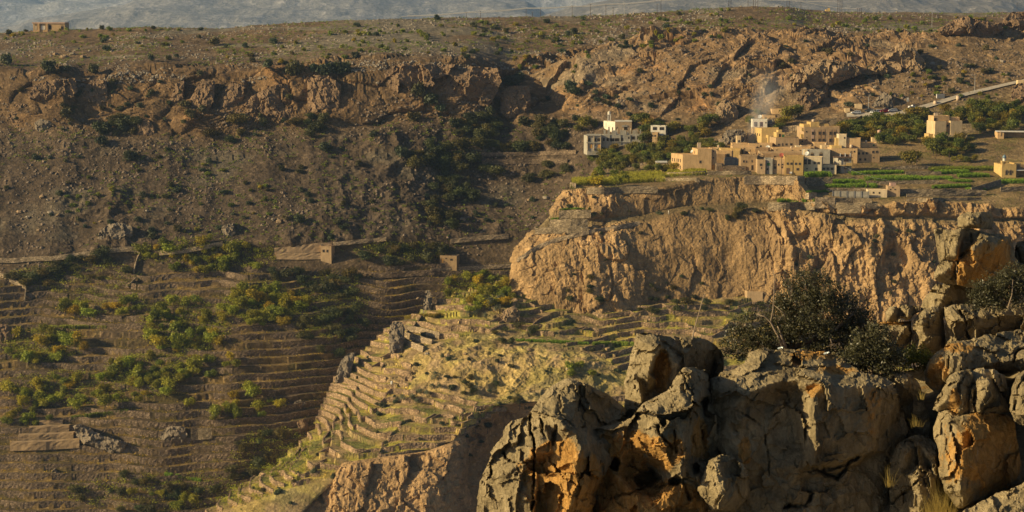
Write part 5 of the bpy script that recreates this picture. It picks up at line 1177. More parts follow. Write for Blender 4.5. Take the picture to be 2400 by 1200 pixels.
rock('boulder', 'dark rounded block right of the great boulder, grass growing at its foot', YF + 0.6,
     [(2070, 1260, 2.6), (2088, 1180, 2.4), (2082, 1110, 2.2), (2090, 1066, 2.0), (2104, 1040, 1.8), (2130, 1024, 1.8), (2154, 1018, 2.0), (2180, 1030, 2.4), (2200, 1050, 2.8), (2210, 1120, 2.6), (2230, 1200, 2.6), (2230, 1260, 2.6)],
     [(2120, 1060, 0.7), (2150, 1040, 1.0), (2110, 1110, 0.8), (2180, 1090, 1.4), (2150, 1100, 0.9), (2120, 1160, 1.0), (2150, 1120, 0.4), (2190, 1080, 0.7), (2196, 1120, 0.9), (2160, 1160, 0.5), (2150, 1220, 0.6), (2200, 1200, 1.0)],
     cracks=[((2090, 1180), (2140, 1140), (2180, 1090), 3, 0.4)], edge=2.2, rnd=24, seed=61, facet=0.5)
rock('boulder', 'square ochre-stained block with a pale left face, low at the right edge', YF - 0.2,
     [(2188, 1000, 1.6), (2200, 968, 1.4), (2216, 958, 1.4), (2250, 972, 1.6), (2300, 968, 1.9), (2360, 972, 2.2), (2376, 986, 2.4), (2390, 1060, 2.5), (2396, 1130, 2.5), (2330, 1166, 2.2), (2252, 1192, 1.6), (2238, 1186, 1.4), (2214, 1150, 1.3), (2202, 1110, 1.3), (2200, 1060, 1.4), (2190, 1030, 1.5)],
     [(2206, 985, 1.0), (2230, 990, 0.5), (2262, 985, 0.7), (2214, 1030, 0.8), (2256, 1020, 0.05), (2212, 1090, 0.7), (2256, 1090, 0.0), (2252, 1150, 0.05), (2300, 1010, 0.5), (2350, 1010, 1.0), (2300, 1080, 0.5), (2350, 1080, 1.0), (2280, 1140, 0.5), (2340, 1130, 1.1), (2258, 1185, 0.5)],
     stain=[(2320, 1050, 60, 90, 1.0), (2230, 1070, 30, 60, 0.55)], edge=2.0, rnd=14, seed=71, facet=0.4, rough=0.8)
rock('boulder', 'broken grey blocks capping the ochre-stained block at the right edge', YF + 0.1,
     [(2186, 960, 1.6), (2196, 930, 1.5), (2212, 906, 1.4), (2226, 880, 1.4), (2250, 868, 1.5), (2272, 864, 1.6), (2280, 880, 1.8), (2276, 970, 1.8), (2250, 974, 1.5), (2218, 958, 1.4), (2200, 966, 1.5)],
     [(2230, 910, 0.5), (2250, 890, 0.6), (2240, 940, 0.4), (2262, 930, 0.6), (2210, 945, 0.8)], cracks=[((2246, 940), (2250, 905), (2262, 880), 2.5, 0.3)], stain=[(2236, 950, 16, 30, 0.7)], edge=1.6, rnd=13, seed=81, thick=1.6)
rock('boulder', 'upright grey block between two dark joints above the ochre-stained block', YF + 0.15,
     [(2270, 975, 1.8), (2266, 930, 1.5), (2278, 900, 1.4), (2268, 878, 1.6), (2290, 862, 1.8), (2330, 866, 1.9), (2356, 880, 2.0), (2366, 930, 2.2), (2366, 966, 2.2), (2300, 974, 1.8)],
     [(2296, 900, 0.7), (2310, 930, 0.5), (2296, 956, 0.6), (2318, 900, 0.7), (2345, 920, 1.2)], cracks=[((2284, 970), (2286, 900), 3, 0.5)], edge=1.7, rnd=15, seed=91, thick=1.6)
rock('boulder', 'smooth egg-shaped grey boulder cut off by the right edge', YF - 0.4,
     [(2366, 960, 1.4), (2370, 910, 1.2), (2384, 880, 1.2), (2410, 860, 1.4), (2480, 850, 1.8), (2480, 1010, 1.8), (2400, 1000, 1.6), (2376, 986, 1.5)],
     [(2390, 930, 0.5), (2400, 970, 0.5), (2430, 930, 0.4)], cracks=[((2378, 960), (2386, 910), (2402, 888), 2.5, 0.4)], edge=1.4, rnd=26, seed=95, thick=2, facet=0.25)
rock('boulder', 'tilted grey slab rising in the bottom right corner', YF - 2.0,
     [(2250, 1260, 1.2), (2256, 1200, 1.2), (2290, 1180, 1.0), (2330, 1160, 0.9), (2370, 1146, 0.9), (2400, 1130, 0.9), (2480, 1100, 1), (2480, 1260, 1.2)],
     [(2320, 1200, 0.3), (2380, 1180, 0.2), (2440, 1200, 0), (2360, 1250, 0)], edge=1.2, rnd=16, seed=99, thick=2, facet=0.3)
rock('boulder', 'long lit slab sloping up to the right above the broken blocks', YF + 2.6,
     [(2168, 900, 2.2), (2166, 872, 2.0), (2174, 850, 1.9), (2190, 826, 1.9), (2214, 816, 2.0), (2224, 802, 2.2), (2256, 800, 2.4), (2290, 790, 2.8), (2340, 778, 3.2), (2400, 772, 3.4), (2500, 765, 3.6), (2500, 880, 2.6), (2400, 872, 2.4), (2340, 866, 2.2), (2280, 868, 1.8), (2230, 890, 1.8), (2196, 925, 2.0)],
     [(2190, 850, 0.9), (2220, 840, 0.8), (2222, 880, 0.8), (2252, 830, 0.7), (2256, 866, 0.6), (2290, 820, 1.2), (2330, 800, 1.8), (2390, 800, 2.2), (2330, 850, 0.9), (2400, 840, 1.2), (2460, 800, 2.4)],
     cracks=[((2224, 822), (2224, 870), 2.5, 0.4), ((2252, 866), (2256, 824), 2.5, 0.3), ((2372, 850), (2390, 816), (2420, 806), 3, 0.5), ((2340, 866), (2344, 838), 2, 0.3)], stain=[(2196, 870, 26, 40, 0.55), (2250, 815, 50, 12, 0.5)], edge=2.2, rnd=16, seed=101, facet=0.4)
rock('boulder', 'low sunlit stone with grass beside the gully right of the great boulder', YF + 2.2,
     [(2020, 900, 2), (2050, 878, 2), (2080, 872, 2), (2110, 868, 2), (2140, 880, 2), (2156, 905, 2), (2160, 930, 2), (2176, 960, 2), (2180, 1040, 2), (2130, 1040, 2), (2110, 960, 2), (2070, 920, 2)],
     [(2080, 890, 1.4), (2120, 900, 1.2), (2150, 960, 1.4), (2140, 1000, 1.6)], edge=2.0, rnd=14, seed=111, thick=3)
# the ledge behind the bush, and the stack of blocks on it
for k, (lab, ol, inn, crk) in enumerate([
    ('shadowed ledge block at the bush end of the ledge, orange earth on its top', [(2040, 800, 3), (2046, 770, 2.6), (2050, 756, 2.6), (2080, 752, 2.6), (2110, 752, 2.6), (2136, 752, 2.8), (2138, 790, 2.8), (2130, 830, 2.8), (2110, 850, 2.8), (2050, 850, 3)], [(2080, 775, 1.8), (2120, 775, 1.8), (2090, 815, 1.9)], []),
    ('small square block lying on the ledge, nearer the bush', [(2076, 756, 2.6), (2075, 732, 2.4), (2084, 720, 2.4), (2100, 717, 2.4), (2110, 728, 2.6), (2112, 744, 2.6), (2106, 756, 2.6)], [(2092, 736, 1.7)], []),
    ('small pale wedge block lying on the ledge, farther from the bush', [(2108, 744, 2.6), (2106, 722, 2.4), (2112, 714, 2.4), (2140, 716, 2.6), (2158, 718, 2.8), (2156, 730, 2.8), (2140, 738, 2.8), (2136, 748, 2.6), (2124, 750, 2.5)], [(2124, 730, 1.6), (2130, 740, 1.6)], []),
    ('second ledge block from the bush, pale top and dark joint beside it', [(2132, 850, 2.8), (2138, 790, 2.6), (2138, 756, 2.5), (2150, 738, 2.5), (2166, 722, 2.5), (2190, 718, 2.6), (2210, 720, 2.8), (2212, 760, 2.8), (2218, 800, 2.8), (2218, 850, 2.8)], [(2160, 755, 1.6), (2190, 740, 1.8), (2170, 790, 1.7), (2200, 790, 2.0)], [((2150, 760), (2184, 770), 2.5, 0.2)]),
    ('longest ledge block, its top cracked, running out to the right edge', [(2218, 850, 2.6), (2217, 800, 2.4), (2214, 750, 2.4), (2214, 720, 2.4), (2240, 714, 2.4), (2270, 712, 2.6), (2300, 718, 2.6), (2340, 716, 2.6), (2400, 712, 2.8), (2500, 710, 2.8), (2500, 850, 2.8)], [(2232, 745, 1.5), (2260, 745, 1.5), (2290, 740, 1.7), (2330, 740, 1.6), (2400, 738, 1.8), (2240, 790, 1.7), (2300, 790, 1.9), (2400, 780, 2.2)], [((2250, 726), (2262, 770), (2276, 796), 3, 0.5), ((2286, 726), (2290, 750), 2.5, 0.3), ((2330, 716), (2342, 750), (2340, 780), 2.5, 0.4), ((2356, 730), (2352, 760), 2, 0.3)])]):
    rock('boulder', lab, YF + 6.5, ol, inn, cracks=crk, edge=2.6, rnd=12, seed=121 + k * 3, thick=3, facet=0.35, stain=[(2090, 754, 60, 7, 0.8)] if k == 0 else ())
rock('boulder', 'sloping base block under the rock stack', YF + 9, [(2156, 740, 3), (2160, 712, 2.6), (2166, 698, 2.4), (2180, 682, 2.2), (2194, 666, 2.0), (2230, 666, 2.2), (2276, 674, 2.6), (2340, 690, 3), (2360, 740, 3)],
     [(2190, 700, 1.4), (2220, 690, 1.3), (2260, 710, 1.9), (2190, 730, 1.4)], edge=2.6, rnd=14, seed=141, facet=0.3)
rock('boulder', 'lower left chip wedged beneath the great stack block', YF + 8.4, [(2190, 655, 2), (2190, 640, 1.8), (2198, 622, 1.8), (2214, 608, 1.8), (2240, 606, 2), (2241, 640, 2), (2240, 668, 2.2), (2210, 664, 2)],
     [(2206, 640, 1.0), (2230, 625, 1.1), (2225, 655, 1.3)], edge=2, rnd=8, seed=151, thick=2, facet=0.3)
rock('boulder', 'great stack block with a pale fluted left face and ochre stains', YF + 8.6,
     [(2190, 536, 1.6), (2206, 534, 1.7), (2226, 540, 1.8), (2260, 534, 2.2), (2300, 540, 2.6), (2350, 552, 2.8), (2366, 556, 2.8), (2376, 572, 3), (2378, 600, 3), (2386, 622, 3), (2372, 660, 3), (2340, 690, 2.6), (2280, 676, 2.2), (2242, 666, 2.0), (2241, 610, 1.8), (2214, 608, 1.6), (2200, 618, 1.5), (2194, 580, 1.5)],
     [(2202, 570, 1.0), (2225, 550, 1.1), (2222, 600, 0.8), (2246, 556, 0.7), (2244, 600, 0.6), (2258, 560, 1.5), (2250, 598, 1.5), (2276, 572, 1.3), (2262, 606, 1.0), (2278, 580, 0.7), (2300, 560, 0.9), (2340, 575, 1.2), (2360, 600, 1.8), (2280, 630, 0.9), (2260, 650, 0.9), (2320, 640, 1.3), (2350, 640, 1.8), (2256, 620, 0.7)],
     cracks=[((2276, 548), (2277, 575), 2, 0.4), ((2241, 612), (2240, 664), 3, 0.7), ((2250, 602), (2275, 585), (2282, 572), 3, 0.4), ((2280, 565), (2320, 552), (2350, 556), 2, 0.3)], stain=[(2300, 620, 60, 45, 0.62), (2255, 645, 16, 24, 0.9), (2350, 600, 20, 40, 0.7)], edge=2.2, rnd=10, seed=161, facet=0.3, rough=0.8)
rock('boulder', 'flat cap stone balanced on top of the rock stack', YF + 8.8, [(2245, 534, 2), (2244, 510, 1.8), (2252, 503, 1.8), (2268, 498, 1.9), (2300, 496, 2.2), (2322, 497, 2.6), (2328, 510, 2.8), (2326, 538, 2.8), (2290, 536, 2.2), (2268, 535, 2)],
     [(2262, 515, 1.2), (2286, 510, 1.0), (2290, 528, 1.0), (2310, 518, 1.6), (2265, 530, 1.2)], edge=2, rnd=7, seed=171, thick=2.4, facet=0.3, rough=0.8)
rock('boulder', 'dark split block behind the stack at the right edge', YF + 10, [(2376, 640, 3), (2378, 585, 2.8), (2384, 566, 2.8), (2410, 560, 3), (2500, 555, 3), (2500, 740, 3), (2400, 700, 3)], [(2400, 590, 2), (2440, 620, 1.8), (2410, 650, 2)], cracks=[((2378, 575), (2392, 610), (2400, 650), 4, 0.8)], edge=2.8, rnd=12, seed=181, thick=3)
# ground under and behind the rocks: a stony bench they stand on
gx, gy = np.meshgrid(np.linspace(-3.0, 36, 200), np.linspace(37.5, 62, 120))
gz = lerp(-12.6, -10.2, sstep(40, 47, gy)) + 0.5 * sstep(6, 12, gx) - 14 * sstep(3.2, -2.0, gx) - 16 * sstep(50, 60, gy) - 10 * sstep(6.5, 4.0, gx) * sstep(42, 46, gy) + 0.5 * fbm(np.stack([gx, gy, 0 * gx], -1) / 2.2, 4, 77)
md = sstep(12.4, 14.2, gx - 0.05 * (gy - 40)); G3 = np.stack([gx, gy, 0 * gx], -1)
gz += md * (2.6 + 0.8 * tilts(G3 / 2.6, 71)[0] + 0.3 * tilts(G3 / 0.9, 72)[0] + 0.9 * fbm(G3 / 3., 4, 73))
tag(link('rock_bench', mesh_np('rock_bench', np.stack([gx, gy, gz], -1).reshape(-1, 3), grid_quads(120, 200), M_lime, {'stain': np.full(gx.size, 0.3)}), None), kind='structure')
# ================================================================== PLANTS
def leaf_mat(name, col, col2, trans=0.35, rnd=0.3, gloss=0.3, rough=0.55):
    m, nt, b = new_mat(name)
    geo = N(nt, 'ShaderNodeNewGeometry'); oi = N(nt, 'ShaderNodeObjectInfo')
    at = N(nt, 'ShaderNodeAttribute', attribute_name='clump')
    c = mix(nt, at.outputs['Fac'], col, col2)
    c = mix(nt, 1.0, c, ramp(nt, oi.outputs['Random'], [(0, 1 - rnd), (1, 1 + rnd)]), 'MULTIPLY')
    if rnd > .25:
        fr = N(nt, 'ShaderNodeMath', operation='FRACT'); mm = N(nt, 'ShaderNodeMath', operation='MULTIPLY'); L(nt, oi.outputs['Random'], mm.inputs[0]); mm.inputs[1].default_value = 7.31; L(nt, mm.outputs[0], fr.inputs[0])
        c = mix(nt, 1.0, c, ramp(nt, fr.outputs[0], [(0, (0.78, 0.98, 1.0)), (0.55, (1, 1, 1)), (0.8, (1.3, 1.08, 0.8)), (1, (1.45, 1.0, 0.7))]), 'MULTIPLY')
    L(nt, c, b.inputs['Base Color']); b.inputs['Roughness'].default_value = rough; b.inputs['Specular IOR Level'].default_value = gloss
    t = N(nt, 'ShaderNodeBsdfTranslucent'); L(nt, mix(nt, 1.0, c, (1.15, 1.1, 0.6), 'MULTIPLY'), t.inputs[0])
    ms = N(nt, 'ShaderNodeMixShader'); ms.inputs[0].default_value = trans
    L(nt, b.outputs[0], ms.inputs[1]); L(nt, t.outputs[0], ms.inputs[2]); L(nt, ms.outputs[0], nt.nodes['Material Output'].inputs[0])
    return m
M_leaf = dict(shrub=leaf_mat('grey_green_leaves', (0.052, 0.062, 0.030), (0.105, 0.115, 0.055), 0.2, 0.3),
              scrub=leaf_mat('yellow_green_leaves', (0.12, 0.14, 0.02), (0.29, 0.30, 0.04), 0.3, 0.35),
              fruit=leaf_mat('pomegranate_leaves', (0.085, 0.105, 0.014), (0.44, 0.41, 0.03), 0.28, 0.35),
              broad=leaf_mat('dark_tree_leaves', (0.045, 0.052, 0.018), (0.11, 0.11, 0.03), 0.25, 0.35),
              olive=leaf_mat('olive_leaves', (0.10, 0.115, 0.065), (0.17, 0.18, 0.11), 0.2, 0.2),
              gold=leaf_mat('golden_leaves', (0.26, 0.20, 0.02), (0.42, 0.32, 0.03), 0.35, 0.1),
              vill=leaf_mat('village_tree_leaves', (0.06, 0.075, 0.015), (0.23, 0.22, 0.028), 0.25, 0.3),
              near=leaf_mat('glossy_bush_leaves', (0.038, 0.038, 0.017), (0.09, 0.086, 0.04), 0.2, 0.0, 0.4, 0.45),
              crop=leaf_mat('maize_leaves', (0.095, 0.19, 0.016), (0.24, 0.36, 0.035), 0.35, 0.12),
              garden=leaf_mat('garden_leaves', (0.17, 0.20, 0.02), (0.46, 0.42, 0.045), 0.3, 0.1),
              dry=leaf_mat('dry_grass_blades', (0.42, 0.31, 0.08), (0.56, 0.42, 0.12), 0.3, 0.1))
M_bark = plain('bark', (0.13, 0.095, 0.065), 0.9, 0.3, 3.0)
def leaf_quads(C, nrm, size, rs, asp=0.62):
    """one quad per point, roughly facing nrm"""
    n = len(C)
    a = rs.normal(size=(n, 3)); nn = nrm + 0.75 * rs.normal(size=(n, 3)); nn /= np.linalg.norm(nn, axis=1)[:, None] + 1e-9
    t = np.cross(nn, a); t /= np.linalg.norm(t, axis=1)[:, None] + 1e-9; b = np.cross(nn, t)
    s = (size * rs.uniform(0.65, 1.35, n))[:, None]
    return np.stack([C - t * s - b * s * asp * .2, C - b * s * asp, C + t * s, C + b * s * asp], 1).reshape(-1, 3)
def crown_np(rs, r, h, lobes, clumps, leaves, size, z0=0.0, flat=1.0):
    """leaf clumps gathered on the lobes of an uneven crown of radius r, height h, bottom at z0"""
    lc = []; 
    for i in range(lobes):
        a = rs.uniform(0, 2 * np.pi); q = np.sqrt(rs.uniform(0, 1)) * 0.62
        lc.append((r * q * np.cos(a), r * q * np.sin(a), z0 + h * rs.uniform(0.3, 0.72), r * rs.uniform(0.34, 0.56), h * rs.uniform(0.2, 0.34)))
    lc = np.array(lc)
    k = rs.randint(0, lobes, clumps); d = rs.normal(size=(clumps, 3)); d[:, 2] = np.abs(d[:, 2]) * rs.choice([1, 1, 1, -0.7], clumps); d /= np.linalg.norm(d, axis=1)[:, None]
    rad = rs.uniform(0.62, 1.06, clumps)[:, None]
    C = lc[k, :3] + d * rad * np.stack([lc[k, 3], lc[k, 3], lc[k, 4] * flat], 1)
    C[:, 2] = np.maximum(C[:, 2], z0 + 0.02 * h)
    cs = r * 0.17 * rs.uniform(0.7, 1.3, clumps)
    P = np.repeat(C, leaves, 0) + rs.normal(size=(clumps * leaves, 3)) * np.repeat(cs, leaves)[:, None] * np.array([1, 1, .75])
    nr = np.repeat(d, leaves, 0)
    V = leaf_quads(P, nr, size, rs)
    cv = np.clip(rs.uniform(0.0, 1.0, clumps) * 0.75 + 0.25 * rs.uniform(0, 1, clumps), 0, 1)
    return V, np.repeat(np.repeat(cv, leaves), 4)
def crown_mesh(name, mat, seed, **kw):
    rs = np.random.RandomState(seed); V, cv = crown_np(rs, **kw)
    return mesh_np(name, V, np.arange(len(V)).reshape(-1, 4), mat, {'clump': cv})
def trunk_mesh(seed, h, r, spread):
    rd = random.Random(seed); mb = MB(); top = Vector((rd.uniform(-.1, .1) * h, rd.uniform(-.1, .1) * h, h * .5))
    mb.tube([(0, 0, -1.0), (rd.uniform(-.05, .05), 0, h * .22), top], [r * 1.3, r, r * .7], 6)
    for i in range(5):
        a = rd.uniform(0, 6.28); e = top + Vector((math.cos(a) * spread, math.sin(a) * spread, h * rd.uniform(.12, .3)))
        mb.tube([top * rd.uniform(.6, 1), (top + e) * .5 + Vector((0, 0, .1 * h)), e], [r * .55, r * .35, r * .15], 5)
    return mb.mesh('trunk', M_bark)
PROT = {}
for i in range(4):
    PROT.setdefault('shrub', []).append(crown_mesh('round_shrub', M_leaf['shrub'], 10 + i, r=1.0, h=1.55, lobes=5, clumps=90, leaves=8, size=0.16, z0=-0.1))
    PROT.setdefault('scrub', []).append(crown_mesh('scrub_bush', M_leaf['scrub'], 30 + i, r=1.0, h=1.25, lobes=6, clumps=60, leaves=7, size=0.18, z0=-0.1))
    PROT.setdefault('fruit', []).append((crown_mesh('crown', M_leaf['fruit'], 50 + i, r=1.0, h=1.5, lobes=7, clumps=150, leaves=9, size=0.10, z0=0.2), trunk_mesh(50 + i, 0.9, 0.05, 0.45)))
    PROT.setdefault('broad', []).append((crown_mesh('crown', M_leaf['broad'], 70 + i, r=1.0, h=1.5, lobes=8, clumps=160, leaves=9, size=0.10, z0=0.15), trunk_mesh(70 + i, 0.9, 0.06, 0.5)))
    PROT.setdefault('vill', []).append((crown_mesh('crown', M_leaf['vill'], 90 + i, r=1.0, h=1.55, lobes=7, clumps=155, leaves=9, size=0.10, z0=0.15), trunk_mesh(90 + i, 0.9, 0.06, 0.5)))
    PROT.setdefault('olive', []).append((crown_mesh('crown', M_leaf['olive'], 110 + i, r=1.0, h=1.6, lobes=5, clumps=70, leaves=8, size=0.09, z0=0.2), trunk_mesh(110 + i, 1.0, 0.05, 0.4)))
PROT['gold'] = [(crown_mesh('crown', M_leaf['gold'], 130, r=1.0, h=1.9, lobes=6, clumps=100, leaves=8, size=0.085, z0=0.1), trunk_mesh(130, 0.9, 0.06, 0.4))]
VR = random.Random(21)
INFO = dict(shrub=('round_shrub', 'shrub', 'round shrubs of the slopes'), scrub=('scrub_bush', 'bush', 'yellow-green bushes of the slopes'), fruit=('orchard_tree', 'tree', 'orchard trees of the terraces'),
            broad=('dark_tree', 'tree', 'dark trees of the gullies'), vill=('garden_tree', 'tree', 'trees around the village'), olive=('olive_tree', 'tree', 'olive trees of the spur'), gold=('golden_tree', 'tree', None))
COUNT = {}
def put(kind, p, r, phrase, sx=1.0, sz=1.0):
    nm, cat, grp = INFO[kind]; pr = VR.choice(PROT[kind])
    if isinstance(pr, tuple):
        o = bpy.data.objects.new(nm, None); COL.objects.link(o); o.empty_display_size = 0.3
        for n_, me in (('crown', pr[0]), ('trunk', pr[1])):
            c = bpy.data.objects.new(n_, me); COL.objects.link(c); c.parent = o
    else: o = link(nm, pr)
    o.location = p; o.rotation_euler = (0, 0, VR.uniform(0, 6.28)); o.scale = (r * sx * VR.uniform(.85, 1.3), r * sx * VR.uniform(.8, 1.2), r * sz * VR.uniform(.75, 1.25))
    tag(o, None, cat, grp); COUNT[nm] = COUNT.get(nm, 0) + 1
    pend(o, phrase, p)
    return o
def scatter(kind, n, areas, rpx, phrase, names=None, gap=0.7, sz=1.0, tries=30, sizes=None):
    """n plants over areas (x0, y0, x1, y1 ellipses in photo pixels, weight), crown radius rpx pixels"""
    tot = sum(a[4] for a in areas); done = []
    for x0, y0, x1, y1, w in areas:
        k = max(1, round(n * w / tot)); mine = 0; t = 0
        while mine < k and t < k * tries:
            t += 1
            a, q = VR.uniform(0, 6.283), math.sqrt(VR.random())
            px, py = (x0 + x1) / 2 + (x1 - x0) / 2 * q * math.cos(a), (y0 + y1) / 2 + (y1 - y0) / 2 * q * math.sin(a)
            rp = VR.uniform(*rpx)
            if any((px - e[0]) ** 2 + ((py - e[1]) * 1.6) ** 2 < (gap * (rp + e[2])) ** 2 for e in done): continue
            h = hit(px, py + rp * 0.7, names)
            if not h: continue
            done.append((px, py, rp)); mine += 1
            ph = phrase if not isinstance(phrase, (list, tuple)) else phrase[0 if rp > (rpx[0] + rpx[1]) / 2 else 1]
            put(kind, h[0] - Vector((0, 0, 0.15)), rp * h[0].y / F, ph, 1.0, sz)
    return done
def spot(kind, lst, phrase, names=None, sz=1.0):
    for x, y, r in lst:
        h = hit(x, y + r * 0.75, names)
        if h: put(kind, h[0] - Vector((0, 0, 0.15)), r * h[0].y / F, phrase, 1.0, sz)
# round shrubs picked out one by one on the slopes
spot('shrub', [(14, 140, 17), (118, 152, 21), (155, 157, 13), (220, 162, 14), (156, 262, 18), (305, 366, 19), (240, 327, 15), (446, 262, 13), (474, 255, 12), (432, 240, 14), (703, 511, 16), (354, 541, 11), (505, 96, 14), (414, 128, 8), (575, 106, 8), (590, 128, 9), (627, 150, 12), (640, 95, 10), (690, 160, 22), (735, 160, 14), (770, 158, 26), (800, 160, 20), (250, 295, 17), (288, 297, 15), (312, 306, 10), (150, 245, 9), (50, 210, 8), (265, 190, 12), (345, 55, 9), (358, 62, 8), (400, 57, 9), (262, 55, 7), (240, 63, 8), (470, 66, 7), (575, 55, 9), (640, 50, 8), (20, 76, 9), (60, 70, 6)], ['dark round shrub', 'small dark round shrub'][0], ('A', 'B'))
spot('shrub', [(835, 57, 8), (880, 77, 9), (833, 130, 10), (858, 36, 6), (1025, 40, 9), (1110, 56, 9), (1135, 70, 8), (1160, 62, 8), (1108, 120, 7), (1165, 123, 8), (1165, 105, 6), (1187, 70, 9), (1280, 47, 9), (1345, 73, 10), (1305, 90, 9), (1365, 42, 7), (1335, 205, 20), (1350, 212, 14), (1400, 230, 10), (1420, 238, 11), (1195, 185, 22), (1215, 178, 16), (985, 213, 20), (1010, 232, 18), (1035, 250, 14), (968, 270, 18), (945, 350, 24), (875, 312, 12), (760, 345, 14), (1148, 262, 16), (1225, 282, 16), (1260, 290, 13), (1500, 165, 8), (1560, 60, 10), (1590, 30, 8)], 'dark round shrub', ('A', 'B'))
scatter('shrub', 214, [(60, 170, 800, 330, 30), (0, 330, 640, 560, 42), (620, 360, 900, 560, 22), (0, 200, 800, 340, 26), (100, 80, 900, 160, 16), (900, 60, 1500, 150, 18), (1750, 90, 2150, 250, 26), (1250, 180, 1750, 290, 24), (900, 380, 1300, 540, 30), (2050, 100, 2400, 220, 26)], (4.5, 10), ['dark round shrub', 'little dark shrub'], ('A', 'B'))
scatter('scrub', 292, [(0, 60, 500, 110, 26), (480, 60, 900, 150, 34), (820, 45, 1300, 130, 62), (1250, 40, 1700, 110, 44), (1500, 20, 1900, 70, 26), (1880, 35, 2400, 75, 44), (150, 380, 700, 560, 42), (2000, 150, 2400, 235, 30), (1180, 100, 1420, 170, 14)], (3.2, 8.5), ['bright yellow-green bush', 'tiny yellow-green bush'], ('A', 'B'))
# dense thickets and dark trees
scatter('broad', 205, [(1060, 270, 1180, 330, 22), (950, 330, 1120, 400, 22), (1100, 330, 1330, 350, 16), (1000, 400, 1110, 530, 22), (1120, 380, 1330, 420, 8), (1260, 275, 1340, 345, 14), (660, 270, 780, 330, 8), (480, 270, 640, 330, 7), (230, 270, 330, 310, 6), (700, 640, 860, 700, 14), (690, 710, 880, 830, 26), (840, 570, 1060, 620, 18), (20, 620, 150, 680, 12), (130, 590, 330, 650, 14), (520, 1010, 740, 1130, 24), (150, 1100, 620, 1200, 26), (600, 620, 780, 650, 6)], (11, 21), ['broad dark tree', 'dark tree'], ('A',), 0.55, sz=0.85)
scatter('vill', 96, [(1385, 345, 1560, 396, 42), (1480, 350, 1600, 400, 18), (1500, 290, 1660, 350, 20), (1570, 325, 1690, 372, 22)], (8, 15), ['leafy dark green tree', 'green tree'], ('B', 'A', 'C'), 0.42)
spot('vill', [(1370, 290, 19), (1355, 300, 14), (1390, 292, 12), (1505, 278, 18), (1520, 285, 14), (1545, 290, 13), (1580, 296, 16), (1620, 300, 14), (1660, 285, 20), (1648, 300, 14), (1690, 275, 12), (1850, 268, 20), (1870, 262, 18), (1838, 285, 15), (1826, 300, 12), (1756, 282, 12), (1775, 262, 9)], 'green tree', ('B', 'A', 'C'))
scatter('vill', 120, [(2000, 278, 2170, 330, 46), (2110, 255, 2330, 290, 18), (2260, 240, 2400, 310, 30), (2170, 322, 2280, 358, 14), (1965, 292, 2050, 325, 16)], (11, 19), ['leafy dark green tree', 'green tree'], ('B', 'C'), 0.45)
spot('vill', [(2137, 374, 21), (2236, 375, 8), (2251, 372, 8), (2267, 373, 10), (2285, 370, 10), (2216, 352, 13), (2246, 345, 16), (2262, 348, 14)], 'round green field tree', ('C', 'B'))
# orchards of the valley terraces
scatter('fruit', 262, [(520, 665, 720, 760, 40), (330, 700, 540, 830, 40), (0, 770, 200, 850, 22), (250, 830, 470, 900, 24), (0, 870, 420, 950, 36), (430, 900, 660, 985, 16), (320, 560, 660, 640, 36), (140, 690, 340, 740, 14), (400, 830, 560, 880, 10), (0, 930, 120, 1000, 12), (290, 1130, 480, 1200, 8)], (8, 19), ['sunlit yellow-green orchard tree', 'yellow-green orchard tree'], ('A',), 0.42)
scatter('fruit', 40, [(1040, 640, 1200, 730, 30), (1380, 395, 1480, 430, 10), (1330, 850, 1400, 880, 4)], (9, 15), ['bright yellow-green tree', 'yellow-green tree'], ('D', 'C', 'A'), 0.5)
spot('gold', [(1186, 671, 15)], 'golden yellow tree in full sun', ('D', 'C'), 1.2)
spot('gold', [(820, 966, 11)], 'small golden tree', ('D',))
spot('olive', [(1150, 712, 13), (1165, 726, 12), (1172, 700, 11), (1100, 732, 10), (1120, 736, 10), (1140, 742, 10), (985, 915, 10), (1000, 922, 10), (1012, 908, 9), (945, 935, 9), (965, 930, 10), (975, 942, 9), (1020, 875, 8), (1018, 888, 8), (932, 936, 9), (1030, 905, 8)], 'grey-green olive tree', ('D',))
# bushes of the cliffs and the spur
scatter('broad', 60, [(1240, 640, 1700, 720, 14), (1480, 690, 1800, 740, 22), (1600, 480, 1840, 520, 10), (1140, 930, 1250, 960, 8), (1150, 750, 1260, 800, 10), (1000, 860, 1200, 920, 8), (1060, 990, 1180, 1080, 6)], (6, 13), ['dark bush on the rock', 'small dark bush on the rock'], ('C', 'D', 'E'), 0.6, 0.8)
scatter('shrub', 26, [(1250, 440, 1800, 680, 14), (1850, 500, 2200, 700, 12)], (4, 8), 'dark tuft clinging to the cliff', ('C',))
scatter('shrub', 62, [(820, 780, 1250, 1050, 34), (560, 1060, 860, 1190, 16), (1250, 730, 1500, 900, 12)], (4, 9), ['low green bush on the spur', 'tiny green bush on the spur'], ('D',))
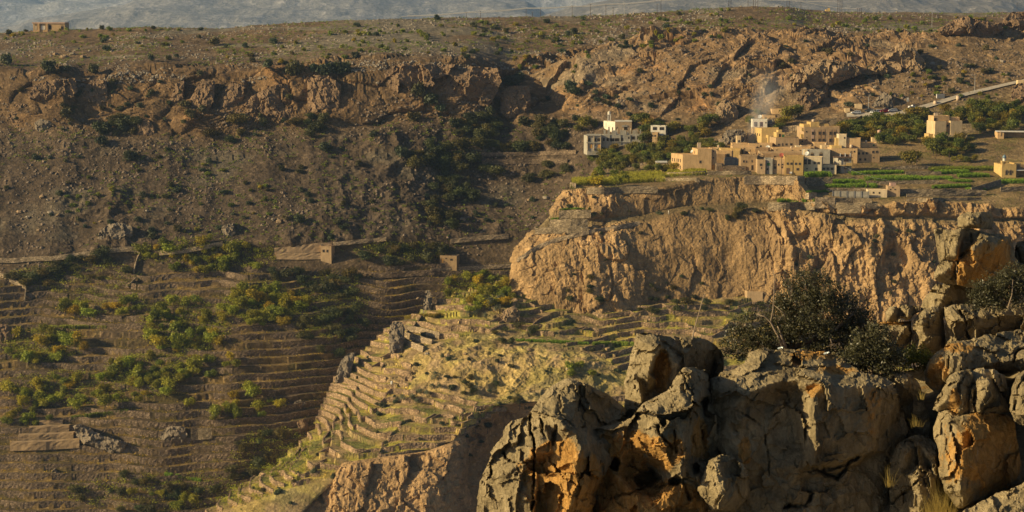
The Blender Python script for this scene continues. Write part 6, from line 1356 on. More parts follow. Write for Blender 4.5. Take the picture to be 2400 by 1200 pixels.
# ---- vegetation nobody could count
def stuff_leaves(name, label, mat, pts, nrm=None, size=0.3, per=10, spread=0.5, seed=1, up=0.4, asp=0.62, cat=None):
    rs = np.random.RandomState(seed); pts = np.asarray(pts, float); n = len(pts)
    P = np.repeat(pts, per, 0); sp = np.repeat(np.asarray(spread) * np.ones(n), per)[:, None]
    o = rs.normal(size=P.shape) * sp * np.array([1, 1, 0.5]); o[:, 2] = np.abs(o[:, 2]) * up * 2
    V = leaf_quads(P + o, np.tile([0, 0, 0.6], (len(P), 1)), size, rs, asp)
    cv = np.repeat(np.clip(np.repeat(rs.uniform(0, 1, n), per) * .6 + rs.uniform(0, .4, len(P)), 0, 1), 4)
    return tag(link(name, mesh_np(name, V, np.arange(len(V)).reshape(-1, 4), mat, {'clump': cv})), label, cat, None, 'stuff')
def grid_pts(Pm, sel, n, seed):
    rs = np.random.RandomState(seed); i = np.nonzero(sel.ravel())[0]
    return Pm.reshape(-1, 3)[rs.choice(i, min(n, len(i)), replace=False)]
VA_ = vA[:, None] * np.ones(PA.shape[1])[None]; okA = (pxA > -40) & (pxA < 2440)
p1 = np.concatenate([grid_pts(PA, (VA_ < 1.9) & (VA_ > 0.9) & okA & (fbm(PA / 45., 3, 501) > -0.04), 2400, 1), grid_pts(PA, (VA_ > 3) & (VA_ < 5.4) & (pxA < 1400) & (fbm(PA / 45., 3, 502) > -0.05), 1500, 2)])
stuff_leaves('scrub', 'low yellow-green scrub dotted over the plateau and the scree', M_leaf['scrub'], p1, size=0.30, per=22, spread=np.random.RandomState(3).uniform(0.3, 0.75, len(p1)), seed=4, up=0.7)
p2 = np.concatenate([grid_pts(PA, (VA_ < 5.7) & okA, 1500, 5), grid_pts(PB, (vB[:, None] > 1) & (pxB < 2450), 1200, 6)])
stuff_leaves('dry_scrub', 'grey-brown dry scrub between the stones', M_leaf['shrub'], p2, size=0.25, per=9, spread=0.45, seed=7, up=0.6)
p3 = grid_pts(PA, (treadA > 0) & okA & (fbm(PA / 14., 3, 96) > -0.2), 9000, 8)
stuff_leaves('terrace_weeds', 'dark weeds and herbs growing on the valley terraces', M_leaf['fruit'], p3, size=0.22, per=7, spread=0.5, seed=9, up=0.5)
p4 = grid_pts(PD, (treadD > 0) & (fbm(PD / 10., 3, 313) > -0.15), 16000, 10)
stuff_leaves('dry_grass', 'dry yellow grass on the terraces of the spur', M_leaf['dry'], p4, size=0.17, per=4, spread=0.4, seed=11, up=0.45, asp=0.25)
p5 = grid_pts(PD, (fbm(PD / 9., 3, 503) > 0.08) & (vD[:, None] > 0.5), 5200, 12)
stuff_leaves('green_herbs', 'green herbs among the dry grass of the spur', M_leaf['scrub'], p5, size=0.2, per=7, spread=0.4, seed=13, up=0.4)
p6 = grid_pts(PC, (vC[:, None] < 2.9) & (vC[:, None] > 1) & (fbm(PC / 11., 4, 214) > 0.0), 3200, 14)
stuff_leaves('field_weeds', 'weeds on the fallow fields of the village shelf', M_leaf['vill'], p6, size=0.2, per=6, spread=0.5, seed=15, up=0.35)
rs_ = np.random.RandomState(66); pts = []
for x0, y0, x1, y1, n in ((520, 665, 720, 760, 330), (330, 700, 540, 830, 330), (0, 770, 200, 850, 220), (250, 830, 470, 900, 180), (0, 870, 420, 950, 260), (320, 560, 660, 640, 200), (690, 640, 860, 800, 240), (540, 1010, 740, 1120, 160), (150, 1110, 620, 1200, 200), (1040, 640, 1200, 725, 160), (830, 570, 1060, 615, 150), (140, 690, 340, 740, 80), (20, 615, 330, 690, 150)):
    for _ in range(n):
        a, q = rs_.uniform(0, 6.283), math.sqrt(rs_.uniform()); h = hit((x0 + x1) / 2 + (x1 - x0) / 2 * q * math.cos(a), (y0 + y1) / 2 + (y1 - y0) / 2 * q * math.sin(a), ('A', 'D'))
        if h: pts.append(tuple(h[0] + Vector((0, 0, .3))))
stuff_leaves('orchard_undergrowth', 'tangled undergrowth filling the orchards and gullies', M_leaf['fruit'], pts, size=0.27, per=30, spread=rs_.uniform(.7, 1.5, len(pts)), seed=67, up=0.8)
# crops: each patch is one bed of uncountable plants
def crop(label, x0, x1, yb0, yb1, hpx, depth=4.0, mat=None, n=None, tassel=True):
    rs = np.random.RandomState(int(x0)); n = n or int((x1 - x0) * 11)
    u = rs.uniform(0, 1, n); w = rs.uniform(0, 1, n)
    Y = [gY(lerp(x0, x1, t), lerp(yb0, yb1, t), ('C',)) for t in np.linspace(0, 1, 7)]
    b = P3(lerp(x0, x1, u), lerp(yb0, yb1, u), np.interp(u, np.linspace(0, 1, 7), Y)); m = np.mean(Y) / F
    b[:, 1] += w * depth; b[:, 2] += w * depth * 0.05
    kp = fbm(b / np.array([2.2, 2.2, 9.]), 2, int(x0)) > -0.22; b, u, w = b[kp], u[kp], w[kp]; n = len(b)
    h = hpx * m * 1.1 * rs.uniform(0.75, 1.1, n) * (0.75 + 0.25 * np.sin(np.pi * np.clip(u, .03, .97)) ** 0.4)
    V = []; cv = []
    for k in range(5):
        f = (k + 0.6) / 5; c = b + np.stack([rs.normal(0, .12, n), rs.normal(0, .12, n), h * f], 1)
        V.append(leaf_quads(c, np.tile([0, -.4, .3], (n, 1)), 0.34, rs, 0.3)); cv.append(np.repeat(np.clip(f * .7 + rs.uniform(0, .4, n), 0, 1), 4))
    V = np.concatenate(V)
    return tag(link('crop_bed', mesh_np('crop_bed', V, np.arange(len(V)).reshape(-1, 4), mat or M_leaf['crop'], {'clump': np.concatenate(cv)})), label, 'crop', 'crop beds of the village fields', 'stuff')
crop('tall maize bed with pale tassels in front of the low annex', 1887, 1950, 416, 416, 12)
crop('long maize bed under the fallow strip, left of centre in the fields', 1940, 2029, 431, 431, 9)
crop('short bright bed at the left end below the long maize bed', 1936, 1984, 440, 440, 7)
crop('leafy bed bulging above the concrete panel wall', 1984, 2057, 441, 441, 10)
crop('uppermost long green bed beside the washing line', 1992, 2118, 411, 407, 7)
crop('wide bright green bed in the middle of the fields', 2029, 2160, 425, 423, 9, 8)
crop('low green bed with a yellow bush, right of the wide bed', 2160, 2234, 422, 421, 6, 6)
crop('small low bed right of the yellow bush', 2226, 2279, 427, 427, 5)
crop('dark green maize bed left of the small mosque', 2246, 2320, 417, 416, 9)
crop('pale dry maize strip above the dark green maize', 2195, 2275, 409, 407, 8, 5)
crop('bright bed above a stone wall near the block hut', 2186, 2277, 443, 439, 7)
crop('small bright bed on the lower right of the fields', 2266, 2312, 447, 446, 5)
crop('green bed at the right edge below the small mosque', 2347, 2440, 431, 430, 9)
crop('little bright bed on a wall at the left of the panel wall', 1891, 1942, 453, 451, 4)
crop('bright green bed on the ledge above the cliff', 1824, 1910, 475, 475, 8)
crop('russet maize stubble behind the dark green maize', 2180, 2345, 402, 400, 8, 7, M_leaf['fruit'])
crop('yellow-green vegetable bed behind the low garden wall', 1526, 1660, 417, 409, 6, 10, M_leaf['garden'])
crop('bright vegetable garden filling the promontory', 1440, 1560, 432, 426, 11, 26, M_leaf['garden'], 3600)
crop('garden strip under the wall of the western house', 1565, 1655, 403, 403, 6, 4, M_leaf['garden'])
crop('overgrown garden at the tip of the promontory', 1342, 1450, 436, 434, 13, 14, M_leaf['garden'], 2200)
crop('green fringe on the upper hanging garden wall', 1312, 1384, 494, 492, 5, 2)
crop('green fringe on the lower hanging garden wall', 1292, 1376, 516, 514, 5, 2)
def dcrop(label, x0, x1, y0, y1, hpx, mat):
    global gY
    g = gY; gY_ = lambda a, b, n=None: g(a, b, ('D', 'A'))
    globals()['gY'] = gY_; o = crop(label, x0, x1, y0, y1, hpx, 2.0, mat); globals()['gY'] = g; return o
dcrop('bright hedge row on a terrace under the cliff', 1390, 1486, 812, 812, 10, M_leaf['scrub'])
dcrop('green strip of herbs on the terraces under the cliff', 1210, 1380, 800, 808, 5, M_leaf['crop'])
dcrop('green bean rows beside the pale spur walls', 900, 1040, 752, 744, 9, M_leaf['scrub'])
dcrop('low row of plants in the western terraces', 98, 250, 772, 770, 8, M_leaf['scrub'])
dcrop('clipped green row on the western terraces above the concrete steps', 165, 300, 985, 968, 9, M_leaf['scrub'])
dcrop('dark green strip near the lowest thicket', 385, 470, 1115, 1130, 7, M_leaf['crop'])
# ================================================================== ROCKS, WALLS AND ROAD OF THE SLOPES
def outcrop_mat(name, a, b_, sc=0.12):
    m, nt, b = new_mat(name)
    geo = N(nt, 'ShaderNodeNewGeometry').outputs['Position']
    st = noise(nt, scaled(nt, geo, (1.0, 1.0, 2.2)), sc, 8, 0.7, 0.5)
    c = ramp(nt, st, [(0.3, a), (0.68, b_)])
    c = mix(nt, 1.0, c, ramp(nt, noise(nt, geo, 1.1, 6, 0.7), [(0.3, 0.7), (0.7, 1.25)]), 'MULTIPLY')
    L(nt, c, b.inputs['Base Color']); b.inputs['Roughness'].default_value = 0.95; b.inputs['Specular IOR Level'].default_value = 0.15
    p = bump(nt, b, noise(nt, geo, 0.5, 8, 0.7), 0.9, 0.9)
    bump(nt, b, noise(nt, scaled(nt, geo, (1, 1, 4)), 0.6, 4, 0.6), 0.5, 0.6, p); return m
M_oc = dict(o=outcrop_mat('orange_brown_rock', (0.15, 0.105, 0.068), (0.29, 0.19, 0.11)), g=outcrop_mat('grey_brown_rock', (0.15, 0.125, 0.095), (0.30, 0.24, 0.17)), t=outcrop_mat('tan_rock', (0.22, 0.16, 0.095), (0.42, 0.29, 0.17)), p=outcrop_mat('pale_rock', (0.26, 0.22, 0.165), (0.42, 0.35, 0.26)))
for lab, mt, pts in (
    ('pale sunlit slab standing in the western rock band', 'o', [(180, 233), (195, 208), (213, 188), (247, 186), (252, 215), (250, 240), (240, 267), (193, 257)]),
    ('broad overhanging block left of the pale sunlit slab', 'o', [(66, 232), (80, 200), (107, 190), (177, 183), (184, 213), (167, 229), (107, 235)]),
    ('tall slab leaning left in the middle of the western rock band', 'o', [(446, 232), (473, 184), (504, 190), (500, 240), (487, 268), (450, 248)]),
    ('large triangular slab with slanting beds in the rock band', 'o', [(545, 270), (587, 230), (633, 202), (663, 195), (697, 226), (709, 257), (667, 292), (567, 286)]),
    ('orange-faced block under the leaning slab', 'o', [(321, 318), (321, 287), (345, 279), (362, 298), (361, 320)]),
    ('pale rounded block at the left end of the rock band', 'o', [(20, 272), (35, 244), (65, 244), (73, 268), (56, 292), (28, 288)]),
    ('rounded grey boulder below the broad overhanging block', 'g', [(80, 288), (95, 278), (120, 285), (123, 305), (95, 314), (82, 302)]),
    ('narrow upright block beside the leaning slab', 'o', [(397, 242), (411, 196), (431, 189), (429, 236), (415, 247)]),
    ('layered buttress with a long slanted top between the leaning and triangular slabs', 'o', [(515, 262), (520, 215), (545, 190), (575, 205), (570, 232), (540, 262)]),
    ('striped buttress right of the triangular slab', 'o', [(722, 270), (720, 190), (735, 176), (775, 178), (800, 200), (796, 250), (760, 276)]),
    ('flat orange wall of the rock band left of the ravine', 'o', [(905, 240), (902, 170), (930, 150), (1010, 148), (1080, 152), (1168, 160), (1176, 190), (1150, 245), (1070, 258), (980, 250)]),
    ('squared pillar block right of the dark ravine', 'o', [(1172, 262), (1176, 215), (1192, 202), (1240, 200), (1244, 240), (1238, 275), (1190, 280)]),
    ('long pale slab with a lit fluted face above the village', 't', [(1842, 207), (1853, 180), (1887, 153), (1933, 139), (2000, 146), (2018, 173), (1967, 194), (1900, 215), (1847, 219)]),
    ('peaked slab like a fallen pyramid beside the road slope', 't', [(2018, 175), (2060, 140), (2108, 97), (2148, 118), (2172, 150), (2166, 174), (2110, 178), (2050, 175)]),
    ('orange boulder with a lit top directly above the village', 't', [(1670, 284), (1680, 250), (1697, 231), (1720, 240), (1732, 262), (1729, 286), (1700, 292)]),
    ('dark tilted slab below the long pale slab', 'o', [(1866, 236), (1885, 212), (1910, 207), (1932, 225), (1917, 246), (1892, 262)]),
    ('rocky knoll breaking the skyline at the upper right', 'o', [(2198, 80), (2217, 57), (2250, 42), (2267, 37), (2300, 50), (2347, 53), (2352, 70), (2317, 89), (2233, 83)]),
    ('striped orange rock in the upper right corner', 'o', [(2347, 62), (2355, 42), (2372, 30), (2420, 22), (2500, 26), (2500, 80), (2400, 74), (2360, 70)]),
    ('brown boulder at the right edge under the road end', 'o', [(2370, 238), (2372, 206), (2385, 195), (2450, 190), (2450, 246)]),
    ('smoke-darkened crag carrying the white-roofed pavilion', 'g', [(1690, 344), (1692, 320), (1703, 305), (1742, 303), (1750, 318), (1748, 344)]),
    ('grey boulder leaning on the white house with red-framed windows', 'p', [(1795, 299), (1800, 284), (1812, 277), (1817, 290), (1814, 300)]),
    ('dark grey slab behind the parked cars', 'g', [(2038, 255), (2055, 230), (2072, 216), (2090, 226), (2094, 250)]),
    ('grey dome of bare rock on the scree above the footpath', 'g', [(228, 560), (232, 540), (255, 524), (285, 522), (312, 532), (314, 550), (295, 564), (250, 566)]),
    ('pale cracked outcrop at the foot of the scree near the hut', 'g', [(516, 555), (520, 530), (545, 520), (552, 545), (545, 558)]),
    ('small brown cliff in the lower terraces, rounded top', 'g', [(368, 1040), (380, 1010), (400, 998), (434, 1000), (440, 1020), (420, 1044), (385, 1050)]),
    ('split rock face with a sharp edge beside the concrete terraces', 'g', [(172, 1000), (186, 992), (220, 1012), (260, 1028), (300, 1036), (322, 1060), (310, 1078), (270, 1066), (200, 1040), (180, 1020)]),
    ('leaning rock fin on the crest of the spur', 'g', [(785, 896), (790, 868), (800, 845), (815, 827), (831, 826), (829, 850), (820, 880), (812, 900)]),
    ('upright rock tower with a green cap at the head of the spur', 'g', [(913, 828), (911, 790), (914, 762), (926, 751), (941, 755), (949, 770), (947, 800), (941, 832)]),
    ('slim standing rock beside the gully trees', 'g', [(991, 736), (993, 705), (998, 681), (1007, 679), (1013, 700), (1011, 736)]),
    ('brown knoll of rock among the spur terraces under the olive trees', 't', [(1172, 745), (1180, 728), (1205, 716), (1222, 730), (1216, 752), (1190, 760)]),
    ('rounded boulder by the mouth of the gully', 'g', [(688, 958), (690, 942), (703, 936), (716, 944), (714, 958)]),
    ('brown boulder at the end of the dry grass terrace', 'o', [(695, 1012), (694, 990), (708, 982), (722, 990), (722, 1008), (710, 1016)]),
    ('small upright rock on the lowest western terraces', 'g', [(119, 1124), (120, 1105), (127, 1097), (134, 1104), (133, 1124)]),
    ('orange bluff at the picture edge among the western terraces', 'o', [(-30, 800), (-20, 765), (10, 758), (30, 768), (34, 790), (10, 808)])):
    cx, cy = sum(p[0] for p in pts) / len(pts), sum(p[1] for p in pts) / len(pts)
    by = max(p[1] for p in pts)
    Y = gY(cx, by - 2, ('A', 'B', 'C', 'D')); m = Y / F
    w = (max(p[0] for p in pts) - min(p[0] for p in pts)) * m
    hh = (by - min(p[1] for p in pts)) * m
    dz = [(p[0], p[1], 0.16 * w + 0.55 * (by - p[1]) * m) for p in pts]
    rr = random.Random(int(cx))
    inn = [(lerp(cx, p[0], rr.uniform(.35, .6)), lerp(cy, p[1], rr.uniform(.35, .6)), 0.38 * (by - lerp(cy, p[1], .5)) * m + rr.uniform(-.05, .08) * w) for p in pts[::2]]
    rock('rock_outcrop', lab, Y - 0.04 * w, dz, inn, edge=0.3 * w, rnd=4, thick=0.6 * w + 3, rough=0.42, facet=0.55, seed=int(cx) + 7, step=2.2, mat=M_oc[mt], mscale=max(2.0, 0.16 * w))
SB = [MB() for _ in range(5)]; rb = random.Random(4)
SBM = []
for k in range(5):
    rs = np.random.RandomState(k); v = []; 
    for z, r in ((-.5, .8), (0.1, 1.0), (0.6, .55)): v += [(r * math.cos(a) * rs.uniform(.75, 1.2), r * math.sin(a) * rs.uniform(.75, 1.2), z * rs.uniform(.8, 1.2)) for a in np.linspace(0, 6.28, 7)[:-1]]
    mb = MB().add(v, [(i, (i + 1) % 6, 6 + (i + 1) % 6, 6 + i) for i in range(6)] + [(6 + i, 6 + (i + 1) % 6, 12 + (i + 1) % 6, 12 + i) for i in range(6)] + [tuple(range(12, 18))])
    SBM.append(mb.mesh('scree_boulder', M_oc['p' if k % 2 else 't']))
for i, (x, y, r) in enumerate([(45, 497, 7), (118, 499, 8), (137, 504, 6), (65, 510, 7), (98, 462, 8), (150, 450, 6), (112, 470, 5), (415, 497, 4), (345, 495, 5), (90, 540, 5), (235, 520, 5), (176, 525, 4), (260, 313, 6), (140, 330, 4), (655, 520, 10), (675, 510, 9), (640, 515, 6), (1065, 520, 9), (1085, 515, 8), (1075, 530, 6), (1000, 495, 5), (1280, 465, 9), (1240, 470, 6), (1150, 400, 6), (1365, 215, 6), (1330, 165, 6), (1450, 240, 6), (1385, 225, 7), (1990, 200, 6), (2010, 205, 7), (2040, 190, 8), (2050, 205, 5), (2025, 222, 5), (1975, 215, 5), (2135, 265, 8), (2160, 262, 6), (2185, 150, 7), (2270, 152, 6), (2350, 145, 7), (2235, 205, 5), (2130, 205, 7), (1960, 235, 5), (1050, 835, 7), (1000, 830, 6), (1090, 830, 6), (1240, 820, 6), (1330, 865, 5), (980, 700, 5), (885, 195, 5), (150, 135, 10), (195, 135, 9), (170, 128, 8), (130, 128, 7)]):
    h = hit(x, y, ('A', 'B', 'C', 'D'))
    if not h: continue
    o = link('scree_boulder', SBM[i % 5]); s = r * h[0].y / F; o.location = h[0] + Vector((0, 0, s * 0.15)); o.scale = (s * 1.15, s, s * 0.8); o.rotation_euler = (rb.uniform(-.3, .3), rb.uniform(-.3, .3), rb.uniform(0, 6))
    tag(o, None, 'boulder', 'loose boulders of the slopes'); pend(o, 'large loose pale boulder' if r > 7 else 'loose boulder', o.location)
# loose stones that nobody could count, strewn on the scree, the plateau, the hill and the spur
def stones(name, label, pts, smin, smax, mat, seed):
    rs = np.random.RandomState(seed); n = len(pts)
    base = np.array([(1, 0, -.3), (.3, .95, -.3), (-.8, .6, -.3), (-.8, -.6, -.3), (.3, -.95, -.3), (.45, .1, .55), (-.3, .4, .6), (-.3, -.4, .5)])
    tri = np.array([(0, 1, 5), (1, 2, 6), (1, 6, 5), (2, 3, 7), (2, 7, 6), (3, 4, 7), (4, 0, 5), (4, 5, 7), (5, 6, 7)])
    s = smin + (smax - smin) * rs.power(0.22, n)
    a = rs.uniform(0, 6.28, n); c, q = np.cos(a)[:, None], np.sin(a)[:, None]
    B = base[None] * s[:, None, None] * rs.uniform(.65, 1.3, (n, 8, 3))
    V = np.stack([B[..., 0] * c - B[..., 1] * q, B[..., 0] * q + B[..., 1] * c, B[..., 2]], -1) + pts[:, None]
    T = (tri[None] + 8 * np.arange(n)[:, None, None]).reshape(-1, 3)
    return tag(link(name, mesh_np(name, V.reshape(-1, 3), T, mat)), label, 'stones', None, 'stuff')
M_st = plain('scree_stone', (0.19, 0.142, 0.10), 0.95, 0.5, 0.35); M_st2 = plain('plateau_stone', (0.25, 0.21, 0.16), 0.95, 0.5, 0.35); M_st3 = plain('spur_stone', (0.44, 0.32, 0.2), 0.95, 0.4, 0.4)
stones('scree_stones', 'loose brown stones strewn over the scree slope', grid_pts(PA, (VA_ > 2.6) & (VA_ < 5.6) & okA & (fbm(PA / 38., 4, 520) > -0.02), 13000, 31), 0.15, 1.35, M_st, 1)
stones('plateau_stones', 'grey stones and broken ledges on the plateau', grid_pts(PA, (VA_ > 0.9) & (VA_ < 2.2) & okA & (fbm(PA / np.array([50., 50., 9.]), 4, 521) > 0.0), 11000, 32), 0.25, 1.5, M_st2, 2)
stones('hill_stones', 'brown stones strewn on the hill behind the village', grid_pts(PB, (vB[:, None] > 0.8) & (pxB < 2450) & (np.abs(vB[:, None] - 3.5) > 0.6), 9000, 33), 0.22, 1.4, M_st, 3)
stones('spur_stones', 'tan stones scattered on the spur', grid_pts(PD, vD[:, None] > 0.4, 9000, 34), 0.12, 0.7, M_st3, 4)
# walls drawn from the photograph
NA = ('A',); NC = ('C',); ND = ('D',)
for lab, top, hp, mt, nm in (
    ('long curved footpath wall at the foot of the scree, its western length', [(-30, 604), (25, 606), (70, 602), (130, 600), (200, 590), (270, 581), (310, 578), (333, 584)], 7, M_wallP, NA),
    ('footpath wall between the gap and the orchard shrubs', [(373, 588), (430, 583), (480, 574), (522, 566)], 7, M_wallP, NA),
    ('tall footpath wall running into the hut with two windows', [(643, 582), (700, 575), (752, 570), (778, 568)], 17, M_pl['stone'], NA),
    ('low yard wall in front of the hut with two windows', [(648, 593), (700, 594), (752, 593)], 11, M_pl['stone'], NA),
    ('narrow wall dropping downhill from the gap in the footpath', [(329, 588), (319, 606), (313, 632)], 7, M_wallP, NA),
    ('lower stretch of the wall dropping from the footpath', [(318, 650), (300, 668)], 5, M_wallP, NA),
    ('zigzag field wall entering at the left edge', [(-20, 630), (0, 640), (34, 656), (61, 668)], 7, M_wallP, NA),
    ('short upright field wall below the zigzag wall', [(60, 668), (57, 700)], 5, M_wallP, NA),
    ('footpath wall left of the dark grove', [(780, 568), (845, 562), (905, 556)], 5, M_wallP, NA),
    ('footpath wall right of the dark grove, towards the promontory', [(1056, 560), (1100, 556), (1150, 551), (1192, 549)], 7, M_wallP, NA),
    ('thin path edge leading from the cabin to the promontory', [(1010, 630), (1090, 625), (1150, 622), (1206, 619)], 5, M_wallP, NA),
    ('highest wall of the bare terraces below the cabin', [(880, 640), (950, 636), (1018, 632)], 9, M_wallA, NA),
    ('top tier of the grey concrete terraces', [(92, 987), (147, 985)], 9, M_pl['mud'], NA), ('second tier of the grey concrete terraces', [(68, 1003), (110, 1000), (162, 999)], 12, M_pl['mud'], NA),
    ('third tier of the grey concrete terraces', [(42, 1021), (100, 1019), (172, 1015)], 13, M_pl['mud'], NA), ('lowest and longest tier of the grey concrete terraces', [(24, 1038), (100, 1036), (186, 1031)], 15, M_pl['mud'], NA),
    ('grey concrete cistern wall in the terraces near the small brown cliff', [(448, 1006), (497, 1003)], 22, M_wallG, NA),
    ('upper pale wall of the bean rows on the spur', [(948, 762), (985, 768), (1030, 780)], 9, M_wallP, ND), ('middle pale wall of the bean rows on the spur', [(936, 776), (970, 784), (1012, 796)], 10, M_wallP, ND), ('lower pale wall of the bean rows on the spur', [(930, 792), (960, 800), (992, 812)], 10, M_wallP, ND),
    ('upper pale wall of the hanging gardens', [(1310, 495), (1345, 493), (1385, 492)], 15, M_wallG, NC), ('lower pale wall of the hanging gardens, ivy hanging over it', [(1289, 516), (1330, 515), (1378, 514)], 20, M_wallG, NC), ('stepped foot wall of the hanging gardens on the path', [(1254, 535), (1290, 533), (1340, 533), (1380, 535)], 10, M_wallG, NC),
    ('rim wall of the promontory garden, curved westernmost length', [(1326, 432), (1336, 427), (1350, 430)], 9, M_wallG, NC), ('rim wall along the promontory garden above the cliff', [(1376, 440), (1440, 439), (1500, 437), (1542, 438)], 11, M_wallG, NC),
    ('low stone parapet of the path cut across the promontory face', [(1212, 606), (1260, 575), (1310, 556), (1372, 541), (1440, 530), (1500, 518)], 5, M_wallP, NC),
    ('low grey garden wall with a dark inner side', [(1526, 418), (1600, 418), (1640, 417)], 6, M_wallG, NC), ('pale concrete wall of the vegetable garden', [(1562, 405), (1600, 404), (1655, 401)], 7, M_wallG, NC), ('grey block wall in front of the ruined houses', [(1657, 402), (1700, 401), (1761, 401)], 8, M_wallG, NC),
    ('rough stone wall under the front row of houses', [(1744, 413), (1800, 413), (1886, 414)], 15, M_wallP, NC), ('tall stone wall below the maize with pale tassels', [(1889, 417), (1920, 417), (1951, 416)], 16, M_wallG, NC),
    ('stone wall below the fallow strip in the fields', [(1951, 416), (2010, 416)], 6, M_wallG, NC), ('stone wall directly over the concrete panel wall', [(1938, 442), (1985, 441), (2034, 441)], 6, M_wallP, NC),
    ('short stone wall at the left end of the panel wall', [(1888, 453), (1914, 452)], 10, M_wallP, NC), ('ledge wall under the bright green bed above the cliff', [(1800, 476), (1850, 475), (1911, 474)], 14, M_wallG, NC),
    ('big angled corner wall at the cliff edge', [(1911, 463), (1945, 462), (1957, 464)], 21, M_wallP, NC), ('long retaining wall in front of the panel wall', [(1957, 464), (2000, 464), (2044, 466)], 9, M_wallG, NC), ('lower retaining wall at the cliff edge', [(1958, 476), (2010, 476), (2056, 477)], 8, M_wallG, NC), ('curved retaining wall overhanging the cliff', [(1963, 484), (2000, 483), (2034, 484)], 12, M_wallG, NC),
    ('wall behind the uppermost long green bed', [(2065, 392), (2120, 390), (2176, 389)], 6, M_wallG, NC), ('stone wall under the uppermost long green bed', [(2122, 403), (2165, 402), (2206, 402)], 6, M_wallG, NC), ('long dark wall under the wide bright bed', [(2030, 425), (2100, 424), (2200, 423)], 6, M_wallG, NC),
    ('stone wall under the bright bed near the block hut', [(2187, 444), (2240, 443), (2312, 447)], 9, M_wallG, NC), ('stone wall right of the square hut', [(2109, 444), (2150, 443), (2186, 443)], 10, M_wallG, NC), ('curving field wall below the small mosque', [(2277, 440), (2310, 432), (2346, 420)], 10, M_wallG, NC),
    ('lower field wall at the right edge', [(2345, 440), (2400, 437), (2450, 436)], 9, M_wallG, NC), ('second field wall below the square hut', [(2125, 455), (2200, 453), (2298, 452)], 6, M_wallG, NC), ('lowest field wall above the cliff', [(2126, 465), (2210, 464), (2300, 463)], 5, M_wallG, NC),
    ('upper terrace wall beside the tall windowless house', [(2255, 291), (2312, 290)], 8, M_wallG, ('B', 'C')), ('lower terrace wall beside the tall windowless house', [(2255, 303), (2312, 301)], 8, M_wallG, ('B', 'C')),
    ('slanting stone wall climbing to the parked cars', [(1968, 297), (1990, 286), (2020, 271)], 8, M_wallG, ('B', 'C')), ('terrace wall above the big yellow house', [(1825, 297), (1850, 296), (1884, 292)], 11, M_wallP, ('B', 'C')), ('grey terrace wall behind the school-like building', [(1900, 286), (1935, 280), (1962, 276)], 12, M_wallG, ('B', 'C')),
    ('low terrace wall in the shade below the mosque, the upper one', [(1090, 358), (1180, 357), (1250, 356), (1350, 352)], 6, M_wallA, NA), ('low terrace wall in the shade below the mosque, the lower one', [(1130, 375), (1230, 374), (1330, 372)], 7, M_wallA, NA)):
    px_wall('stone_wall' if mt is not M_conc else 'concrete_wall', lab, top, hp, mt, names=nm, thick=4.0 if 'tier of' in lab else 0.5)
# the road up from the parked cars
ru = np.array([(1984, 268), (2000, 267), (2060, 266), (2110, 262), (2140, 255), (2200, 238), (2260, 220), (2310, 208), (2350, 199), (2420, 184)], float); rl = np.array([(1984, 277), (2000, 276), (2060, 275), (2115, 272), (2150, 263), (2200, 247), (2260, 228), (2320, 213), (2356, 204), (2424, 188)], float)
st = np.linspace(0, 1, 90); tt = np.linspace(0, 1, len(ru)); rows = []
for f in np.linspace(0, 1, 5):
    xy = np.stack([lerp(np.interp(st, tt, ru[:, c]), np.interp(st, tt, rl[:, c]), f) for c in (0, 1)], 1); rows.append([hit(x, y, ('B',))[0] + Vector((0, 0, 0.35)) for x, y in xy])
rd = np.array([[tuple(p) for p in r] for r in rows]); rd[..., 2] += 0.3
for _ in range(6): rd[:, 1:-1] = .25 * rd[:, :-2] + .5 * rd[:, 1:-1] + .25 * rd[:, 2:]
tag(link('road', mesh_np('road', rd.reshape(-1, 3), grid_quads(5, 90), plain('dusty_concrete_road', (0.46, 0.40, 0.31), 0.9, 0.2, 0.4))), kind='structure')
# ================================================================== VEHICLES, POLES, LAMPS, PEOPLE
M_car = {k: plain(k + '_car_paint', c, 0.25, 0.04, 1, 0.6) for k, c in dict(white=(0.72, 0.72, 0.70), red=(0.42, 0.02, 0.025), dark=(0.03, 0.034, 0.04), silver=(0.52, 0.53, 0.52)).items()}
M_tyre = plain('tyre_rubber', (0.02, 0.02, 0.02), 0.9); M_cg = plain('car_glass', (0.02, 0.025, 0.03), 0.1, 0.1, 1, 0.7); M_lightr = plain('tail_light', (0.4, 0.02, 0.02), 0.3)
def extr(mb, prof, y0, y1, mi=0, inset=0.0):
    n = len(prof); c = (y0 + y1) / 2
    V = [(x, y0 + (inset if z > 1.15 else 0), z) for x, z in prof] + [(x, y1 - (inset if z > 1.15 else 0), z) for x, z in prof]
    mb.add(V, [tuple(range(n)), tuple(range(2 * n - 1, n - 1, -1))] + [(i, n + i, n + (i + 1) % n, (i + 1) % n) for i in range(n)], mi)
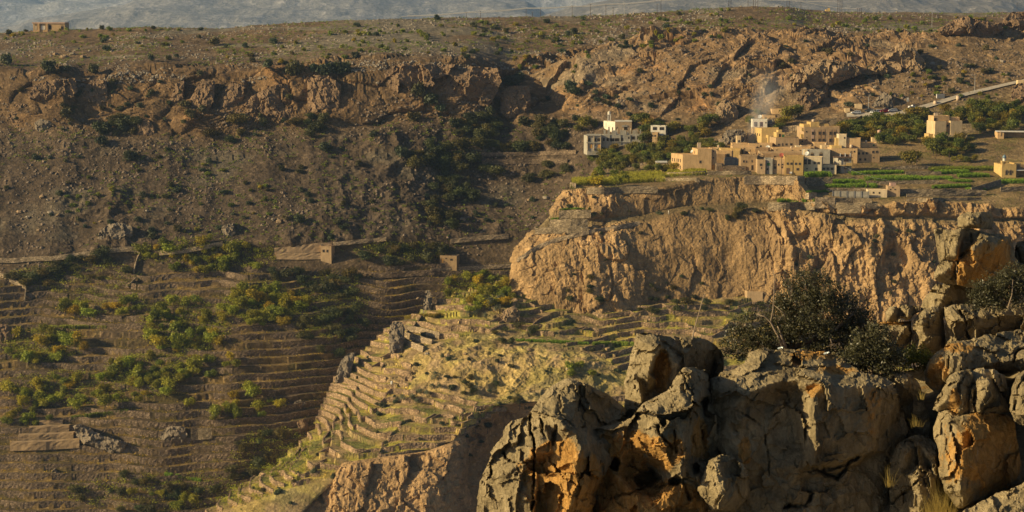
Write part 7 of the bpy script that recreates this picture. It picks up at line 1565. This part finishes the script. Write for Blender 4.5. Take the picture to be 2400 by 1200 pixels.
def make_car(col, kind='suv'):
    root = bpy.data.objects.new('parked_car', None); COL.objects.link(root)
    body = [(-2.35, .45), (-2.38, .95), (-2.25, 1.08), (-1.15, 1.16), (2.28, 1.14), (2.38, .9), (2.36, .45)]
    mb = MB(); extr(mb, body, -.92, .92)
    roofx = (1.95, 2.25) if kind == 'suv' else (0.45, 0.6)
    extr(mb, [(-1.2, 1.15), (-.45, 1.8), (roofx[0], 1.82), (roofx[1], 1.15)], -.88, .88, 0, .12)
    if kind == 'pickup':
        mb.box(.6, 2.3, -.9, -.82, 1.14, 1.34); mb.box(.6, 2.3, .82, .9, 1.14, 1.34); mb.box(2.24, 2.34, -.9, .9, 1.12, 1.34)
    mb.build('body', M_car[col], root)
    g = MB()
    for s in (-1, 1):
        xs = [(-.95, -.1), (.0, .85), (.95, 1.85)] if kind == 'suv' else [(-.9, .38)]
        for a, b in xs: g.box(a + .05, b, s * .80 - .06, s * .80 + .06, 1.24, 1.68)
    g.add([(-1.16, -.7, 1.2), (-1.16, .7, 1.2), (-.52, .66, 1.74), (-.52, -.66, 1.74), (-1.0, -.7, 1.2), (-1.0, .7, 1.2), (-.4, .66, 1.74), (-.4, -.66, 1.74)], [(0, 1, 2, 3), (7, 6, 5, 4), (0, 3, 7, 4), (1, 5, 6, 2), (3, 2, 6, 7), (0, 4, 5, 1)])
    g.build('windows', M_cg, root)
    for x in (-1.45, 1.4):
        for s in (-1, 1):
            w = MB(); w.tube([(x, s * .78, .38), (x, s * .97, .38)], .38, 12); w.tube([(x, s * .965, .38), (x, s * .985, .38)], .2, 10, 1); w.build('wheel', [M_tyre, M_lampst], root)
    for s in (-1, 1):
        MB().box(-2.42, -2.36, s * .72 - .16, s * .72 + .16, .78, .95).build('headlight', M_wht, root); MB().box(2.36, 2.42, s * .78 - .09, s * .78 + .09, .8, 1.1).build('tail_light', M_lightr, root)
    MB().box(-2.46, -2.35, -.9, .9, .42, .62).box(2.35, 2.46, -.9, .9, .42, .62).build('bumper', M_metal, root)
    return root
for lab, col, kd, x, y, az in (('white four-wheel drive parked farthest down the road, nose to the village', 'white', 'suv', 2006, 269, 8), ('dark car parked behind the street lamp', 'dark', 'suv', 2037, 264, -12), ('white car half hidden by the cream barrel', 'white', 'suv', 2046, 268, 60), ('white car parked directly left of the red car', 'white', 'suv', 2057, 267, 20), ('red four-wheel drive parked between two white cars', 'red', 'suv', 2072.5, 266, 15),
                              ('dark car almost hidden behind the largest white car', 'dark', 'suv', 2083, 260, 10), ('white four-wheel drive at the head of the parked row, right of the red car', 'white', 'suv', 2091.5, 264, 12), ('white pickup standing alone farther up the road', 'white', 'pickup', 2139.5, 256, 200)):
    c = make_car(col, kd); h = hit(x, y, ('B', 'C')); c.location = h[0] + Vector((0, 0, 0.35)); c.rotation_euler = (0, 0, R(az)); c.scale = (1.08, 1.08, 1.08); tag(c, lab, 'car', 'cars parked along the road')
def pole(label, x, yt, yb, mat=M_polew, r=0.16, Y=None, names=('A', 'B', 'C'), arms=1, name='utility_pole', group='wooden poles along the power line'):
    Y = Y or gY(x, yb, names); b = Vector(P3(x, yb, Y)); hgt = (yb - yt) * Y / F
    o = tag(bpy.data.objects.new(name, None), label, 'pole', group); COL.objects.link(o); o.location = b
    MB().tube([(0, 0, -1), (0, 0, hgt * .5), (0, 0, hgt)], [r, r * .9, r * .75], 7).build('shaft', mat, o)
    for k in range(arms):
        z = hgt * (.96 - .12 * k); MB().box(-.9, .9, -.07, .07, z, z + .14).build('crossarm', mat, o)
        for u in (-.8, 0, .8): MB().lathe([(.06, z + .14), (.09, z + .25), (.05, z + .36)], u, 0, 6).build('insulator', M_wht, o)
    return o
sky = ('A',)
for i, (x, yt, yb) in enumerate([(1093, 28, 41), (1126, 25, 41), (1233, 18, 41), (1248, 28, 40), (1267, 18, 39), (1341, 13, 39), (1384, 10, 37), (1420, 9, 36), (1437, 17, 34), (1540, 10, 30), (1549, -4, 28), (1753, -6, 16), (1877, 2, 20)]):
    o = pole(None, x, yt, yb, names=sky, Y=1325); pend(o, 'tall thin power pole' if yb - yt > 22 else 'short thin power pole', o.location)
for xs, yt, yb, ph in (((1236.5, 1233.8), 18, 41, 'pole'), ((1708, 1713), -6, 20, 'pole of the pair west of the summit'), ((1766, 1771, 1776), -6, 17, 'pole of the summit trio'), ((1844, 1850), -6, 17, 'pole of the pair by the dark summit bushes'), ((1963, 1968, 1972.5), 1, 44, 'tall pole of the trio beside the service box'), ((2009, 2013.5, 2018), 19, 43, 'pole of the shorter trio right of the service box')):
    if ph == 'pole': continue
    for k, x in enumerate(xs):
        pole(f'{["western", "eastern" if len(xs) == 2 else "middle", "eastern"][k]} {ph}', x, yt, yb, names=sky, Y=1320 if x < 1900 else 1290, arms=0 if k % 2 else 1)
for lab, x, yt, yb in (('left pole of the pair behind the big yellow house', 1857.5, 277, 310), ('right, taller pole of the pair behind the big yellow house', 1861.5, 270, 309), ('left pole of the pair carrying a transformer above the road', 2124, 203, 250), ('right pole of the pair above the road', 2130, 203, 250), ('brown pole at the dark slab behind the red car', 2095, 217, 256), ('stout pole left of the parked cars', 1978, 250, 277), ('dark pole in front of the round field tree', 2148, 354, 398), ('dark pole in the open field between two others', 2193, 355, 391), ('easternmost dark pole in the fields, pale sleeve at its foot', 2224.5, 356, 394), ('dark pole in front of the balcony house', 1980.5, 366, 410), ('dark pole in front of the narrow tan house', 1831, 364, 411), ('dark pole in front of the old mud house', 1760, 360, 402), ('thin pole in the upper right corner by the striped rock', 2389, 42, 77), ('thin pole on the plateau in the upper right', 2383, 7, 33)):
    pole(lab, x, yt, yb, r=0.13, arms=0 if yt > 300 else 1)
h = hit(2127, 246, ('B', 'C')); t = tag(bpy.data.objects.new('transformer', None), 'grey transformer with porcelain stacks hung between the road poles', 'transformer'); COL.objects.link(t); t.location = h[0] + Vector((0, -.4, 1.8))
MB().box(-.5, .5, -.35, .35, 0, 1.2).build('tank_body', M_lampst, t)
for u in (-.3, .3): MB().lathe([(.12, 1.2), (.2, 1.4), (.1, 1.6), (.2, 1.8), (.08, 2.2)], u, 0, 7).build('bushing', M_wht, t)
for lab, x, yt, yb, dx in (('tall street lamp by the upper part of the road, arm to the left', 2284, 176, 219, -8.5), ('street lamp among the parked cars, arm to the right', 2035, 223, 264, 4.5), ('pale lamp post on the plateau behind the rocky knoll', 2184, 27, 64, -4), ('pale lamp post on the far plateau right of the pole trio', 2067, 22, 42, -3), ('thin pale lamp on the skyline right of the saddle', 1463, 4, 33, -3)):
    Y = gY(x, yb, ('B', 'A', 'C')); m = Y / F; H_ = (yb - yt) * m; o = tag(bpy.data.objects.new('street_lamp', None), lab, 'street lamp', 'street lamps'); COL.objects.link(o); o.location = Vector(P3(x, yb, Y))
    MB().tube([(0, 0, -1), (0, 0, H_ * .9), (dx * m * .35, 0, H_ * .985), (dx * m * .8, 0, H_)], [.13, .1, .08, .07], 7).build('post', M_lampst, o); MB().prism([(dx * m * .7, -.16), (dx * m * 1.1, -.16), (dx * m * 1.1, .16), (dx * m * .7, .16)], H_ - .03, H_ + .16).build('lamp_head', M_wht, o)
M_wire = plain('pale_wire', (0.62, 0.60, 0.55), 0.35, 0.05, 1, 0.5)  # one even pale tone for the cables
def wire(label, pts, Y, r=0.2, sag=0.0, Y2=None, mat=None):
    P = []
    for i in range(len(pts) - 1):
        for t in np.linspace(0, 1, 9)[:-1]:
            a, b = pts[i], pts[i + 1]; P.append((lerp(a[0], b[0], t), lerp(a[1], b[1], t) + sag * 4 * t * (1 - t)))
    P.append(pts[-1]); Ys = np.linspace(Y, Y2 or Y, len(P))
    tag(MB().tube([tuple(P3(p[0], p[1], y)) for p, y in zip(P, Ys)], r, 5).build('power_line', mat or M_wire), label, 'cable', 'overhead power lines')
wire('upper bright power line sagging along the skyline poles', [(955, 37), (1126, 25.5), (1234, 18.5), (1341, 14), (1420, 9.5), (1549, 0), (1640, -9)], 1325, sag=1.6)
wire('lower bright power line of the skyline poles', [(940, 38.5), (1093, 30), (1234, 20), (1341, 15.5), (1420, 11), (1549, 1.5), (1640, -7)], 1325, sag=2.0)
wire('bright cable dropping from the summit pair towards the pole trio', [(1815, -3), (1848, -1), (1877, 3), (1968, 19), (2014, 20)], 1305, sag=1.2)
wire('nearly level bright cable above the summit', [(1790, -1), (1850, 1), (1963, 3)], 1310, sag=1.5)
wire('thin pale cable slanting from the balcony house to the fields', [(1968, 386), (2010, 404), (2050, 417), (2078, 422)], 884, 0.05)
def barrel(lab, x, yb, w, hp):
    h = hit(x, yb, ('B', 'C')); Y = h[0].y; m = Y / F; o = tag(bpy.data.objects.new('water_barrel', None), lab, 'barrel', 'cream barrels by the road'); COL.objects.link(o); o.location = h[0]; r = w * m / 2; H_ = hp * m
    MB().lathe([(r * .95, -.3), (r, H_ * .3), (r * 1.04, H_ * .35), (r, H_ * .4), (r, H_ * .9), (r * .9, H_)], n=14).build('barrel_body', M_tank, o, smooth=True); MB().lathe([(r * .85, H_ + .005), (r * .85, H_ + .08)], n=14).build('lid', M_ptank, o)
barrel('cream barrel at the roadside in front of the grey container', 2192, 245, 8.5, 8.5); barrel('pinkish cream barrel farther up the roadside', 2245, 234.5, 8.5, 9); barrel('cream barrel beside the white car and the street lamp', 2043.5, 262, 5.5, 8)
h = hit(2204, 231, ('B',)); o = tag(bpy.data.objects.new('container', None), 'dark grey container with a pale end beside the road', 'container'); COL.objects.link(o); o.location = h[0]; MB().box(-1.9, 2.3, 0, 1.8, -.4, 2.4).build('container_body', M_metal, o); MB().box(-1.93, -1.905, .05, 1.75, .1, 2.3).build('end_panel', M_wht, o)
for i in range(8): MB().box(-1.75 + i * .5, -1.6 + i * .5, -.05, -.003, .1, 2.3).build('rib', M_metal, o)
for lab, x, yb, w, q in (('small cream shed left of the parked cars', 2012, 254, 16, 10), ('low cream hut between the brown posts by the road', 1986, 262, 11, 8), ('pale concrete hut on the right edge over the road end', 2392, 208, 13, 20)):
    House('hut', lab, x - w / 2, x + w / 2, yb - q, yb, 2, 'pale', depth=3, cat='hut')
tank('white tank standing alone on the crest of the spur', Vector(P3(918, 901, gY(918, 901, ('D',)))), 5, 8, 790, M_wht, group='tanks of the slopes'); tank('small white tank left of the yellow house under the crag', hit(1640, 318, ('B', 'A'))[0], 8, 7, 1000, M_wht, True, 'tanks of the slopes'); tank('white box tank on the terrace below the ochre block', hit(1751, 333, ('C', 'B'))[0], 6, 7, 990, M_wht, True, 'tanks of the slopes')
# people: skinned figures, three or four pixels tall
def person(label, x, y, robe, names, step=0.15, face=0):
    me = bpy.data.meshes.new('person')
    J = [(0, 0, .95), (0, 0, 1.2), (0, 0, 1.42), (0, -.02, 1.55), (0, -.03, 1.70), (-.1, 0, .9), (-.11, -step, .48), (-.11, -step * .6, .06), (-.11, -step * .6 - .14, .03), (.1, 0, .9), (.11, step, .48), (.11, step * 1.3, .06), (.11, step * 1.3 - .14, .03), (-.2, 0, 1.4), (-.26, .05, 1.12), (-.26, -.04, .86), (.2, 0, 1.4), (.26, -.05, 1.12), (.26, -.12, .88)]
    E = [(0, 1), (1, 2), (2, 3), (3, 4), (0, 5), (5, 6), (6, 7), (7, 8), (0, 9), (9, 10), (10, 11), (11, 12), (2, 13), (13, 14), (14, 15), (2, 16), (16, 17), (17, 18)]
    rd = [.17, .16, .15, .07, .11, .11, .08, .06, .05, .11, .08, .06, .05, .07, .055, .045, .07, .055, .045]
    me.from_pydata(J, E, []); o = link('person', me); sk = o.modifiers.new('skin', 'SKIN')
    for v, r in zip(me.skin_vertices[0].data, rd): v.radius = (r, r)
    me.skin_vertices[0].data[0].use_root = True; o.modifiers.new('sub', 'SUBSURF').levels = 1; me.materials.append(robe)
    h = hit(x, y, names); o.location = h[0]; o.rotation_euler = (0, 0, R(face)); tag(o, label, 'person', 'walkers on the paths')
    MB().lathe([(.04, 1.62), (.112, 1.68), (.118, 1.74), (.09, 1.81), (.03, 1.84)], 0, -.03, 10).build('cap', M_wht, o, smooth=True)
    return o
M_blue = plain('pale_blue_cloth', (0.30, 0.38, 0.45), 0.9); M_robe = plain('white_robe_cloth', (0.62, 0.58, 0.50), 0.9)
person('person in pale blue walking on the path below the hanging gardens', 1363, 541, M_blue, NC, face=70); person('person in a white robe, just ahead of the one in blue', 1374.5, 540, M_robe, NC, face=80)
person('person in white alone on the high ledge path', 1567, 502, M_robe, NC, face=-60); person('person in blue and white among the golden trees of the spur', 1143, 712, M_blue, ND, face=20)
# ================================================================== THE NEAR BUSHES AND GRASS
rs = np.random.RandomState(77)
M_dead = plain('bleached_dead_wood', (0.26, 0.20, 0.14), 0.9, 0.25, 4)
def near_bush(label, Y, lobes, n, size, branches, dead=(), gaps=0.15, col='near'):
    root = tag(bpy.data.objects.new('bush', None), label, 'bush'); COL.objects.link(root); base = Vector(P3(branches[0][0][0], branches[0][0][1], Y)); root.location = base
    m = Y / F; V = []; CV = []; tot = sum(l[2] * l[3] for l in lobes)
    for (x, y, rx, ry, *dd) in lobes:
        k = int(n * rx * ry / tot); tw = max(12, k // 26)
        d = rs.normal(size=(tw, 3)); d /= np.linalg.norm(d, axis=1)[:, None]; rad = rs.uniform(.45, 1.05, tw)[:, None] ** .7
        C = np.array(P3(x, y, Y + (dd[0] if dd else 0)))[None] + d * rad * np.array([rx * m, (rx + ry) * .45 * m, ry * m])
        L_ = rs.uniform(.10, .30, tw); a = d * .7 + rs.normal(size=(tw, 3)) * .6 + np.array([0, 0, .35]); a /= np.linalg.norm(a, axis=1)[:, None]
        t = rs.uniform(0, 1, (tw, 26)); pts = C[:, None] + a[:, None] * (t * L_[:, None])[..., None] + rs.normal(size=(tw, 26, 3)) * .045
        V.append(leaf_quads(pts.reshape(-1, 3), np.repeat(a, 26, 0) * .4 + np.array([0, -.2, .5]), size, rs, .45)); CV.append(np.repeat(np.clip(np.repeat(rs.uniform(0, .8, tw), 26) + rs.uniform(0, .3, tw * 26), 0, 1), 4))
    V = np.concatenate(V) - np.array(base); link('foliage', mesh_np('foliage', V, np.arange(len(V)).reshape(-1, 4), M_leaf[col], {'clump': np.concatenate(CV)}), root)
    for i, br in enumerate(branches):
        pts = [Vector(P3(p[0], p[1], Y + (p[3] if len(p) > 3 else 0))) - base for p in br]; MB().tube(pts, [p[2] * m for p in br], 7).build('stem' if i else 'trunk', M_bark, root, smooth=True)
    for br in dead:
        pts = [Vector(P3(p[0], p[1], Y - .35)) - base for p in br]; MB().tube(pts, [p[2] * m * .62 for p in br], 6).build('dead_branch', M_dead, root, smooth=True)
    return root
YB = 44.3
near_bush('big dark bush with glossy leaves and pale dead branches behind the great boulder', YB,
    [(1892, 668, 34, 38), (1868, 700, 50, 40), (1925, 690, 50, 38), (1900, 735, 80, 60), (1955, 735, 60, 55, .5), (1838, 745, 42, 40), (1815, 775, 60, 34), (1765, 772, 40, 36), (1735, 790, 38, 24), (1725, 815, 30, 26), (2000, 745, 46, 46, .6), (2015, 785, 50, 46, .6), (1960, 795, 80, 40, .4), (1890, 790, 60, 34), (1800, 810, 46, 22), (1756, 832, 26, 20, .6), (2040, 830, 40, 34, .5)], 44000, .027,
    [[(1850, 822, 8), (1866, 790, 6), (1900, 740, 4), (1896, 672, 1.5)], [(1848, 820, 6), (1848, 760, 5), (1856, 700, 4), (1858, 645, 1.2)], [(1850, 820, 7), (1905, 796, 5), (1960, 770, 4), (2000, 735, 2)], [(1840, 822, 6), (1790, 806, 5), (1740, 806, 3), (1722, 812, 2)], [(1905, 800, 4), (1950, 800, 3), (2010, 790, 2)], [(1866, 790, 4), (1930, 720, 3), (1945, 690, 1.5)]],
    [[(1836, 818, 6), (1822, 785, 4.5), (1806, 755, 3.5), (1792, 742, 2.5), (1774, 736, 1.6)], [(1806, 755, 3), (1812, 725, 2.6), (1814, 690, 2.0), (1815, 660, 1.4), (1813, 632, .8)], [(1842, 816, 6), (1832, 790, 5), (1826, 772, 3.5), (1822, 764, 2)], [(1812, 712, 1.6), (1800, 700, 1.2), (1786, 702, .8)], [(1812, 705, 1.6), (1796, 690, 1.0), (1788, 684, .7)], [(1814, 715, 1.6), (1838, 735, 1.4), (1842, 762, 1)], [(1944, 790, 2.5), (1950, 805, 2), (1962, 818, 1.4)], [(1813, 690, 1.2), (1806, 680, .8), (1822, 672, .7)]])
near_bush('silvery bush in front of the rock stack at the right edge', 46.0, [(2300, 690, 26, 26), (2330, 680, 30, 26), (2360, 670, 30, 30), (2385, 655, 30, 28), (2400, 690, 34, 26), (2290, 705, 18, 14), (2345, 705, 40, 16)], 9000, .03, [[(2350, 725, 5), (2345, 700, 3), (2330, 670, 1.5)], [(2350, 724, 4), (2375, 690, 3), (2392, 640, 1.2)], [(2349, 724, 4), (2318, 700, 2.5), (2296, 680, 1.2)]], [[(2362, 722, 3), (2372, 690, 2), (2374, 655, 1)]], col='near')
near_bush('low green bush filling the shade between the great boulder and the ledge', 43.6, [(2035, 810, 36, 40), (2070, 830, 38, 36), (2010, 840, 30, 26), (2050, 860, 40, 18), (2090, 850, 26, 22), (2060, 790, 20, 26)], 9000, .032, [[(2050, 885, 5), (2045, 850, 3), (2030, 800, 1.4)], [(2050, 884, 4), (2072, 845, 3), (2078, 806, 1.2)]], col='near')
near_bush('small leafy shrub growing on the stone beside the gully', 44.4, [(2150, 838, 24, 14), (2126, 846, 18, 11), (2166, 846, 14, 12)], 2600, .03, [[(2145, 866, 3), (2140, 850, 2), (2134, 838, 1)]], col='vill')
tag(MB().tube([tuple(P3(x, y, 43.2)) for x, y in ((1622, 795), (1628, 770), (1638, 735), (1646, 705), (1652, 688))], [.018, .016, .014, .012, .008], 6).build('dry_stalk', M_dead), 'tall dry flower stalk standing behind the pale grey block', 'stalk')
def grass(name, label, cl, n, Y, col='dry', seed=5):
    rs = np.random.RandomState(seed); V = []
    for (x, y, w, hp) in cl:
        k = n; bx = rs.normal(0, w * .4, k); b = P3(x + bx, y + rs.uniform(-3, 3, k), Y + rs.normal(0, .12, k)); m = Y / F
        hh = hp * m * rs.uniform(.4, 1.1, k); lean = np.stack([bx / w * .5 + rs.normal(0, .22, k), rs.normal(0, .2, k)], 1)
        side = np.stack([np.full(k, .0035), np.zeros(k), np.zeros(k)], 1)
        mid = b + np.concatenate([lean * hh[:, None] * .4, (hh * .6)[:, None]], 1); tip = b + np.concatenate([lean * hh[:, None] * 1.1, hh[:, None]], 1)
        V += [np.stack([b - side, b + side, mid + side * .7, mid - side * .7], 1).reshape(-1, 3), np.stack([mid - side * .7, mid + side * .7, tip + side * .15, tip - side * .15], 1).reshape(-1, 3)]
    V = np.concatenate(V); return tag(link(name, mesh_np(name, V, np.arange(len(V)).reshape(-1, 4), M_leaf[col], {'clump': rs.uniform(0, 1, len(V))})), label, 'grass', None, 'stuff')
grass('dry_grass', 'golden dry grass at the foot of the ochre-stained block', [(2196, 1215, 18, 100), (2212, 1210, 16, 70), (2180, 1220, 16, 60), (2170, 1225, 24, 40), (2230, 1215, 12, 50)], 44, YF - .6)
grass('dry_grass', 'thin dry grass in the cleft of the great boulder and the gully', [(2084, 1140, 12, 50), (2150, 1000, 14, 30), (2160, 935, 10, 22)], 22, YF + .5)
for lab, x, y in (('crushed clear plastic bottle at the foot of the dead branches', 1824, 817), ('second clear bottle lying on top of the great boulder', 1932, 829)):
    b = MB().lathe([(.028, 0), (.032, .02), (.03, .1), (.032, .15), (.012, .19), (.012, .21)], n=9).build('plastic_bottle', plain('clear_plastic', (0.32, 0.36, 0.38), 0.15, 0.05, 1, 0.7), None, tuple(P3(x, y, YF + (3.0 if x < 1900 else 2.6))), True); b.rotation_euler = (R(70), 0, R(40)); b.scale = (.8, .8, .8); tag(b, lab, 'bottle')
# ================================================================== SMOKE AND HAZE
settle_labels()
def volume(name, V, Q, col, dens, aniso, noisy=False, label=None):
    m = bpy.data.materials.new(name); m.use_nodes = True; nt = m.node_tree; nt.nodes.remove(nt.nodes['Principled BSDF'])
    v = N(nt, 'ShaderNodeVolumePrincipled'); v.inputs['Color'].default_value = (*col, 1); v.inputs['Density'].default_value = dens; v.inputs['Anisotropy'].default_value = aniso
    if noisy:
        tc = N(nt, 'ShaderNodeTexCoord').outputs['Object']
        n = noise(nt, scaled(nt, tc, (.16, .16, .07)), 1.0, 4, .6, .6)
        mu = N(nt, 'ShaderNodeMath', operation='MULTIPLY'); L(nt, ramp(nt, n, [(0.42, 0.0), (0.7, 1.0)]), mu.inputs[0]); mu.inputs[1].default_value = dens; L(nt, mu.outputs[0], v.inputs['Density'])
    L(nt, v.outputs[0], nt.nodes['Material Output'].inputs['Volume'])
    o = link(name, mesh_np(name, V, Q, m)); return tag(o, label, None, None, 'stuff')
b = [(x, y, z) for z in (-422., 1300.) for (x, y) in ((-13600, -300), (13600, -300), (13600, 24100), (-13600, 24100))]
volume('haze', np.array(b), np.array([(3, 2, 1, 0), (4, 5, 6, 7), (0, 1, 5, 4), (1, 2, 6, 5), (2, 3, 7, 6), (3, 0, 4, 7)]), (0.44, 0.67, 1.0), HAZE, 0.2)
# a thin plume rising from a fire behind the houses: densest near its source and along its axis
A0, A1 = Vector(P3(1756, 338, 983)), Vector(P3(1815, 165, 1000)); HP = (A1 - A0).length
prof = [(3.2, 0), (4.6, HP * .12), (7.2, HP * .4), (10.2, HP * .75), (12.5, HP)]
sm = MB().lathe(prof, n=16); m = bpy.data.materials.new('smoke'); m.use_nodes = True; nt = m.node_tree; nt.nodes.remove(nt.nodes['Principled BSDF'])
tc = N(nt, 'ShaderNodeTexCoord').outputs['Object']; sx = N(nt, 'ShaderNodeSeparateXYZ'); L(nt, tc, sx.inputs[0])
def ma(op, a, b):
    q = N(nt, 'ShaderNodeMath', operation=op)
    for i, v in enumerate((a, b)):
        if hasattr(v, 'is_output'): L(nt, v, q.inputs[i])
        elif v is not None: q.inputs[i].default_value = v
    return q.outputs[0]
rad = ma('POWER', ma('ADD', ma('MULTIPLY', sx.outputs[0], sx.outputs[0]), ma('MULTIPLY', sx.outputs[1], sx.outputs[1])), 0.5)
Rz = ma('ADD', ma('MULTIPLY', sx.outputs[2], 9.0 / HP), 2.9)
fall = ma('POWER', ma('MAXIMUM', ma('SUBTRACT', 1.0, ma('DIVIDE', rad, Rz)), 0.0), 1.0)
up = ma('POWER', ma('MAXIMUM', ma('SUBTRACT', 1.0, ma('MULTIPLY', sx.outputs[2], 1.0 / HP)), 0.0), 1.0)
dn = ma('MULTIPLY', ma('MULTIPLY', fall, up), ramp(nt, noise(nt, scaled(nt, tc, (.22, .22, .07)), 1.0, 4, .6, .8), [(0.35, 0.05), (0.65, 1.0)]))
v = N(nt, 'ShaderNodeVolumePrincipled'); v.inputs['Color'].default_value = (0.94, 0.97, 1.0, 1); L(nt, ma('MULTIPLY', dn, 0.2), v.inputs['Density']); L(nt, v.outputs[0], nt.nodes['Material Output'].inputs['Volume'])
so = sm.build('smoke', m, None, A0); so.rotation_euler = (A1 - A0).to_track_quat('Z', 'Y').to_euler(); tag(so, 'thin blue smoke rising from behind the village houses', None, None, 'stuff')
